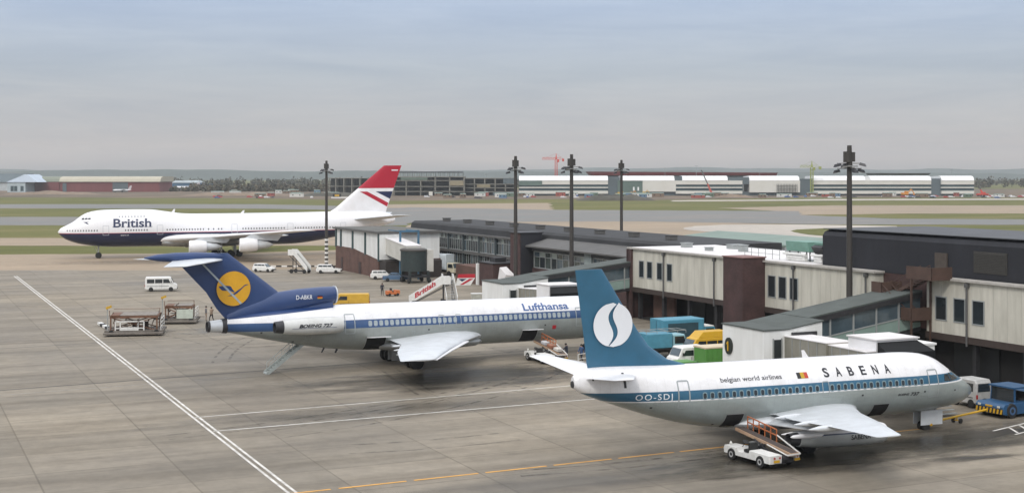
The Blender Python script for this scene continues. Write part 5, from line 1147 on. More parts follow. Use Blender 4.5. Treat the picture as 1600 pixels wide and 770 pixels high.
def van(label, loc, rz, col, L=4.6, Wd=1.85, H=2.05, windows=3, hood=.35, name='parked_van', group=None, roofcol=None, high=0, cat='van', blank=False):
    t = thing(name, label, cat, loc, rz, group); h = L/2; belt = 1.12
    m = MB(); body_shell(m, [(-h, .38), (-h+.03, H-.25), (-h+.15, H), (h*.50, H), (h*.60, H-.06), (h*.86-hood*.3, belt), (h-.08, belt-.14), (h, .8), (h, .36), (h-.25, .28), (-h+.25, .28)], Wd, .10, .1); bd = m.build('body', col, t)
    if high:
        m = MB(); body_shell(m, [(-h+.15, H-.02), (-h+.28, H+high), (h*.25, H+high), (h*.5, H-.02)], Wd*.86, .1, .15); m.build('raised_roof', roofcol or col, t)
    elif roofcol:
        m = MB(); body_shell(m, [(-h+.15, H-.01), (-h+.25, H+.05), (h*.45, H+.05), (h*.55, H-.03)], Wd*.85, .02); m.build('roof', roofcol, t)
    k = lambda z: Wd/2*(1-.10*(z-.28)/(H-.28)); z0, z1 = belt+.08, H-.28
    x = -h+.25; e = h*.62; n = windows
    for s in (-1, 1):
        for i in range(n):
            if blank and i < n-1: continue
            p = x+(e-x)*i/n+.05; q = x+(e-x)*(i+1)/n-.05; q2 = q-.28 if i == n-1 else q
            m = MB(); m.hexa([(p, s*(k(z0)-.03), z0), (q, s*(k(z0)-.03), z0), (q2, s*(k(z1)-.03), z1), (p, s*(k(z1)-.03), z1)], [(p, s*(k(z0)+.012), z0), (q, s*(k(z0)+.012), z0), (q2, s*(k(z1)+.012), z1), (p, s*(k(z1)+.012), z1)]); m.build('side_window', glass_dk, bd)
    m = MB(); a = (h*.86-hood*.3, belt); b = (h*.60, H-.06)
    def on(u, y, o): return (a[0]+(b[0]-a[0])*u+o, y, a[1]+(b[1]-a[1])*u+o*.5)
    m.hexa([on(.08, -k(1.2)+.14, -.02), on(.08, k(1.2)-.14, -.02), on(.88, k(1.9)-.12, -.02), on(.88, -k(1.9)+.12, -.02)], [on(.08, -k(1.2)+.14, .02), on(.08, k(1.2)-.14, .02), on(.88, k(1.9)-.12, .02), on(.88, -k(1.9)+.12, .02)]); m.build('windscreen', glass_bl, bd)
    m = MB(); m.hexa([(-h-.01, -Wd*.36, z0), (-h-.01, Wd*.36, z0), (-h+.02, Wd*.33, z1), (-h+.02, -Wd*.33, z1)], [(-h+.05, -Wd*.36, z0), (-h+.05, Wd*.36, z0), (-h+.08, Wd*.33, z1), (-h+.08, -Wd*.33, z1)])
    m.build('rear_window', glass_dk, bd)
    for s in (-1, 1):
        m = MB(); m.box(h-.05, h+.02, s*Wd*.36-.12, s*Wd*.36+.12, .62, .82); m.build('headlight', lamp_glass, t)
        m = MB(); m.box(-h-.02, -h+.05, s*Wd*.42-.08, s*Wd*.42+.06, .7, 1.0); m.build('tail_light', tail_red, t)
    m = MB(); m.box(h-.05, h+.08, -Wd*.46, Wd*.46, .36, .48); m.build('bumper', dk_metal, t)
    for s in (-1, 1):
        m = MB(); m.bar((h*.62, s*Wd*.47, 1.2), (h*.64, s*(Wd*.5+.12), 1.32), .03); m.box(h*.62, h*.66, s*(Wd*.5+.12)-.08, s*(Wd*.5+.12)+.08, 1.25, 1.5); m.build('wing_mirror', black, t)
        m = MB(); m.box(-h+.3, h*.5, s*(Wd/2-.012)-.012, s*(Wd/2-.012)+.012, .74, .79); m.build('side_trim', dk_metal, t)
    m = MB(); m.box(h*.05, h*.06, -Wd/2-.004, Wd/2+.004, .45, 1.1); m.build('door_seam', dk_metal, bd)
    wheels(t, (-h*.62, h*.62), Wd, .33); return t
def box_truck(label, loc, rz, body, cabm, L=6.2, Wd=2.3, H=3.0, cabL=1.6, boxz=.95, name='box_truck', group=None, cabroof=None):
    t = thing(name, label, 'truck', loc, rz, group); h = L/2; c0 = h-cabL
    m = MB(); body_shell(m, [(-h, boxz), (-h, H), (c0-.12, H), (c0-.12, boxz)], Wd, 0, .06); bx_ = m.build('box_body', body, t)
    m = MB(); m.box(-h-.02, -h, -.02, .02, boxz+.1, H-.12); m.box(-h-.03, -h, -Wd/2+.1, Wd/2-.1, boxz+.06, boxz+.12); m.build('door_seam', dk_metal, bx_)
    m = MB(); body_shell(m, [(c0, .55), (c0, 2.12), (h-.42, 2.12), (h-.12, 1.25), (h, 1.1), (h, .5)], Wd*.9, .08, .1); cb = m.build('cab', cabm, t)
    if cabroof: m = MB(); body_shell(m, [(c0+.02, 2.1), (c0+.06, 2.2), (h-.5, 2.2), (h-.42, 2.1)], Wd*.84, 0); m.build('cab_roof', cabroof, cb)
    kk = lambda z: Wd*.45*(1-.08*(z-.5)/1.62)
    for s in (-1, 1):
        m = MB(); m.hexa([(c0+.2, s*(kk(1.3)-.03), 1.3), (h-.3, s*(kk(1.3)-.03), 1.3), (h-.52, s*(kk(1.95)-.03), 1.95), (c0+.2, s*(kk(1.95)-.03), 1.95)], [(c0+.2, s*(kk(1.3)+.012), 1.3), (h-.3, s*(kk(1.3)+.012), 1.3), (h-.52, s*(kk(1.95)+.012), 1.95), (c0+.2, s*(kk(1.95)+.012), 1.95)]); m.build('side_window', glass_dk, cb)
        m = MB(); m.box(h-.04, h+.03, s*.8-.14, s*.8+.14, .72, .92); m.build('headlight', lamp_glass, t)
        m = MB(); m.box(h-.38, h-.33, s*(Wd*.45+.1)-.09, s*(Wd*.45+.1)+.09, 1.35, 1.8); m.bar((h-.36, s*Wd*.42, 1.75), (h-.36, s*(Wd*.45+.1), 1.75), .03); m.build('wing_mirror', black, t)
    m = MB(); m.hexa([(h-.14, -.9, 1.3), (h-.14, .9, 1.3), (h-.39, .84, 2.0), (h-.39, -.84, 2.0)], [(h-.10, -.9, 1.31), (h-.10, .9, 1.31), (h-.35, .84, 2.01), (h-.35, -.84, 2.01)]); m.build('windscreen', glass_bl, cb)
    m = MB(); m.box(-h+.1, h-.2, -.45, .45, .5, .72); m.box(-h+.05, c0, -Wd/2+.1, Wd/2-.1, boxz-.16, boxz-.02); m.build('chassis', dk_metal, t)
    wheels(t, (-h*.55, h*.66), Wd*.92, .42, .26); return t
def AB(a, b, z=.086): return ab(a, b, z)
van('white minibus with side windows standing alone left of the dark blue tail', (-50.8, 194.6, .086), .22, whitev, L=4.5, windows=3, name='minibus', cat='minibus')
car('small white estate car with red bumper band left of the far passenger steps', (-43.0, 233, .086), -.35, whitev, L=3.9, H=1.45, name='estate_car')
car('white estate car beside the far passenger steps, near the brick ramp wall', (-31.3, 229.8, .086), -.05, whitev, L=4.3, H=1.5, name='estate_car')
car('white car parked beside the blue one under the ramp wall', (-20.8, 216.5, .086), .12, whitev, L=4.1, name='parked_car')
car('blue saloon car parked beside the dark rounded cab', (-18.4, 212.3, .086), .05, M('car_blue', (.07, .13, .22), .35, var=.1), L=4.1, H=1.35, estate=False)
box_truck('white box truck parked before the pier glazing, cab towards the camera', (-11.6, 226.0, .086), R(-38), M('box_white', (.60, .66, .70), .5, var=.12), M('truck_cab_cream', (.62, .58, .45), .45, var=.15), L=6.6, H=3.5)
van('plain yellow delivery van just right of the dark blue intake', (-20.3, 168.5, .086), math.pi+.08, yellow, L=4.9, H=1.95, windows=3, blank=True, name='delivery_van')
bt = box_truck('bright blue box truck nearest the dark ground floor, rear towards the blue tail', AB(70.3, -111.2), TH, cyan_v, cyan_v, L=6.4, Wd=2.4, H=2.95, group='service vehicles by the white gate', cabroof=whitev)
m = MB(); m.box(-2.6, .8, -1.21, -1.19, 1.25, 2.6); m.build('dark_side_panel', M('panel_slate', (.03, .07, .09), .5, var=.2), bt)
bt2 = box_truck('small pale blue truck with roof rack behind the white pickup', AB(65.0, -106.6), TH, cyan_v, M('cab_pale_blue', (.25, .45, .52), .45, var=.1), L=4.6, Wd=2.0, H=2.3, cabL=1.7, group='service vehicles by the white gate')
m = MB()
for y in (-.85, .85): m.bar((-2.2, y, 2.5), (2.0, y, 2.5), .05)
for x in (-2.2, -1.1, 0, 1.1, 2.0): m.bar((x, -.85, 2.5), (x, .85, 2.5), .05); m.bar((x, -.85, 2.25), (x, -.85, 2.5), .04)
m.build('roof_rack', frame_gy, bt2)
van('yellow high roofed van parked between the blue truck and green container', AB(67.9, -104.1), TH+math.pi, yel_b, L=4.6, H=2.0, high=.55, windows=3, name='high_roof_van', group='service vehicles by the white gate')
van('white van with large windscreen in front of the yellow van', AB(63.2, -99.6), TH+math.pi, whitev, L=3.2, H=1.95, windows=2, name='white_van', group='service vehicles by the white gate', hood=.2)
car('lime green car behind the white crown of the nearest airliner', AB(60.6, -95.2), TH, green_v, L=3.9, group='service vehicles by the white gate')
t = thing('container', 'green container with cream lid beside the white gate room', 'container', AB(64.9, -97.6), TH)
m = MB(); body_shell(m, [(-1.7, .15), (-1.7, 2.0), (1.7, 2.0), (1.7, .15)], 1.8, 0, .05); m.build('bin', green_v, t)
m = MB(); m.box(-1.75, 1.75, -.93, .93, 2.0, 2.12); m.build('lid', M('lid_cream', (.6, .5, .36), .6, var=.1), t)
m = MB(); 
for k in range(7): m.box(-1.5+k*.48, -1.42+k*.48, -.94, -.9, .2, 1.95)
m.build('ribs', green_v, t)
van('pale grey white catering van behind the nose of the nearest airliner', (33.5, 98.0, .086), TH+math.pi/2, M('van_grey_white', (.45, .45, .44), .5, var=.2), L=2.5, Wd=1.6, H=2.05, windows=2, name='catering_van')
# tow tractor and tow bar
def tug(label, loc, rz):
    t = thing('tow_tractor', label, 'tow tractor', loc, rz)
    m = MB(); body_shell(m, [(-2.5, .35), (-2.5, 1.2), (-.9, 1.25), (-.8, 1.0), (1.1, 1.0), (2.1, .98), (2.3, .8), (2.3, .3), (2.0, .22), (-2.3, .22)], 2.5, .02, .08); m.build('body', blue_v, t)
    m = MB()
    for x in (-.75, .95):
        for y in (-1.05, 1.05): m.bar((x, y, .95), (x-.05, y*.95, 1.98), .09)
    m.box(-.85, 1.1, -1.12, 1.12, 1.96, 2.06); m.bar((-.75, -1.05, 1.4), (-.75, 1.05, 1.4), .06); c = m.build('canopy', blue_v, t)
    m = MB(); m.hexa([(.98, -1.0, 1.05), (.98, 1.0, 1.05), (.92, .95, 1.9), (.92, -.95, 1.9)], [(1.0, -1.0, 1.05), (1.0, 1.0, 1.05), (.94, .95, 1.9), (.94, -.95, 1.9)]); m.build('windscreen', glass_dk, c)
    m = MB(); m.box(-.5, -.1, -.6, .6, 1.0, 1.15); m.box(-.6, -.5, -.6, .6, 1.1, 1.6); m.build('seat', black, t); m = MB(); m.tube((.45, .4, 1.0), (.2, .4, 1.35), .02, .02, 6); m.tube((.2, .4, 1.35), (.18, .4, 1.38), .2, .2, 14); m.build('steering_wheel', black, t)
    m = MB(); m.box(2.28, 2.34, -1.22, 1.22, .3, .66); bp = m.build('bumper', black, t)
    for k in range(8):
        y = -1.16+k*.31; m = MB(); m.hexa([(2.343, y, .32), (2.343, y+.15, .32), (2.343, y+.22, .64), (2.343, y+.07, .64)], [(2.352, y, .32), (2.352, y+.15, .32), (2.352, y+.22, .64), (2.352, y+.07, .64)]); m.build('hazard_stripe', yel_b, bp)
    for s in (-1, 1):
        m = MB(); m.box(2.28, 2.33, s*.85-.12, s*.85+.12, .72, .86); m.build('headlight', lamp_glass, t)
    m = MB(); m.box(2.285, 2.32, -.3, .3, .72, .84); m.build('number_plate', yel_b, t)
    m = MB(); m.box(-2.3, -1.0, -.9, .9, 1.22, 1.5); m.build('engine_cover', blue_v, t)
    for x in (-1.6, 1.45):
        for s in (-1, 1):
            m = MB(); m.lathe([(-.16, .3), (-.16, .46), (0, .52), (.16, .46), (.16, .3)], (x, s*1.16, .52), 'y', 20, 0); m.lathe([(-.15, .02), (-.17, .28), (.17, .28), (.15, .02)], (x, s*1.16, .52), 'y', 14, 1); m.build('wheel', [tyre, M('blue_rim', (.05, .12, .25), .5, var=.1)], t, smooth=True)
    return t
tug('blue open cab tow tractor with yellow and black striped bumper', AB(71.9, -70.9), TH+math.pi+.05)
p0 = Vector(P7.root.location)+Matrix.Rotation(.421, 3, 'Z') @ Vector((15.4-3.6, 0, .35)); p1 = Vector(AB(69.45, -70.8, .55))
d_ = (p1-p0); t = thing('tow_bar', 'yellow tow bar between nose wheel and blue tow tractor', 'tow bar', (p0.x, p0.y, .086), math.atan2(d_.y, d_.x)); Ln = math.hypot(d_.x, d_.y)
m = MB(); m.tube((.3, 0, .4), (Ln-.1, 0, .5), .075, .075, 10); m.tube((-.1, -.35, .35), (1.2, 0, .42), .05, .06, 8); m.tube((-.1, .35, .35), (1.2, 0, .42), .05, .06, 8); m.box(-.2, -.05, -.4, .4, .28, .42); m.build('bar', yel_b, t)
for s in (-1, 1): m = MB(); m.lathe([(-.06, .08), (-.06, .17), (.06, .17), (.06, .08)], (Ln*.48, s*.28, .18), 'y', 14); m.build('wheel', tyre, t, smooth=True)
m = MB(); m.bar((Ln*.48, -.3, .18), (Ln*.48, .3, .18), .06); m.bar((Ln*.48, 0, .18), (Ln*.48, 0, .45), .07); m.build('axle', yel_b, t)

# ---- belt loaders: driver side on the left, belt on the right
def belt_loader(label, loc, rz, bags=True):
    t = thing('belt_loader', label, 'belt loader', loc, rz, 'belt loaders at the aircraft holds')   # local x towards the aircraft
    m = MB(); body_shell(m, [(-2.05, .35), (-2.1, .82), (-.3, .86), (-.22, .62), (.75, .62), (.85, .84), (2.0, .80), (2.1, .6), (2.05, .35)], .95, .02, .05)
    b_ = MB(); b_.v = [(x, y+.62, z) for x, y, z in m.v]; b_.f = m.f; b_.m = m.m; b_.build('left_body', whitev, t)
    m = MB(); m.box(-2.1, -1.2, -1.1, -.82, .4, .85); m.build('rear_side_box', whitev, t)
    m = MB(); m.box(1.2, 2.0, -1.1, -.82, .4, .8); m.build('front_side_box', whitev, t)
    m = MB(); m.box(-2.0, 2.0, -.75, .15, .32, .55); m.tube((-1.9, -.3, .55), (-1.9, .1, .55), .22, .22, 12); m.build('chassis', dk_metal, t)
    m = MB(); m.box(-.05, .35, .35, .95, .66, .82); m.box(-.2, -.05, .35, .95, .7, 1.25); m.build('seat', black, t)
    m = MB(); m.tube((.9, .62, .8), (.6, .62, 1.15), .02, .02, 6); m.tube((.6, .62, 1.13), (.58, .62, 1.17), .19, .19, 14); m.build('steering_wheel', black, t)
    m = MB(); m.lathe([(0, .04), (.1, .09), (.22, .02)], (1.6, .9, .85), 'z', 8); m.build('beacon', lamp_glass, t)
    # inclined belt
    def Bz(x): return .95+(x+2.4)*(1.65-.95)/4.9
    x0, x1 = -2.4, 2.5
    m = MB(); m.hexa([(x0, -.8, Bz(x0)-.2), (x0, -.16, Bz(x0)-.2), (x1, -.16, Bz(x1)-.2), (x1, -.8, Bz(x1)-.2)], [(x0, -.8, Bz(x0)-.03), (x0, -.16, Bz(x0)-.03), (x1, -.16, Bz(x1)-.03), (x1, -.8, Bz(x1)-.03)]); fr_ = m.build('belt_frame', M('belt_frame_tan', (.40, .27, .18), .6, var=.2), t)
    m = MB(); m.hexa([(x0+.05, -.72, Bz(x0)-.028), (x0+.05, -.24, Bz(x0)-.028), (x1-.05, -.24, Bz(x1)-.028), (x1-.05, -.72, Bz(x1)-.028)], [(x0+.05, -.72, Bz(x0)), (x0+.05, -.24, Bz(x0)), (x1-.05, -.24, Bz(x1)), (x1-.05, -.72, Bz(x1))]); m.build('belt', M('belt_rubber_brown', (.07, .055, .05), .8, var=.2), fr_)
    m = MB(); y = -.88
    for dz in (.32, .66): m.bar((-.4, y, Bz(-.4)+dz), (x1-.3, y, Bz(x1-.3)+dz), .06)
    for k in range(6): x = -.4+k*(x1+.1)/5; m.bar((x, y, Bz(x)-.1), (x, y, Bz(x)+.66), .05)
    m.build('handrail', orange_r, t)
    m = MB(); m.bar((x0, -.9, Bz(x0)-.1), (-.4, -.9, Bz(-.4)+.34), .06); m.bar((x0, -.9, Bz(x0)-.1), (x0-.05, .1, Bz(x0)-.1), .07); m.bar((x0, .1, Bz(x0)-.1), (-.6, .02, Bz(-.6)-.05), .05); m.build('end_frame', whitev, t)
    m = MB()
    for y in (-.78, -.1): m.bar((-1.3, y, .5), (.7, y, Bz(.7)-.16), .08); m.bar((1.4, y, .5), (-.3, y, Bz(-.3)-.16), .08)
    m.build('lift_arm', dk_metal, t)
    for y in (.38, .78, -.95):
        m = MB(); m.tube((-2.12, y, .68), (-2.15, y, .68), .06, .06, 10); m.build('tail_light', tail_red, t)
    for y in (.6, -.92): m = MB(); m.box(-2.14, -2.1, y-.2, y+.2, .42, .56); m.build('number_plate', yel_b, t)
    for x in (-1.25, 1.3):
        for s in (-1, 1): m = MB(); m.lathe([(-.12, .2), (-.12, .33), (0, .37), (.12, .33), (.12, .2)], (x, s*1.02, .37), 'y', 18, 0); m.lathe([(-.11, .02), (-.13, .18), (.13, .18), (.11, .02)], (x, s*1.02, .37), 'y', 12, 1); m.build('wheel', [tyre, rim], t, smooth=True)
    return t
BL = belt_loader('white belt loader with orange rails under the nearest airliner', (14.55, 78.7, .086), R(120))
dup(BL, (3.0, 121.2, .086), R(118), 'white belt loader with tan belt at the middle airliner, beside the baggage trolleys')
# suitcases riding on the second belt
for k, (u, c) in enumerate(((-1.5, (.55, .52, .48)), (-.3, (.30, .13, .08)), (.8, (.5, .5, .52)))):
    z = .95+(u+2.4)*.7/4.9; q = Matrix.Rotation(R(118), 3, 'Z') @ Vector((u, -.43, 0))
    t = thing('suitcase', ('pale grey suitcase lowest on the tan belt', 'brown suitcase in the middle of the tan belt', 'silver suitcase highest on the tan belt')[k], 'suitcase', (3.0+q.x, 121.2+q.y, .086+z+.03), R(118), 'luggage on the belt'); t.rotation_euler = (0, -math.atan(.7/4.9), R(118))
    m = MB(); body_shell(m, [(-.36, 0), (-.36, .24), (.36, .24), (.36, 0)], .5, 0, .05); m.build('shell', M('case_%s' % ('grey', 'brown', 'silver')[k], c, .5, var=.1), t)
    m = MB(); m.bar((-.1, -.27, .12), (.1, -.27, .12), .03); m.build('handle', black, t)
# baggage trolleys and small tug by the middle airliner
def trolley(label, loc, rz, load=True):
    t = thing('baggage_trolley', label, 'baggage trolley', loc, rz, 'baggage trolleys by the middle airliner')
    m = MB(); m.box(-1.4, 1.4, -.75, .75, .48, .58); m.build('deck', M('trolley_deck_grey', (.35, .34, .32), .7, var=.3), t)
    m = MB(); 
    for y in (-.7, .7): m.bar((1.37, y, .55), (1.37, y, 1.35), .05)
    m.bar((1.37, -.7, 1.35), (1.37, .7, 1.35), .05); m.bar((1.37, -.7, .95), (1.37, .7, .95), .04); m.build('end_rail', whitev, t)
    m = MB(); m.bar((1.4, 0, .4), (2.3, 0, .35), .07); m.build('draw_bar', dk_metal, t)
    for x in (-.95, .95):
        for s in (-1, 1): m = MB(); m.lathe([(-.06, .1), (-.06, .2), (.06, .2), (.06, .1)], (x, s*.6, .2), 'y', 12); m.build('wheel', tyre, t, smooth=True)
    return t
TR = trolley('empty flat baggage trolley at the foot of the tan belt', (5.1, 117.2, .086), R(-40))
dup(TR, (7.6, 115.1, .086), R(-40), 'flat baggage trolley loaded with tan cases, next to the blue fin')
for k, (x, y, z, w, l, h_, c) in enumerate(((7.2, 115.5, .67, .8, .5, .55, (.42, .22, .12)), (7.9, 114.9, .67, .7, .55, .5, (.5, .48, .42)), (7.3, 115.4, 1.22, .6, .4, .3, (.45, .28, .16)))):
    t = thing('baggage_case', ('large tan case on the loaded trolley, left one', 'pale case on the loaded trolley, right one', 'small tan case stacked on top of another')[k], 'case', (x, y, z), R(-40+k*9), 'luggage on the trolley')
    m = MB(); body_shell(m, [(-w/2, 0), (-w/2, h_), (w/2, h_), (w/2, 0)], l, 0, .05); m.build('shell', M('bag_%d' % k, c, .6, var=.15), t); m = MB(); m.bar((-.08, -l/2-.02, h_*.6), (.08, -l/2-.02, h_*.6), .03); m.build('handle', black, t)

# ---- passenger steps
def steps(label, loc, rz, H=3.1, run=4.2, side_txt=None, emblem=False, base=None, wd=1.3):
    t = thing('passenger_steps', label, 'passenger steps', loc, rz, 'mobile passenger steps')   # local x uphill
    n = 15; gm = M('step_grey', (.35, .37, .38), .6, var=.2)
    m = MB()
    for k in range(n): x = run*k/n; z = .45+(H-.45)*(k+1)/n; m.box(x, x+run/n+.03, -wd/2, wd/2, z-.05, z)
    m.build('treads', gm, t)
    for s in (-1, 1):
        m = MB(); y = s*(wd/2+.04); m.hexa([(0, y-.03, .3), (run, y-.03, H-.25), (run, y-.03, H+.75), (0, y-.03, 1.25)], [(0, y+.03, .3), (run, y+.03, H-.25), (run, y+.03, H+.75), (0, y+.03, 1.25)])
        m.hexa([(run, y-.03, H-.25), (run+1.1, y-.03, H-.25), (run+1.1, y-.03, H+.75), (run, y-.03, H+.75)], [(run, y+.03, H-.25), (run+1.1, y+.03, H-.25), (run+1.1, y+.03, H+.75), (run, y+.03, H+.75)])
        pn = m.build('side_panel', whitev, t)
        if side_txt:
            vs, fs = text_mesh(side_txt, .62, bold=.04, serif=True); sl = (H-.45)/run; w = max(v[0] for v in vs); vs = [(a*2.7/w, b_) for a, b_ in vs]
            b = bmesh.new(); bv = []
            for a, c in vs: 
                xx = (.7+a) if s < 0 else (.7+2.7-a); bv.append(b.verts.new((xx, y+s*.036, .62+xx*sl+c)))
            for f in fs:
                try: b.faces.new([bv[i] for i in f])
                except ValueError: pass
            me = bpy.data.meshes.new('lettering'); b.to_mesh(me); b.free(); me.materials.append(red_p); o = bpy.data.objects.new('lettering', me); COL.objects.link(o); o.parent = pn
        if emblem:
            X0 = run-.6
            for nm, pts, mt_ in (('red_band', [(0, .95), (2.3, .95), (2.3, 1.6), (.15, 1.6)], red_p), ('white_field', [(-.2, -.3), (1.7, -.3), (2.3, .95), (0, .95)], whitev), ('navy_wedge', [(.15, .8), (1.2, .8), (.6, .35)], tn), ('red_bar', [(.3, -.2), (.75, -.2), (2.1, .8), (1.55, .8)], red_p)):
                m = MB(); o_ = .05 if nm == 'white_field' else .065
                
                if s < 0: m.hexa([(.6-o_, -wd/2-.1-a, H-.3+c*.75) for a, c in pts], [(.6, -wd/2-.1-a, H-.3+c*.75) for a, c in pts]); m.build(nm, mt_, pn)
    m = MB(); m.box(run, run+1.15, -wd/2, wd/2, H-.08, H); m.build('platform', gm, t)
    m = MB(); 
    for y in (-wd/2+.1, wd/2-.1): m.bar((run+.2, y, .4), (run+.2, y, H-.1), .1); m.bar((.6, y, .4), (run+.9, y, H-.3), .08); m.bar((0, y, .4), (run+1.2, y, .4), .12, .16)
    m.build('undercarriage', dk_metal, t); wheels(t, (.5, run+.4), wd+.4, .36, .2); return t
steps('white steps with red lettering on the side panel, behind the middle airliner', (-13.2, 172.5, .086), R(8), 3.0, 4.2, side_txt='British')
steps('white steps seen from their foot, with red, white and blue side board', (-7.6, 171.2, .086), R(102), 3.2, 3.4, emblem=True)
steps('white passenger steps alone near the jumbo, between the two estate cars', (-34.6, 229.2, .086), R(160), 3.3, 2.6)

# ---- cargo loading platforms on the left
def cargo_loader(label, loc, rz, w=5.6, d=3.4, top=1.9, front=True):
    t = thing('cargo_loader', label, 'cargo loader', loc, rz, 'rusty cargo loaders left of the middle airliner')
    m = MB(); m.box(-w/2, w/2, -d/2, d/2, .30, .52); m.box(-w/2, w/2, -d/2-.9, -d/2, .18, .36); m.build('base_frame', M('grimy_base', (.16, .14, .12), .75, var=.4, vs=2), t)
    m = MB(); m.box(-w/2+.5, w/2-.6, -d/2+.4, d/2, top-.22, top); m.build('raised_deck', rust, t)
    m = MB()
    for k in range(9): y = -d/2+.55+k*(d-.6)/8; m.tube((-w/2+.6, y, top+.06), (w/2-.7, y, top+.06), .06, .06, 8)
    m.build('rollers', M('roller_steel', (.25, .23, .21), .5, metal=.5, var=.3), t)
    m = MB()
    for x in (-w/2+.6, w/2-.7):
        for y in (-d/2+.5, d/2-.15): m.bar((x, y, .5), (x, y, top-.1), .14)
    for y in (-d/2+.6, d/2-.3): m.bar((-w/2+.7, y, .5), (w/2-.9, y, top-.2), .1); m.bar((w/2-.9, y, .5), (-w/2+.7, y, top-.2), .1)
    m.build('scissor_frame', rust, t)
    if front:
        m = MB(); x0 = -w/2+1.1
        for x in (x0, x0+.5, x0+2.3, x0+2.9): m.bar((x, -d/2+.2, .5), (x, -d/2+.2, 1.45), .12)
        m.bar((x0, -d/2+.2, 1.45), (x0+2.9, -d/2+.2, 1.45), .12); m.bar((x0, -d/2+.2, .75), (x0+2.9, -d/2+.2, .75), .1); m.box(x0+.55, x0+2.25, -d/2+.17, -d/2+.23, .52, .85); m.build('white_frame', whitev, t)
    else:
        m = MB(); m.box(-w/2+1.9, w/2-.5, -d/2-.05, -d/2+.35, .55, 1.55); m.build('white_tank', M('tank_pale_green', (.5, .55, .48), .5, var=.2), t)
    m = MB(); m.bar((-w/2+.3, -d/2+.2, .5), (-w/2+.3, -d/2+.2, 2.9), .08); m.bar((-w/2+.3, -d/2+.2, 2.9), (-w/2+.7, -d/2+.1, 3.1), .06); m.build('lamp_post', frame_gy, t)
    m = MB(); m.hexa([(-w/2+.2, -d/2, 2.75), (-w/2+.75, -d/2, 2.95), (-w/2+.75, -d/2+.3, 2.95), (-w/2+.2, -d/2+.3, 2.75)], [(-w/2+.15, -d/2, 3.0), (-w/2+.7, -d/2, 3.2), (-w/2+.7, -d/2+.3, 3.2), (-w/2+.15, -d/2+.3, 3.0)]); m.build('yellow_lamp', yellow, t)
    m = MB()
    for z in (.9, 1.3, 1.7): m.bar((w/2-.25, -d/2, z), (w/2-.25, d/2, z), .05)
    for y in (-d/2, 0, d/2): m.bar((w/2-.25, y, .5), (w/2-.25, y, 1.7), .06)
    m.build('guard_rail', whitev, t)
    rn = random.Random(int(w*10))
    m = MB()
    for k in range(26):
        x = rn.uniform(-w/2+.3, w/2-.5); y = rn.uniform(-d/2, d/2); z = rn.uniform(.5, top-.2); a = rn.choice((0, 1, 2))
        e = rn.uniform(.3, 1.3); q = (x+e, y, z) if a == 0 else (x, y+e*.7, z) if a == 1 else (x+e*.3, y, min(top+.3, z+e*.8)); m.bar((x, y, z), q, rn.uniform(.05, .12))
    for k in range(6): x = rn.uniform(-w/2+.5, w/2-1.2); y = rn.uniform(-d/2+.2, d/2-.6); m.box(x, x+rn.uniform(.3, .8), y, y+.4, .52, .52+rn.uniform(.2, .7))
    cl = m.build('hydraulic_clutter', M('greasy_parts', (.10, .075, .06), .7, var=.4, vs=3), t); cl['kind'] = 'stuff'
    m = MB(); m.box(-w/2+.6, -w/2+1.5, -d/2+.3, d/2-.3, top, top+.12); m.bar((-w/2+.5, -d/2+.4, top), (-w/2+.5, -d/2+.4, top+.6), .06); m.bar((w/2-.7, d/2-.2, top), (w/2-.7, d/2-.2, top+.5), .06); m.bar((-w/2+.5, d/2-.2, top+.45), (w/2-.7, d/2-.2, top+.45), .05); m.build('deck_rail', rust, t)
    wheels(t, (-w/2+.7, w/2-.7), d, .3, .22); return t
cargo_loader('large rusty cargo loader with white front frame, left of the striped barrier poles', (-39.9, 142.6, .086), .16, 6.0, 3.8, 2.0)
cargo_loader('smaller rusty cargo loader with pale tank, nearer the dark blue tail', (-37.9, 153.5, .086), .10, 4.2, 2.8, 1.9, front=False)
t = thing('striped_barrier', 'black and white striped barrier lying beside the larger cargo loader', 'barrier', (-43.6, 145.6, .086), R(-63))
for k in range(8):
    m = MB(); m.box(-6.0+k*1.5, -4.5+k*1.5, -.25, .25, .02, .28); m.build('stripe_block', whitev if k % 2 == 0 else black, t)
t = thing('low_barrier_rail', 'low black and white rail on the apron beside the far passenger steps', 'barrier', (-37.5, 245, .07), 0)
for k in range(15):
    m = MB(); m.box(-7.5+k*1.0, -6.5+k*1.0, -.08, .08, .05, .3); m.build('rail_block', black if k % 2 == 0 else whitev, t)
t = thing('luggage_bin', 'low white bin standing left of the middle boarding gate', 'bin', (-4.3, 176.5, .086), .1)
m = MB(); body_shell(m, [(-1.0, .25), (-1.05, 1.2), (1.05, 1.2), (1.0, .25)], 1.2, 0, .05); m.build('tub', M('bin_cream', (.55, .55, .48), .6, var=.2), t); m = MB(); m.box(-1.1, 1.1, -.65, .65, 1.2, 1.27); m.build('lid', whitev, t); wheels(t, (-.7, .7), 1.1, .16, .08)
t = thing('baggage_tug', 'small orange baggage tug near the standing man', 'baggage tug', (-16.6, 186.6, .086), .5)
m = MB(); body_shell(m, [(-.9, .25), (-.9, .75), (-.3, .78), (-.2, .55), (.3, .55), (.4, .85), (.95, .8), (.95, .25)], .95, 0, .05); m.build('body', M('tug_orange', (.55, .16, .05), .5, var=.15), t); m = MB(); m.box(-.25, .1, -.3, .3, .56, .7); m.box(-.3, -.2, -.3, .3, .6, 1.1); m.build('seat', black, t); wheels(t, (-.6, .6), .95, .22, .14)

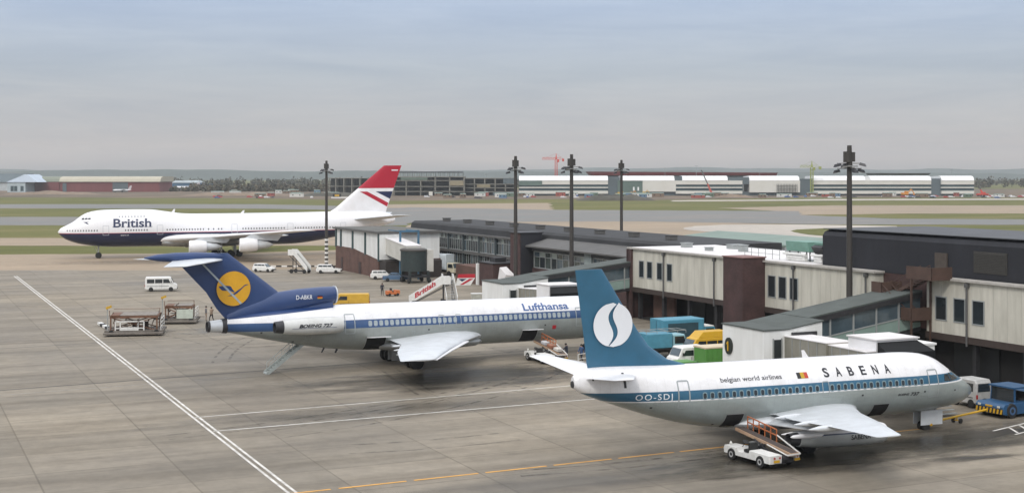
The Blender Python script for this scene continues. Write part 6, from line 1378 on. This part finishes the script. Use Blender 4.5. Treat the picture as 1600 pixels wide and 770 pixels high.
# ------------------------------------------------------------------ people
skin_m = M('skin', (.42, .26, .19), .6, var=0); hair_m = M('hair_dark', (.02, .016, .012), .8, var=0)
def person(label, loc, rz, top, bottom, pose='stand'):
    t = thing('person', label, 'person', loc, rz)
    J = dict(pel=(0, 0, .93), sp=(0, 0, 1.15), ch=(.01, 0, 1.35), nk=(.01, 0, 1.5), hd=(.03, 0, 1.6), ht=(.03, 0, 1.70),
             hl=(0, .1, .88), kl=(.03, .12, .5), al=(0, .13, .09), fl=(.14, .14, .04), hr=(0, -.1, .88), kr=(.03, -.12, .5), ar=(-.03, -.13, .09), fr=(.11, -.14, .04),
             sl=(0, .19, 1.42), el=(-.02, .25, 1.14), wl=(.08, .26, .9), nl=(.11, .25, .82), sr=(0, -.19, 1.42), er=(-.02, -.25, 1.14), wr=(.08, -.26, .9), nr=(.11, -.25, .82))
    if pose == 'reach': J.update(el=(.16, .27, 1.2), wl=(.38, .22, 1.2), nl=(.46, .2, 1.22), er=(.16, -.27, 1.2), wr=(.38, -.22, 1.18), nr=(.46, -.2, 1.2), nk=(.05, 0, 1.49), hd=(.09, 0, 1.58), ht=(.1, 0, 1.68))
    if pose == 'walk': J.update(kl=(.2, .11, .52), al=(.22, .12, .1), fl=(.36, .12, .05), kr=(-.08, -.11, .5), ar=(-.34, -.12, .16), fr=(-.24, -.12, .05), el=(-.14, .24, 1.15), wl=(-.1, .25, .92), nl=(-.06, .25, .84), er=(.1, -.24, 1.15), wr=(.26, -.24, .98), nr=(.32, -.23, .94))
    rad = dict(pel=.15, sp=.14, ch=.16, nk=.06, hd=.095, ht=.075, hl=.10, kl=.062, al=.045, fl=.04, hr=.10, kr=.062, ar=.045, fr=.04, sl=.075, el=.048, wl=.034, nl=.035, sr=.075, er=.048, wr=.034, nr=.035)
    E_ = [('pel', 'sp'), ('sp', 'ch'), ('ch', 'nk'), ('nk', 'hd'), ('hd', 'ht'), ('pel', 'hl'), ('hl', 'kl'), ('kl', 'al'), ('al', 'fl'), ('pel', 'hr'), ('hr', 'kr'), ('kr', 'ar'), ('ar', 'fr'), ('ch', 'sl'), ('sl', 'el'), ('el', 'wl'), ('wl', 'nl'), ('ch', 'sr'), ('sr', 'er'), ('er', 'wr'), ('wr', 'nr')]
    ks = list(J); me = bpy.data.meshes.new('body'); me.from_pydata([J[k] for k in ks], [(ks.index(a), ks.index(b)) for a, b in E_], [])
    o = bpy.data.objects.new('body', me); COL.objects.link(o); md = o.modifiers.new('s', 'SKIN'); 
    if not me.skin_vertices: 
        b = bmesh.new(); b.from_mesh(me); b.verts.layers.skin.verify(); b.to_mesh(me); b.free()
    for i, k in enumerate(ks): me.skin_vertices[0].data[i].radius = (rad[k], rad[k]*(.72 if k in ('pel', 'sp', 'ch') else 1)); me.skin_vertices[0].data[i].use_root = (k == 'pel')
    sb_ = o.modifiers.new('d', 'SUBSURF'); sb_.levels = 1; sb_.render_levels = 1
    dg = bpy.context.evaluated_depsgraph_get(); dg.update(); m2 = bpy.data.meshes.new_from_object(o.evaluated_get(dg)); bpy.data.objects.remove(o)
    for mm in (top, bottom, skin_m, black): m2.materials.append(mm)
    for p in m2.polygons:
        c = p.center; hand = math.hypot(c.x-J['nl'][0], c.y-J['nl'][1]) < .1 and abs(c.z-J['nl'][2]) < .1 or math.hypot(c.x-J['nr'][0], c.y-J['nr'][1]) < .1 and abs(c.z-J['nr'][2]) < .1
        p.material_index = 2 if (c.z > 1.5 or hand) else (0 if c.z > .93 or abs(c.y) > .2 else (3 if c.z < .1 else 1)); p.use_smooth = True
    o = bpy.data.objects.new('body', m2); COL.objects.link(o); o.parent = t
    hd = Vector(J['hd']); m = MB(); m.loft([[(hd.x-.015+r_*math.cos(u), r_*math.sin(u), hd.z+zz) for u in [2*math.pi*i/14 for i in range(14)]] for zz, r_ in ((-.01, .10), (.06, .115), (.12, .095), (.155, .03))]); m.build('hair', hair_m, t, smooth=True)
    return t
dkc = M('cloth_dark_navy', (.02, .025, .04), .9, var=.1); dkb = M('cloth_black', (.015, .015, .018), .9, var=.1); gyc = M('cloth_grey', (.16, .16, .17), .9, var=.1); brc = M('cloth_tan', (.30, .22, .16), .9, var=.1); blc = M('cloth_blue', (.04, .08, .18), .9, var=.1)
person('person in dark overalls standing on the open apron by the yellow van', (-18.1, 187.4, .086), -1.2, dkc, dkb)
person('person in navy jacket reaching towards the tan belt', (4.9, 120.6, .086), 2.8, dkc, dkb, 'reach')
person('person in blue walking under the middle airliner beside the trolleys', (6.2, 119.8, .086), -2.4, blc, dkc, 'walk')
person('person in grey jacket standing behind the tail exhaust', (-35.2, 154.6, .086), .3, gyc, brc)
person('person in tan jacket next to the one in grey behind the exhaust', (-34.3, 153.4, .086), 2.4, brc, dkb, 'walk')
person('person in black walking at the foot of the middle gate building', AB(72.0, -160.5), 1.0, dkb, dkc, 'walk')

# ------------------------------------------------------------------ far side of the airfield
def FX(px, Y): return (px-800)*Y/2100
def FZ(py, Y): return 16.9-(py-273)*Y/2100
# new terminal with white barrel roofs
YT = 1085; T = thing('far_terminal', 'very long distant terminal with white barrel roofs and dark window bands', 'building', (FX(1165, YT), YT, 0), 0)
xo = FX(1165, YT); far_w = M('far_white_cladding', (.66, .65, .60), .6, var=.08, vs=.05); far_roof = M('far_white_roof', (.82, .82, .82), .4, var=.03, vs=.05)
far_glass = M('far_dark_glass', (.045, .075, .085), .2, var=.25, vs=.1); far_slate = M('far_slate_cladding', (.10, .13, .145), .7, var=.2, vs=.06); far_green = M('far_green_cladding', (.11, .16, .14), .7, var=.15, vs=.06)
def FB(name, x0, x1, y0, y1, z0, z1, mat, parent): m = MB(); m.box(FX(x0, YT)-xo, FX(x1, YT)-xo, y0, y1, z0, z1); return m.build(name, mat, parent)
def barrel(x0, x1, slope=1):
    m = MB(); prof = [(-.6, 12.1), (.2, 13.6), (1.6, 14.9), (4, 15.7), (8, 16.0), (30, 15.4), (30, 12.1)]
    a, b = FX(x0, YT)-xo, FX(x1, YT)-xo; m.loft([[(a, y, z) for y, z in prof], [(b, y, z) for y, z in prof]]); m.build('white_roof', far_roof, T)
def bands(x0, x1, upper=True):
    FB('upper_wall', x0, x1, -.2, 30, 9.0, 12.1, far_w, T); FB('window_band', x0, x1, .3, 30, 7.0, 9.0, far_glass, T); FB('wall_band', x0, x1, -.2, 30, 6.1, 7.0, far_w, T)
    FB('window_band', x0, x1, .3, 30, 3.9, 6.1, far_glass, T); FB('wall_band', x0, x1, -.2, 30, 1.5, 3.9, far_w, T); FB('undercroft', x0, x1, 2, 29, 0, 1.5, far_slate, T)
for x0, x1 in ((811, 950), (1270, 1352), (1360, 1455), (1471, 1522)): barrel(x0, x1); bands(x0, x1)
FB('upper_wall', 1352, 1360, -.1, 30, 9, 12.2, far_w, T); bands(1352, 1360)
barrel(970, 1054); FB('green_block', 965, 1004, -.1, 30, 1.5, 12.1, far_green, T); FB('white_block', 1004, 1056, -.4, 30, 3.2, 12.1, far_w, T); FB('undercroft', 965, 1056, 2, 29, 0, 3.2, far_slate, T)
FB('white_panel', 989, 991.5, -.3, 0, 4, 7, far_roof, T); FB('white_panel', 996, 998.5, -.3, 0, 4, 7, far_roof, T)
barrel(1066, 1137); bands(1056, 1160); FB('link_block', 1054, 1066, .5, 28, 12.1, 15.6, far_slate, T); FB('link_block', 1137, 1171, 1.5, 28, 9.1, 14.8, far_slate, T)
barrel(1171, 1249); FB('white_block', 1171, 1250, -.4, 30, 2.6, 12.1, far_w, T); FB('undercroft', 1160, 1250, 2, 29, 0, 3.0, far_slate, T)
FB('link_block', 950, 968, 1.0, 30, 0, 15.2, far_slate, T); FB('link_block', 1250, 1270, 2, 30, 0, 13.5, far_slate, T); FB('link_block', 1455, 1471, 2, 30, 0, 13.8, far_slate, T)
FB('slate_block', 811, 847, -.6, 10, 8.2, 12.2, far_green, T)
m = MB()
for k in range(14):
    for z in (2, 5, 8): m.box(FX(1213+k*2.4, YT)-xo, FX(1213+k*2.4, YT)-xo+.3, -2.2, -1.9, 2, 9.5); m.box(FX(1213, YT)-xo, FX(1245, YT)-xo, -2.2, -1.9, z, z+.3)
sc_ = m.build('scaffolding', M('scaffold_tube', (.18, .2, .2), .6, var=.1), T); sc_['kind'] = 'stuff'
# red roofed hall behind
YR = 1180; T = thing('long_roofed_hall', 'long hall with dark red fascia rising behind the distant white roofs', 'building', (FX(1071, YR), YR, 0), 0)
m = MB(); w_ = (FX(1212, YR)-FX(930, YR))/2; m.box(-w_, w_, 0, 60, 0, 16.2); m.build('wall', far_slate, T)
m = MB(); m.hexa([(-w_-2, -3, 16.2), (w_, -3, 16.2), (w_, 62, 16.2), (-w_-2, 62, 16.2)], [(-w_-5, -5, 19.6), (w_+1, -5, 18.6), (w_+1, 64, 18.6), (-w_-5, 64, 19.6)]); m.build('red_fascia', M('far_red_fascia', (.22, .04, .04), .6, var=.15, vs=.05), T)
m = MB(); w2 = FX(1450, YR)-FX(1375, YR); x2 = FX(1375, YR)-FX(1071, YR)
T = thing('dark_roofed_hall', 'low hall with dark flat roof behind the rightmost distant white roofs', 'building', (FX(1412, YR), YR, 0), 0)
m = MB(); m.box(-w2/2, w2/2, 0, 40, 0, 15.6); m.build('wall', far_slate, T); m = MB(); m.hexa([(-w2/2, -2, 16.4), (w2/2, -2, 16.4), (w2/2, 42, 16.4), (-w2/2, 42, 16.4)], [(-w2/2-1, -3, 18.2), (w2/2+2, -3, 18.2), (w2/2+2, 43, 18.2), (-w2/2-1, 43, 18.2)]); m.build('roof', M('far_dark_roof', (.06, .07, .05), .8, var=.2), T)
m = MB()
for k in range(11): m.box(-w2/2+k*w2/10-.15, -w2/2+k*w2/10+.15, -1, -.7, 15.6, 16.4)
m.build('roof_struts', far_w, T)
# concrete frame building under construction
def frame_block(label, x0, x1, Y, levels, step=20, depth=30, roof=None, infill=()):
    xc = (FX(x0, Y)+FX(x1, Y))/2; T = thing('concrete_frame_building', label, 'building', (xc, Y, 0), 0, 'unfinished concrete frames'); w = (FX(x1, Y)-FX(x0, Y))/2
    cf = M('raw_concrete', (.26, .25, .215), .85, var=.25, vs=.08); dk = M('far_shadow_wall', (.10, .105, .10), .9, var=.3, vs=.06)
    for z in levels: m = MB(); m.box(-w, w, 0, depth, z-.5, z); m.build('floor_slab', cf, T)
    n = max(3, int((x1-x0)/step)); zt_ = max(levels)
    for j in (0, depth*.5, depth-.8):
        for k in range(n+1): m = MB(); x = -w+2*w*k/n; m.box(x-.4, x+.4, j, j+.8, 0, zt_); m.build('column', cf, T)
    m = MB(); m.box(-w+.6, w-.6, depth*.62, depth*.66, 0, zt_-.6); m.build('rear_wall', dk, T)
    for (a, b_, z0, z1, mt_) in infill: m = MB(); m.box(FX(a, Y)-xc, FX(b_, Y)-xc, -.2, .3, z0, z1); m.build('infill_wall', mt_, T)
    if roof:
        m = MB(); m.box(FX(roof[0], Y)-xc, FX(roof[1], Y)-xc, -1, depth, roof[2], roof[2]+.9); m.build('roof_deck', M('far_roof_deck', (.05, .055, .06), .8, var=.2), T)
        m = MB()
        for k in range(15): x = FX(roof[0]+(roof[1]-roof[0])*k/14, Y)-xc; m.box(x-.15, x+.15, 0, .4, zt_, roof[2]); m.box(x-.15, x+.15, depth-1, depth-.6, zt_, roof[2])
        m.build('roof_posts', cf, T)
    return T
ow = M('ochre_infill', (.28, .24, .16), .9, var=.2, vs=.08); gn = M('green_net', (.12, .16, .13), .9, var=.2, vs=.08)
frame_block('tall open concrete frame with dark roof deck right of the jumbo tail', 612, 725, 1080, (3.6, 7.6, 12.4, 15.4), 20, roof=(618, 722, 18.4), infill=((703, 724, 8.2, 12, ow), (670, 676, .1, 3.2, far_w), (626, 668, 12.6, 14.8, gn)))
frame_block('lower open concrete frame between the tall frame and the white terminal', 725, 806, 1090, (3.2, 6.4, 9.4, 14.2), 14, infill=((745, 766, 6.6, 9.0, ow), (786, 804, 9.6, 14.0, far_slate), (770, 805, .2, 2.8, far_slate)))
frame_block('skeletal concrete frame left of the jumbo tail behind the banded mast', 512, 600, 1110, (7.5, 14.3), 12, depth=24)
# cranes
def tower_crane(label, px, Y, top, jib, cjib, mat, base):
    T = thing('tower_crane', label, 'tower crane', (FX(px, Y), Y, 0), 0, 'tower cranes over the building site'); m = MB(); w = 1.0
    for sx in (-w, w):
        for sy in (-w, w): m.bar((sx, sy, 0), (sx, sy, top), .35)
    z = 0
    while z < top-2: m.bar((-w, -w, z), (w, -w, z+2.5), .22); m.bar((w, w, z), (-w, w, z+2.5), .22); m.bar((-w, -w, z), (w, -w, z), .22); z += 2.5
    m.build('lattice_mast', mat, T)
    m = MB()
    for y in (-.7, .7): m.bar((jib, y, top), (cjib, y, top), .35)
    m.bar((jib, 0, top+1.5), (cjib*.6, 0, top+1.5), .35); n = int(abs(jib)/2.5)
    for k in range(n): x = jib*(k/n); m.bar((x, -.7, top), (x+jib/n/2, 0, top+1.5), .2); m.bar((x+jib/n, -.7, top), (x+jib/n/2, 0, top+1.5), .2)
    m.build('jib', mat, T)
    m = MB(); m.hexa([(-.8, -.8, top), (.8, -.8, top), (.8, .8, top), (-.8, .8, top)], [(-.15, -.15, top+5), (.15, -.15, top+5), (.15, .15, top+5), (-.15, .15, top+5)]); m.bar((0, 0, top+5), (jib*.7, 0, top+1.6), .12); m.bar((0, 0, top+5), (cjib*.9, 0, top+.3), .12); m.build('apex', mat, T)
    m = MB(); m.box(min(cjib, cjib*.75), max(cjib, cjib*.75), -1, 1, top-1.8, top+.6); m.build('counterweight', mat, T); m = MB(); m.box(.8, 2.6, -1, 1, top-2.4, top-.2); m.build('cab', mat, T)
tower_crane('red tower crane with its jib to the left, over the white terminal roof', 869, 1150, 30, -12, 6.8, M('crane_red', (.55, .07, .05), .6, var=.1), 0)
tower_crane('yellow green tower crane between two distant white roof blocks', 1268.5, 1075, 22.8, -9.5, 7.5, M('crane_lime', (.30, .34, .10), .6, var=.1), 0)
def mobile_crane(label, px, Y, mat, boom, folded=False):
    T = thing('mobile_crane', label, 'mobile crane', (FX(px, Y), Y, 0), 0, 'mobile machines on the building site'); m = MB(); body_shell(m, [(-4.5, .8), (-4.5, 2.0), (-1, 2.2), (-.8, 3.2), (2.0, 3.2), (2.4, 2.0), (4.5, 1.9), (4.5, .8)], 2.8, 0, .1); m.build('carrier', mat, T)
    m = MB(); m.hexa([(-1.2, -.6, 2.8), (.6, -.6, 2.8), (.6, .6, 2.8), (-1.2, .6, 2.8)], [(boom[0]*.4-.5, -.4, boom[1]*.4+1.5), (boom[0]*.4+.5, -.4, boom[1]*.4+1.5), (boom[0]*.4+.5, .4, boom[1]*.4+1.5), (boom[0]*.4-.5, .4, boom[1]*.4+1.5)]); m.build('boom', mat, T)
    m = MB(); m.bar((boom[0]*.4, 0, boom[1]*.4+1.4), (boom[0], 0, boom[1]), .8); m.build('boom_tip', M('boom_grey', (.10, .10, .10), .6, var=.1), T); wheels(T, (-3.2, -1.2, 1.4, 3.3), 2.8, .6, .4); return T
mobile_crane('red mobile crane with dark boom raised to the left', 1112, 1070, M('crane_red2', (.50, .08, .05), .6, var=.1), (-8.2, 20.5))
mobile_crane('bright red mobile crane at the right end of the distant terminal', 1535, 1060, M('crane_red3', (.55, .06, .04), .6, var=.1), (-3.5, 9.0))
def digger(label, px, Y, mat, s=1.0):
    T = thing('excavator', label, 'excavator', (FX(px, Y), Y, 0), 0, 'mobile machines on the building site')
    m = MB(); m.box(-1.9*s, 1.9*s, -1.3*s, -.7*s, 0, .9*s); m.box(-1.9*s, 1.9*s, .7*s, 1.3*s, 0, .9*s); m.build('tracks', black, T)
    m = MB(); body_shell(m, [(-1.8*s, 1.0*s), (-1.8*s, 2.1*s), (0, 2.1*s), (.1*s, 2.9*s), (1.3*s, 2.9*s), (1.5*s, 1.8*s), (1.5*s, 1.0*s)], 2.3*s, 0, .1); m.build('cab', mat, T)
    m = MB(); m.bar((1.2*s, 0, 1.6*s), (3.2*s, 0, 3.9*s), .45*s); m.bar((3.2*s, 0, 3.9*s), (4.6*s, 0, 1.8*s), .35*s); m.hexa([(4.2*s, -.5*s, .9*s), (5.0*s, -.5*s, 1.0*s), (5.0*s, .5*s, 1.0*s), (4.2*s, .5*s, .9*s)], [(4.3*s, -.5*s, 1.8*s), (4.9*s, -.5*s, 1.8*s), (4.9*s, .5*s, 1.8*s), (4.3*s, .5*s, 1.8*s)]); m.build('arm', mat, T)
og = M('machine_orange', (.60, .24, .03), .6, var=.1); yw = M('machine_yellow', (.55, .36, .05), .6, var=.1)
digger('orange excavator before the right distant white roofs', 1414, 1030, og, 1.5)
digger('yellow excavator left of the dark spoil heap, near its top', 965, 1060, yw, 1.1); digger('orange brown excavator in front of the distant green block', 985, 1062, og, 1.1); digger('yellow excavator right of the green block doors', 1004, 1064, yw, 1.2)
mound(68, 880, 26, 9, 3.6, mud, 'dark spoil heap below the distant green block', seed=2); mound(-394, 1150, 40, 12, 2.6, clay, 'tan spoil heap before the long red hangar', seed=5)
mound(-222, 1090, 45, 12, 2.4, clay, 'tan spoil heap left of the jumbo fin', seed=8); mound(165, 1000, 14, 6, 2.2, clay, 'pale rubble heap beside the red mobile crane', seed=9)
mound(-140, 1060, 30, 9, 2.6, mud, 'dark spoil heap behind the banded mast', seed=12)
# huts, stores and parked vehicles scattered over the site
rnd = random.Random(21)
hc = [M('hut_white', (.6, .6, .58), .7, var=.1), M('hut_blue', (.12, .2, .3), .7, var=.1), M('hut_green', (.12, .17, .12), .7, var=.1), M('hut_brown', (.2, .14, .1), .8, var=.1), M('hut_red', (.32, .08, .06), .7, var=.1)]
words = ['white', 'blue', 'green', 'brown', 'red']
def hut(px, Y, c, w, h_):
    t = thing('site_hut', words[c]+' portable hut or store among the distant building works', 'site hut', (FX(px, Y), Y, .02), rnd.uniform(-.3, .3), words[c]+' portable huts on the distant building site')
    m = MB(); m.box(-w/2, w/2, -1.3, 1.3, .2, h_); m.build('wall', hc[c], t); m = MB(); m.hexa([(-w/2-.1, -1.45, h_), (w/2+.1, -1.45, h_), (w/2+.1, 1.45, h_), (-w/2-.1, 1.45, h_)], [(-w/2-.1, -.1, h_+.5), (w/2+.1, -.1, h_+.5), (w/2+.1, .1, h_+.5), (-w/2-.1, .1, h_+.5)]); m.build('roof', roof_pg, t)
    m = MB(); m.box(-w/4-.4, -w/4+.4, -1.34, -1.3, 1.2, 2.0); m.box(w/4-.4, w/4+.4, -1.34, -1.3, 1.2, 2.0); m.build('windows', glass_dk, t)
for k in range(60):
    px = rnd.choice([rnd.uniform(330, 600), rnd.uniform(600, 1000), rnd.uniform(1000, 1600)]); hut(px, rnd.uniform(960, 1060) if px > 600 else rnd.uniform(1000, 1300), rnd.choice((0, 0, 1, 2, 3, 3, 4)), rnd.uniform(4, 11), rnd.uniform(2.2, 3.2))
fc = [M('far_car_white', (.6, .6, .6), .4, var=0), M('far_car_red', (.35, .04, .04), .4, var=0), M('far_car_blue', (.05, .1, .25), .4, var=0), M('far_car_dark', (.04, .04, .05), .4, var=0)]; cw = ['white', 'red', 'blue', 'dark']
protos = {}
for k in range(70):
    px = rnd.choice([rnd.uniform(1100, 1620), rnd.uniform(1380, 1620), rnd.uniform(300, 520), rnd.uniform(650, 1000)]); Y = rnd.uniform(950, 1040); c = rnd.choice((0, 0, 1, 2, 3, 3)); x = FX(px, Y)
    if c not in protos:
        m = MB(); body_shell(m, [(-2.1, .3), (-2.1, .85), (-1.6, 1.35), (.4, 1.35), (1.0, .9), (2.1, .75), (2.1, .3)], 1.7, .1, .1); o = m.build('distant_car', fc[c]); protos[c] = o
    else: o = protos[c].copy(); COL.objects.link(o)
    o.location = (x, Y, .02); o.rotation_euler = (0, 0, rnd.choice((0, 1.57, .3))); tag(o, cw[c]+' car parked among the distant building works', 'car', cw[c]+' cars on the distant building site')
# site and perimeter lamp posts
for k, px in enumerate((1039, 1088, 1187, 1487, 760, 557, 541)):
    Y = 1100+k*12; t = thing('lamp_post', 'thin lamp post among the distant works', 'lamp post', (FX(px, Y), Y, 0), 0, 'thin lamp posts over the distant works'); h_ = (22, 24, 22, 21, 17, 15, 15)[k]
    m = MB(); m.tube((0, 0, 0), (0, 0, h_), .22, .12, 6); m.build('pole', frame_gy, t); m = MB(); m.box(-1.2, 1.2, -.2, .2, h_-.1, h_+.25); m.build('lamp_head', frame_gy, t)
# taxiway direction sign behind the banded mast
t = thing('taxiway_sign', 'low black and yellow sign board beyond the jumbo, with pale base', 'sign', (-125, 960, 0), 0)
m = MB(); m.box(-3, 3, -.2, .2, 1.0, 3.2); m.build('board', black, t); m = MB(); m.box(-1.6, 1.6, -.25, -.2, 1.4, 2.8); m.build('yellow_face', yellow, t); m = MB(); m.box(-4, 14, -1, 1, 0, 1.0); m.build('base', whitev, t)
# red hangars on the left
YH = 1320; xh = FX(165, YH); T = thing('red_hangar', 'long low red hangar with cream ribbed roof on the far left', 'hangar', (FX(170, YH), YH, 0), 0); o_ = FX(170, YH)
redh = M('hangar_red', (.19, .055, .055), .8, var=.2, vs=.08, streak=True); crm = M('hangar_cream_roof', (.45, .42, .33), .7, var=.12, vs=.08); gnr = M('hangar_grey_green_roof', (.20, .22, .17), .7, var=.12, vs=.08)
def HB(name, x0, x1, y0, y1, z0, z1, mat, p=None): m = MB(); m.box(FX(x0, YH)-o_, FX(x1, YH)-o_, y0, y1, z0, z1); return m.build(name, mat, p or T)
HB('red_wall', 93, 249, 0, 50, 0, 9.9, redh); HB('red_wall', 42, 93, -1, 50, 0, 9.8, redh); HB('dark_opening', 176, 200, -.3, 0, .2, 9.4, far_slate); HB('dark_opening', 98, 104, -.4, 0, .2, 8.5, far_slate)
m = MB()
for k in range(-16, 18): m.box(k*4.8-.2, k*4.8+.2, -.25, 0, .2, 9.6)
for a, b_, mt_ in ((93, 251, crm), (44, 93, gnr)):
    q = MB(); prof = [(-1.5, 9.9), (0, 12.3), (3, 14.2), (10, 15.2), (51, 15.0), (51, 9.9)]; q.loft([[(FX(a, YH)-o_, y, z) for y, z in prof], [(FX(b_, YH)-o_, y, z) for y, z in prof]]); q.build('ribbed_roof', mt_, T)
YH2 = 1300; T = thing('white_hall', 'pale hall with pointed blue white roof at the far left edge', 'hall', (FX(38, YH2), YH2, 0), 0)
w = (FX(43, YH2)-FX(15, YH2)); m = MB(); m.box(-w*.82, w*.18, -6, 30, 0, 9.7); m.build('wall', M('hall_pale', (.45, .52, .55), .7, var=.15, vs=.08), T)
m = MB(); m.hexa([(-w*.86, -7, 9.7), (w*.9, -7, 9.7), (w*.9, 31, 9.7), (-w*.86, 31, 9.7)], [(w*.12, -5, 17.2), (w*.25, -5, 17.2), (w*.25, 29, 17.2), (w*.12, 29, 17.2)]); m.build('pointed_roof', M('hall_roof_blue_white', (.5, .58, .68), .6, var=.1, vs=.08), T)
for x in (-.55, -.35, 0): m = MB(); m.box(w*x-1.5, w*x+1.5, -6.1, -6, 1, 6); m.build('window', far_glass, T)
T = thing('dark_roofed_shed', 'dark roofed pale shed at the extreme left edge', 'shed', (FX(2, 1420), 1420, 0), 0)
m = MB(); m.box(-45, 12, 0, 40, 0, 9); m.build('wall', M('shed_pale', (.5, .54, .56), .7, var=.3, vs=.15), T); m = MB(); m.hexa([(-46, -2, 9), (28, -2, 9), (28, 42, 9), (-46, 42, 9)], [(-46, 14, 18), (24, 14, 18), (24, 28, 18), (-46, 28, 18)]); m.build('roof', far_slate, T)
T = thing('blue_hangar', 'low blue hangar right of the long red hangar', 'hangar', (FX(296, 1560), 1560, 0), 0); bh = M('hangar_blue', (.06, .14, .24), .7, var=.2, vs=.08)
m = MB(); m.box(-20, 10, 0, 30, 0, 7.5); m.box(10, 22, 4, 30, 0, 6); m.build('wall', bh, T); m = MB(); m.hexa([(-21, -1, 7.5), (11, -1, 7.5), (11, 31, 7.5), (-21, 31, 7.5)], [(-19, 10, 10), (8, 12, 10.4), (8, 20, 10.4), (-19, 20, 10)]); m.build('roof', M('hangar_pale_roof', (.35, .4, .42), .7, var=.15, vs=.08), T)
# small distant airliners
def far_jet(label, px, Y, L, rz, H=8):
    t = thing('distant_airliner', label, 'airliner', (FX(px, Y), Y, 0), rz, 'distant white airliners'); r = L*.045
    m = MB(); m.lathe([(0, .02), (.03*L, r*.6), (.1*L, r), (.7*L, r), (.9*L, r*.5), (L, .05)], (-L/2, 0, r+1.6), 'x', 14); m.build('fuselage', white, t, smooth=True)
    m = MB(); m.hexa([(L*.28, -.2, r+2), (L*.46, -.2, r+2), (L*.46, .2, r+2), (L*.28, .2, r+2)], [(L*.42, -.1, H), (L*.52, -.1, H), (L*.52, .1, H), (L*.42, .1, H)]); m.build('tail_fin', M('far_fin', (.55, .5, .52), .5, var=0), t)
    for s in (-1, 1):
        m = MB(); m.hexa([(-L*.12, 0, 2.2), (L*.1, 0, 2.2), (L*.2, s*L*.45, 3), (L*.14, s*L*.45, 3)], [(-L*.12, 0, 2.6), (L*.1, 0, 2.6), (L*.2, s*L*.45, 3.2), (L*.14, s*L*.45, 3.2)]); m.build('wing', lt_metal, t)
        m = MB(); m.tube((0, s*2.2, 0), (0, s*2.2, 2.4), .5, .3, 8); m.build('main_gear', black, t)
    m = MB(); m.tube((-L*.38, 0, 0), (-L*.38, 0, 2), .4, .3, 8); m.build('nose_gear', black, t)
far_jet('small white airliner in front of the long red hangar', 191, 1270, 17, .3, 6.5)
far_jet('white airliner in front of the low blue hangar', 292, 1500, 28, .15, 8); far_jet('small white airliner with tall tail left of the blue hangar', 262, 1520, 10, .4, 7)

# ------------------------------------------------------------------ haze: the damp air over the field
hz = MB(); hz.box(-7600, 7600, -260, 7600, -1, 140)
hm = bpy.data.materials.new('haze_air'); hm.use_nodes = True; ht = hm.node_tree; ht.nodes.clear()
ho = ht.nodes.new('ShaderNodeOutputMaterial'); hv = ht.nodes.new('ShaderNodeVolumePrincipled'); hv.inputs['Color'].default_value = (.82, .86, .88, 1); hv.inputs['Density'].default_value = .00012; hv.inputs['Anisotropy'].default_value = .2
ht.links.new(hv.outputs[0], ho.inputs['Volume'])
o = hz.build('haze', hm); tag(o, kind='stuff')
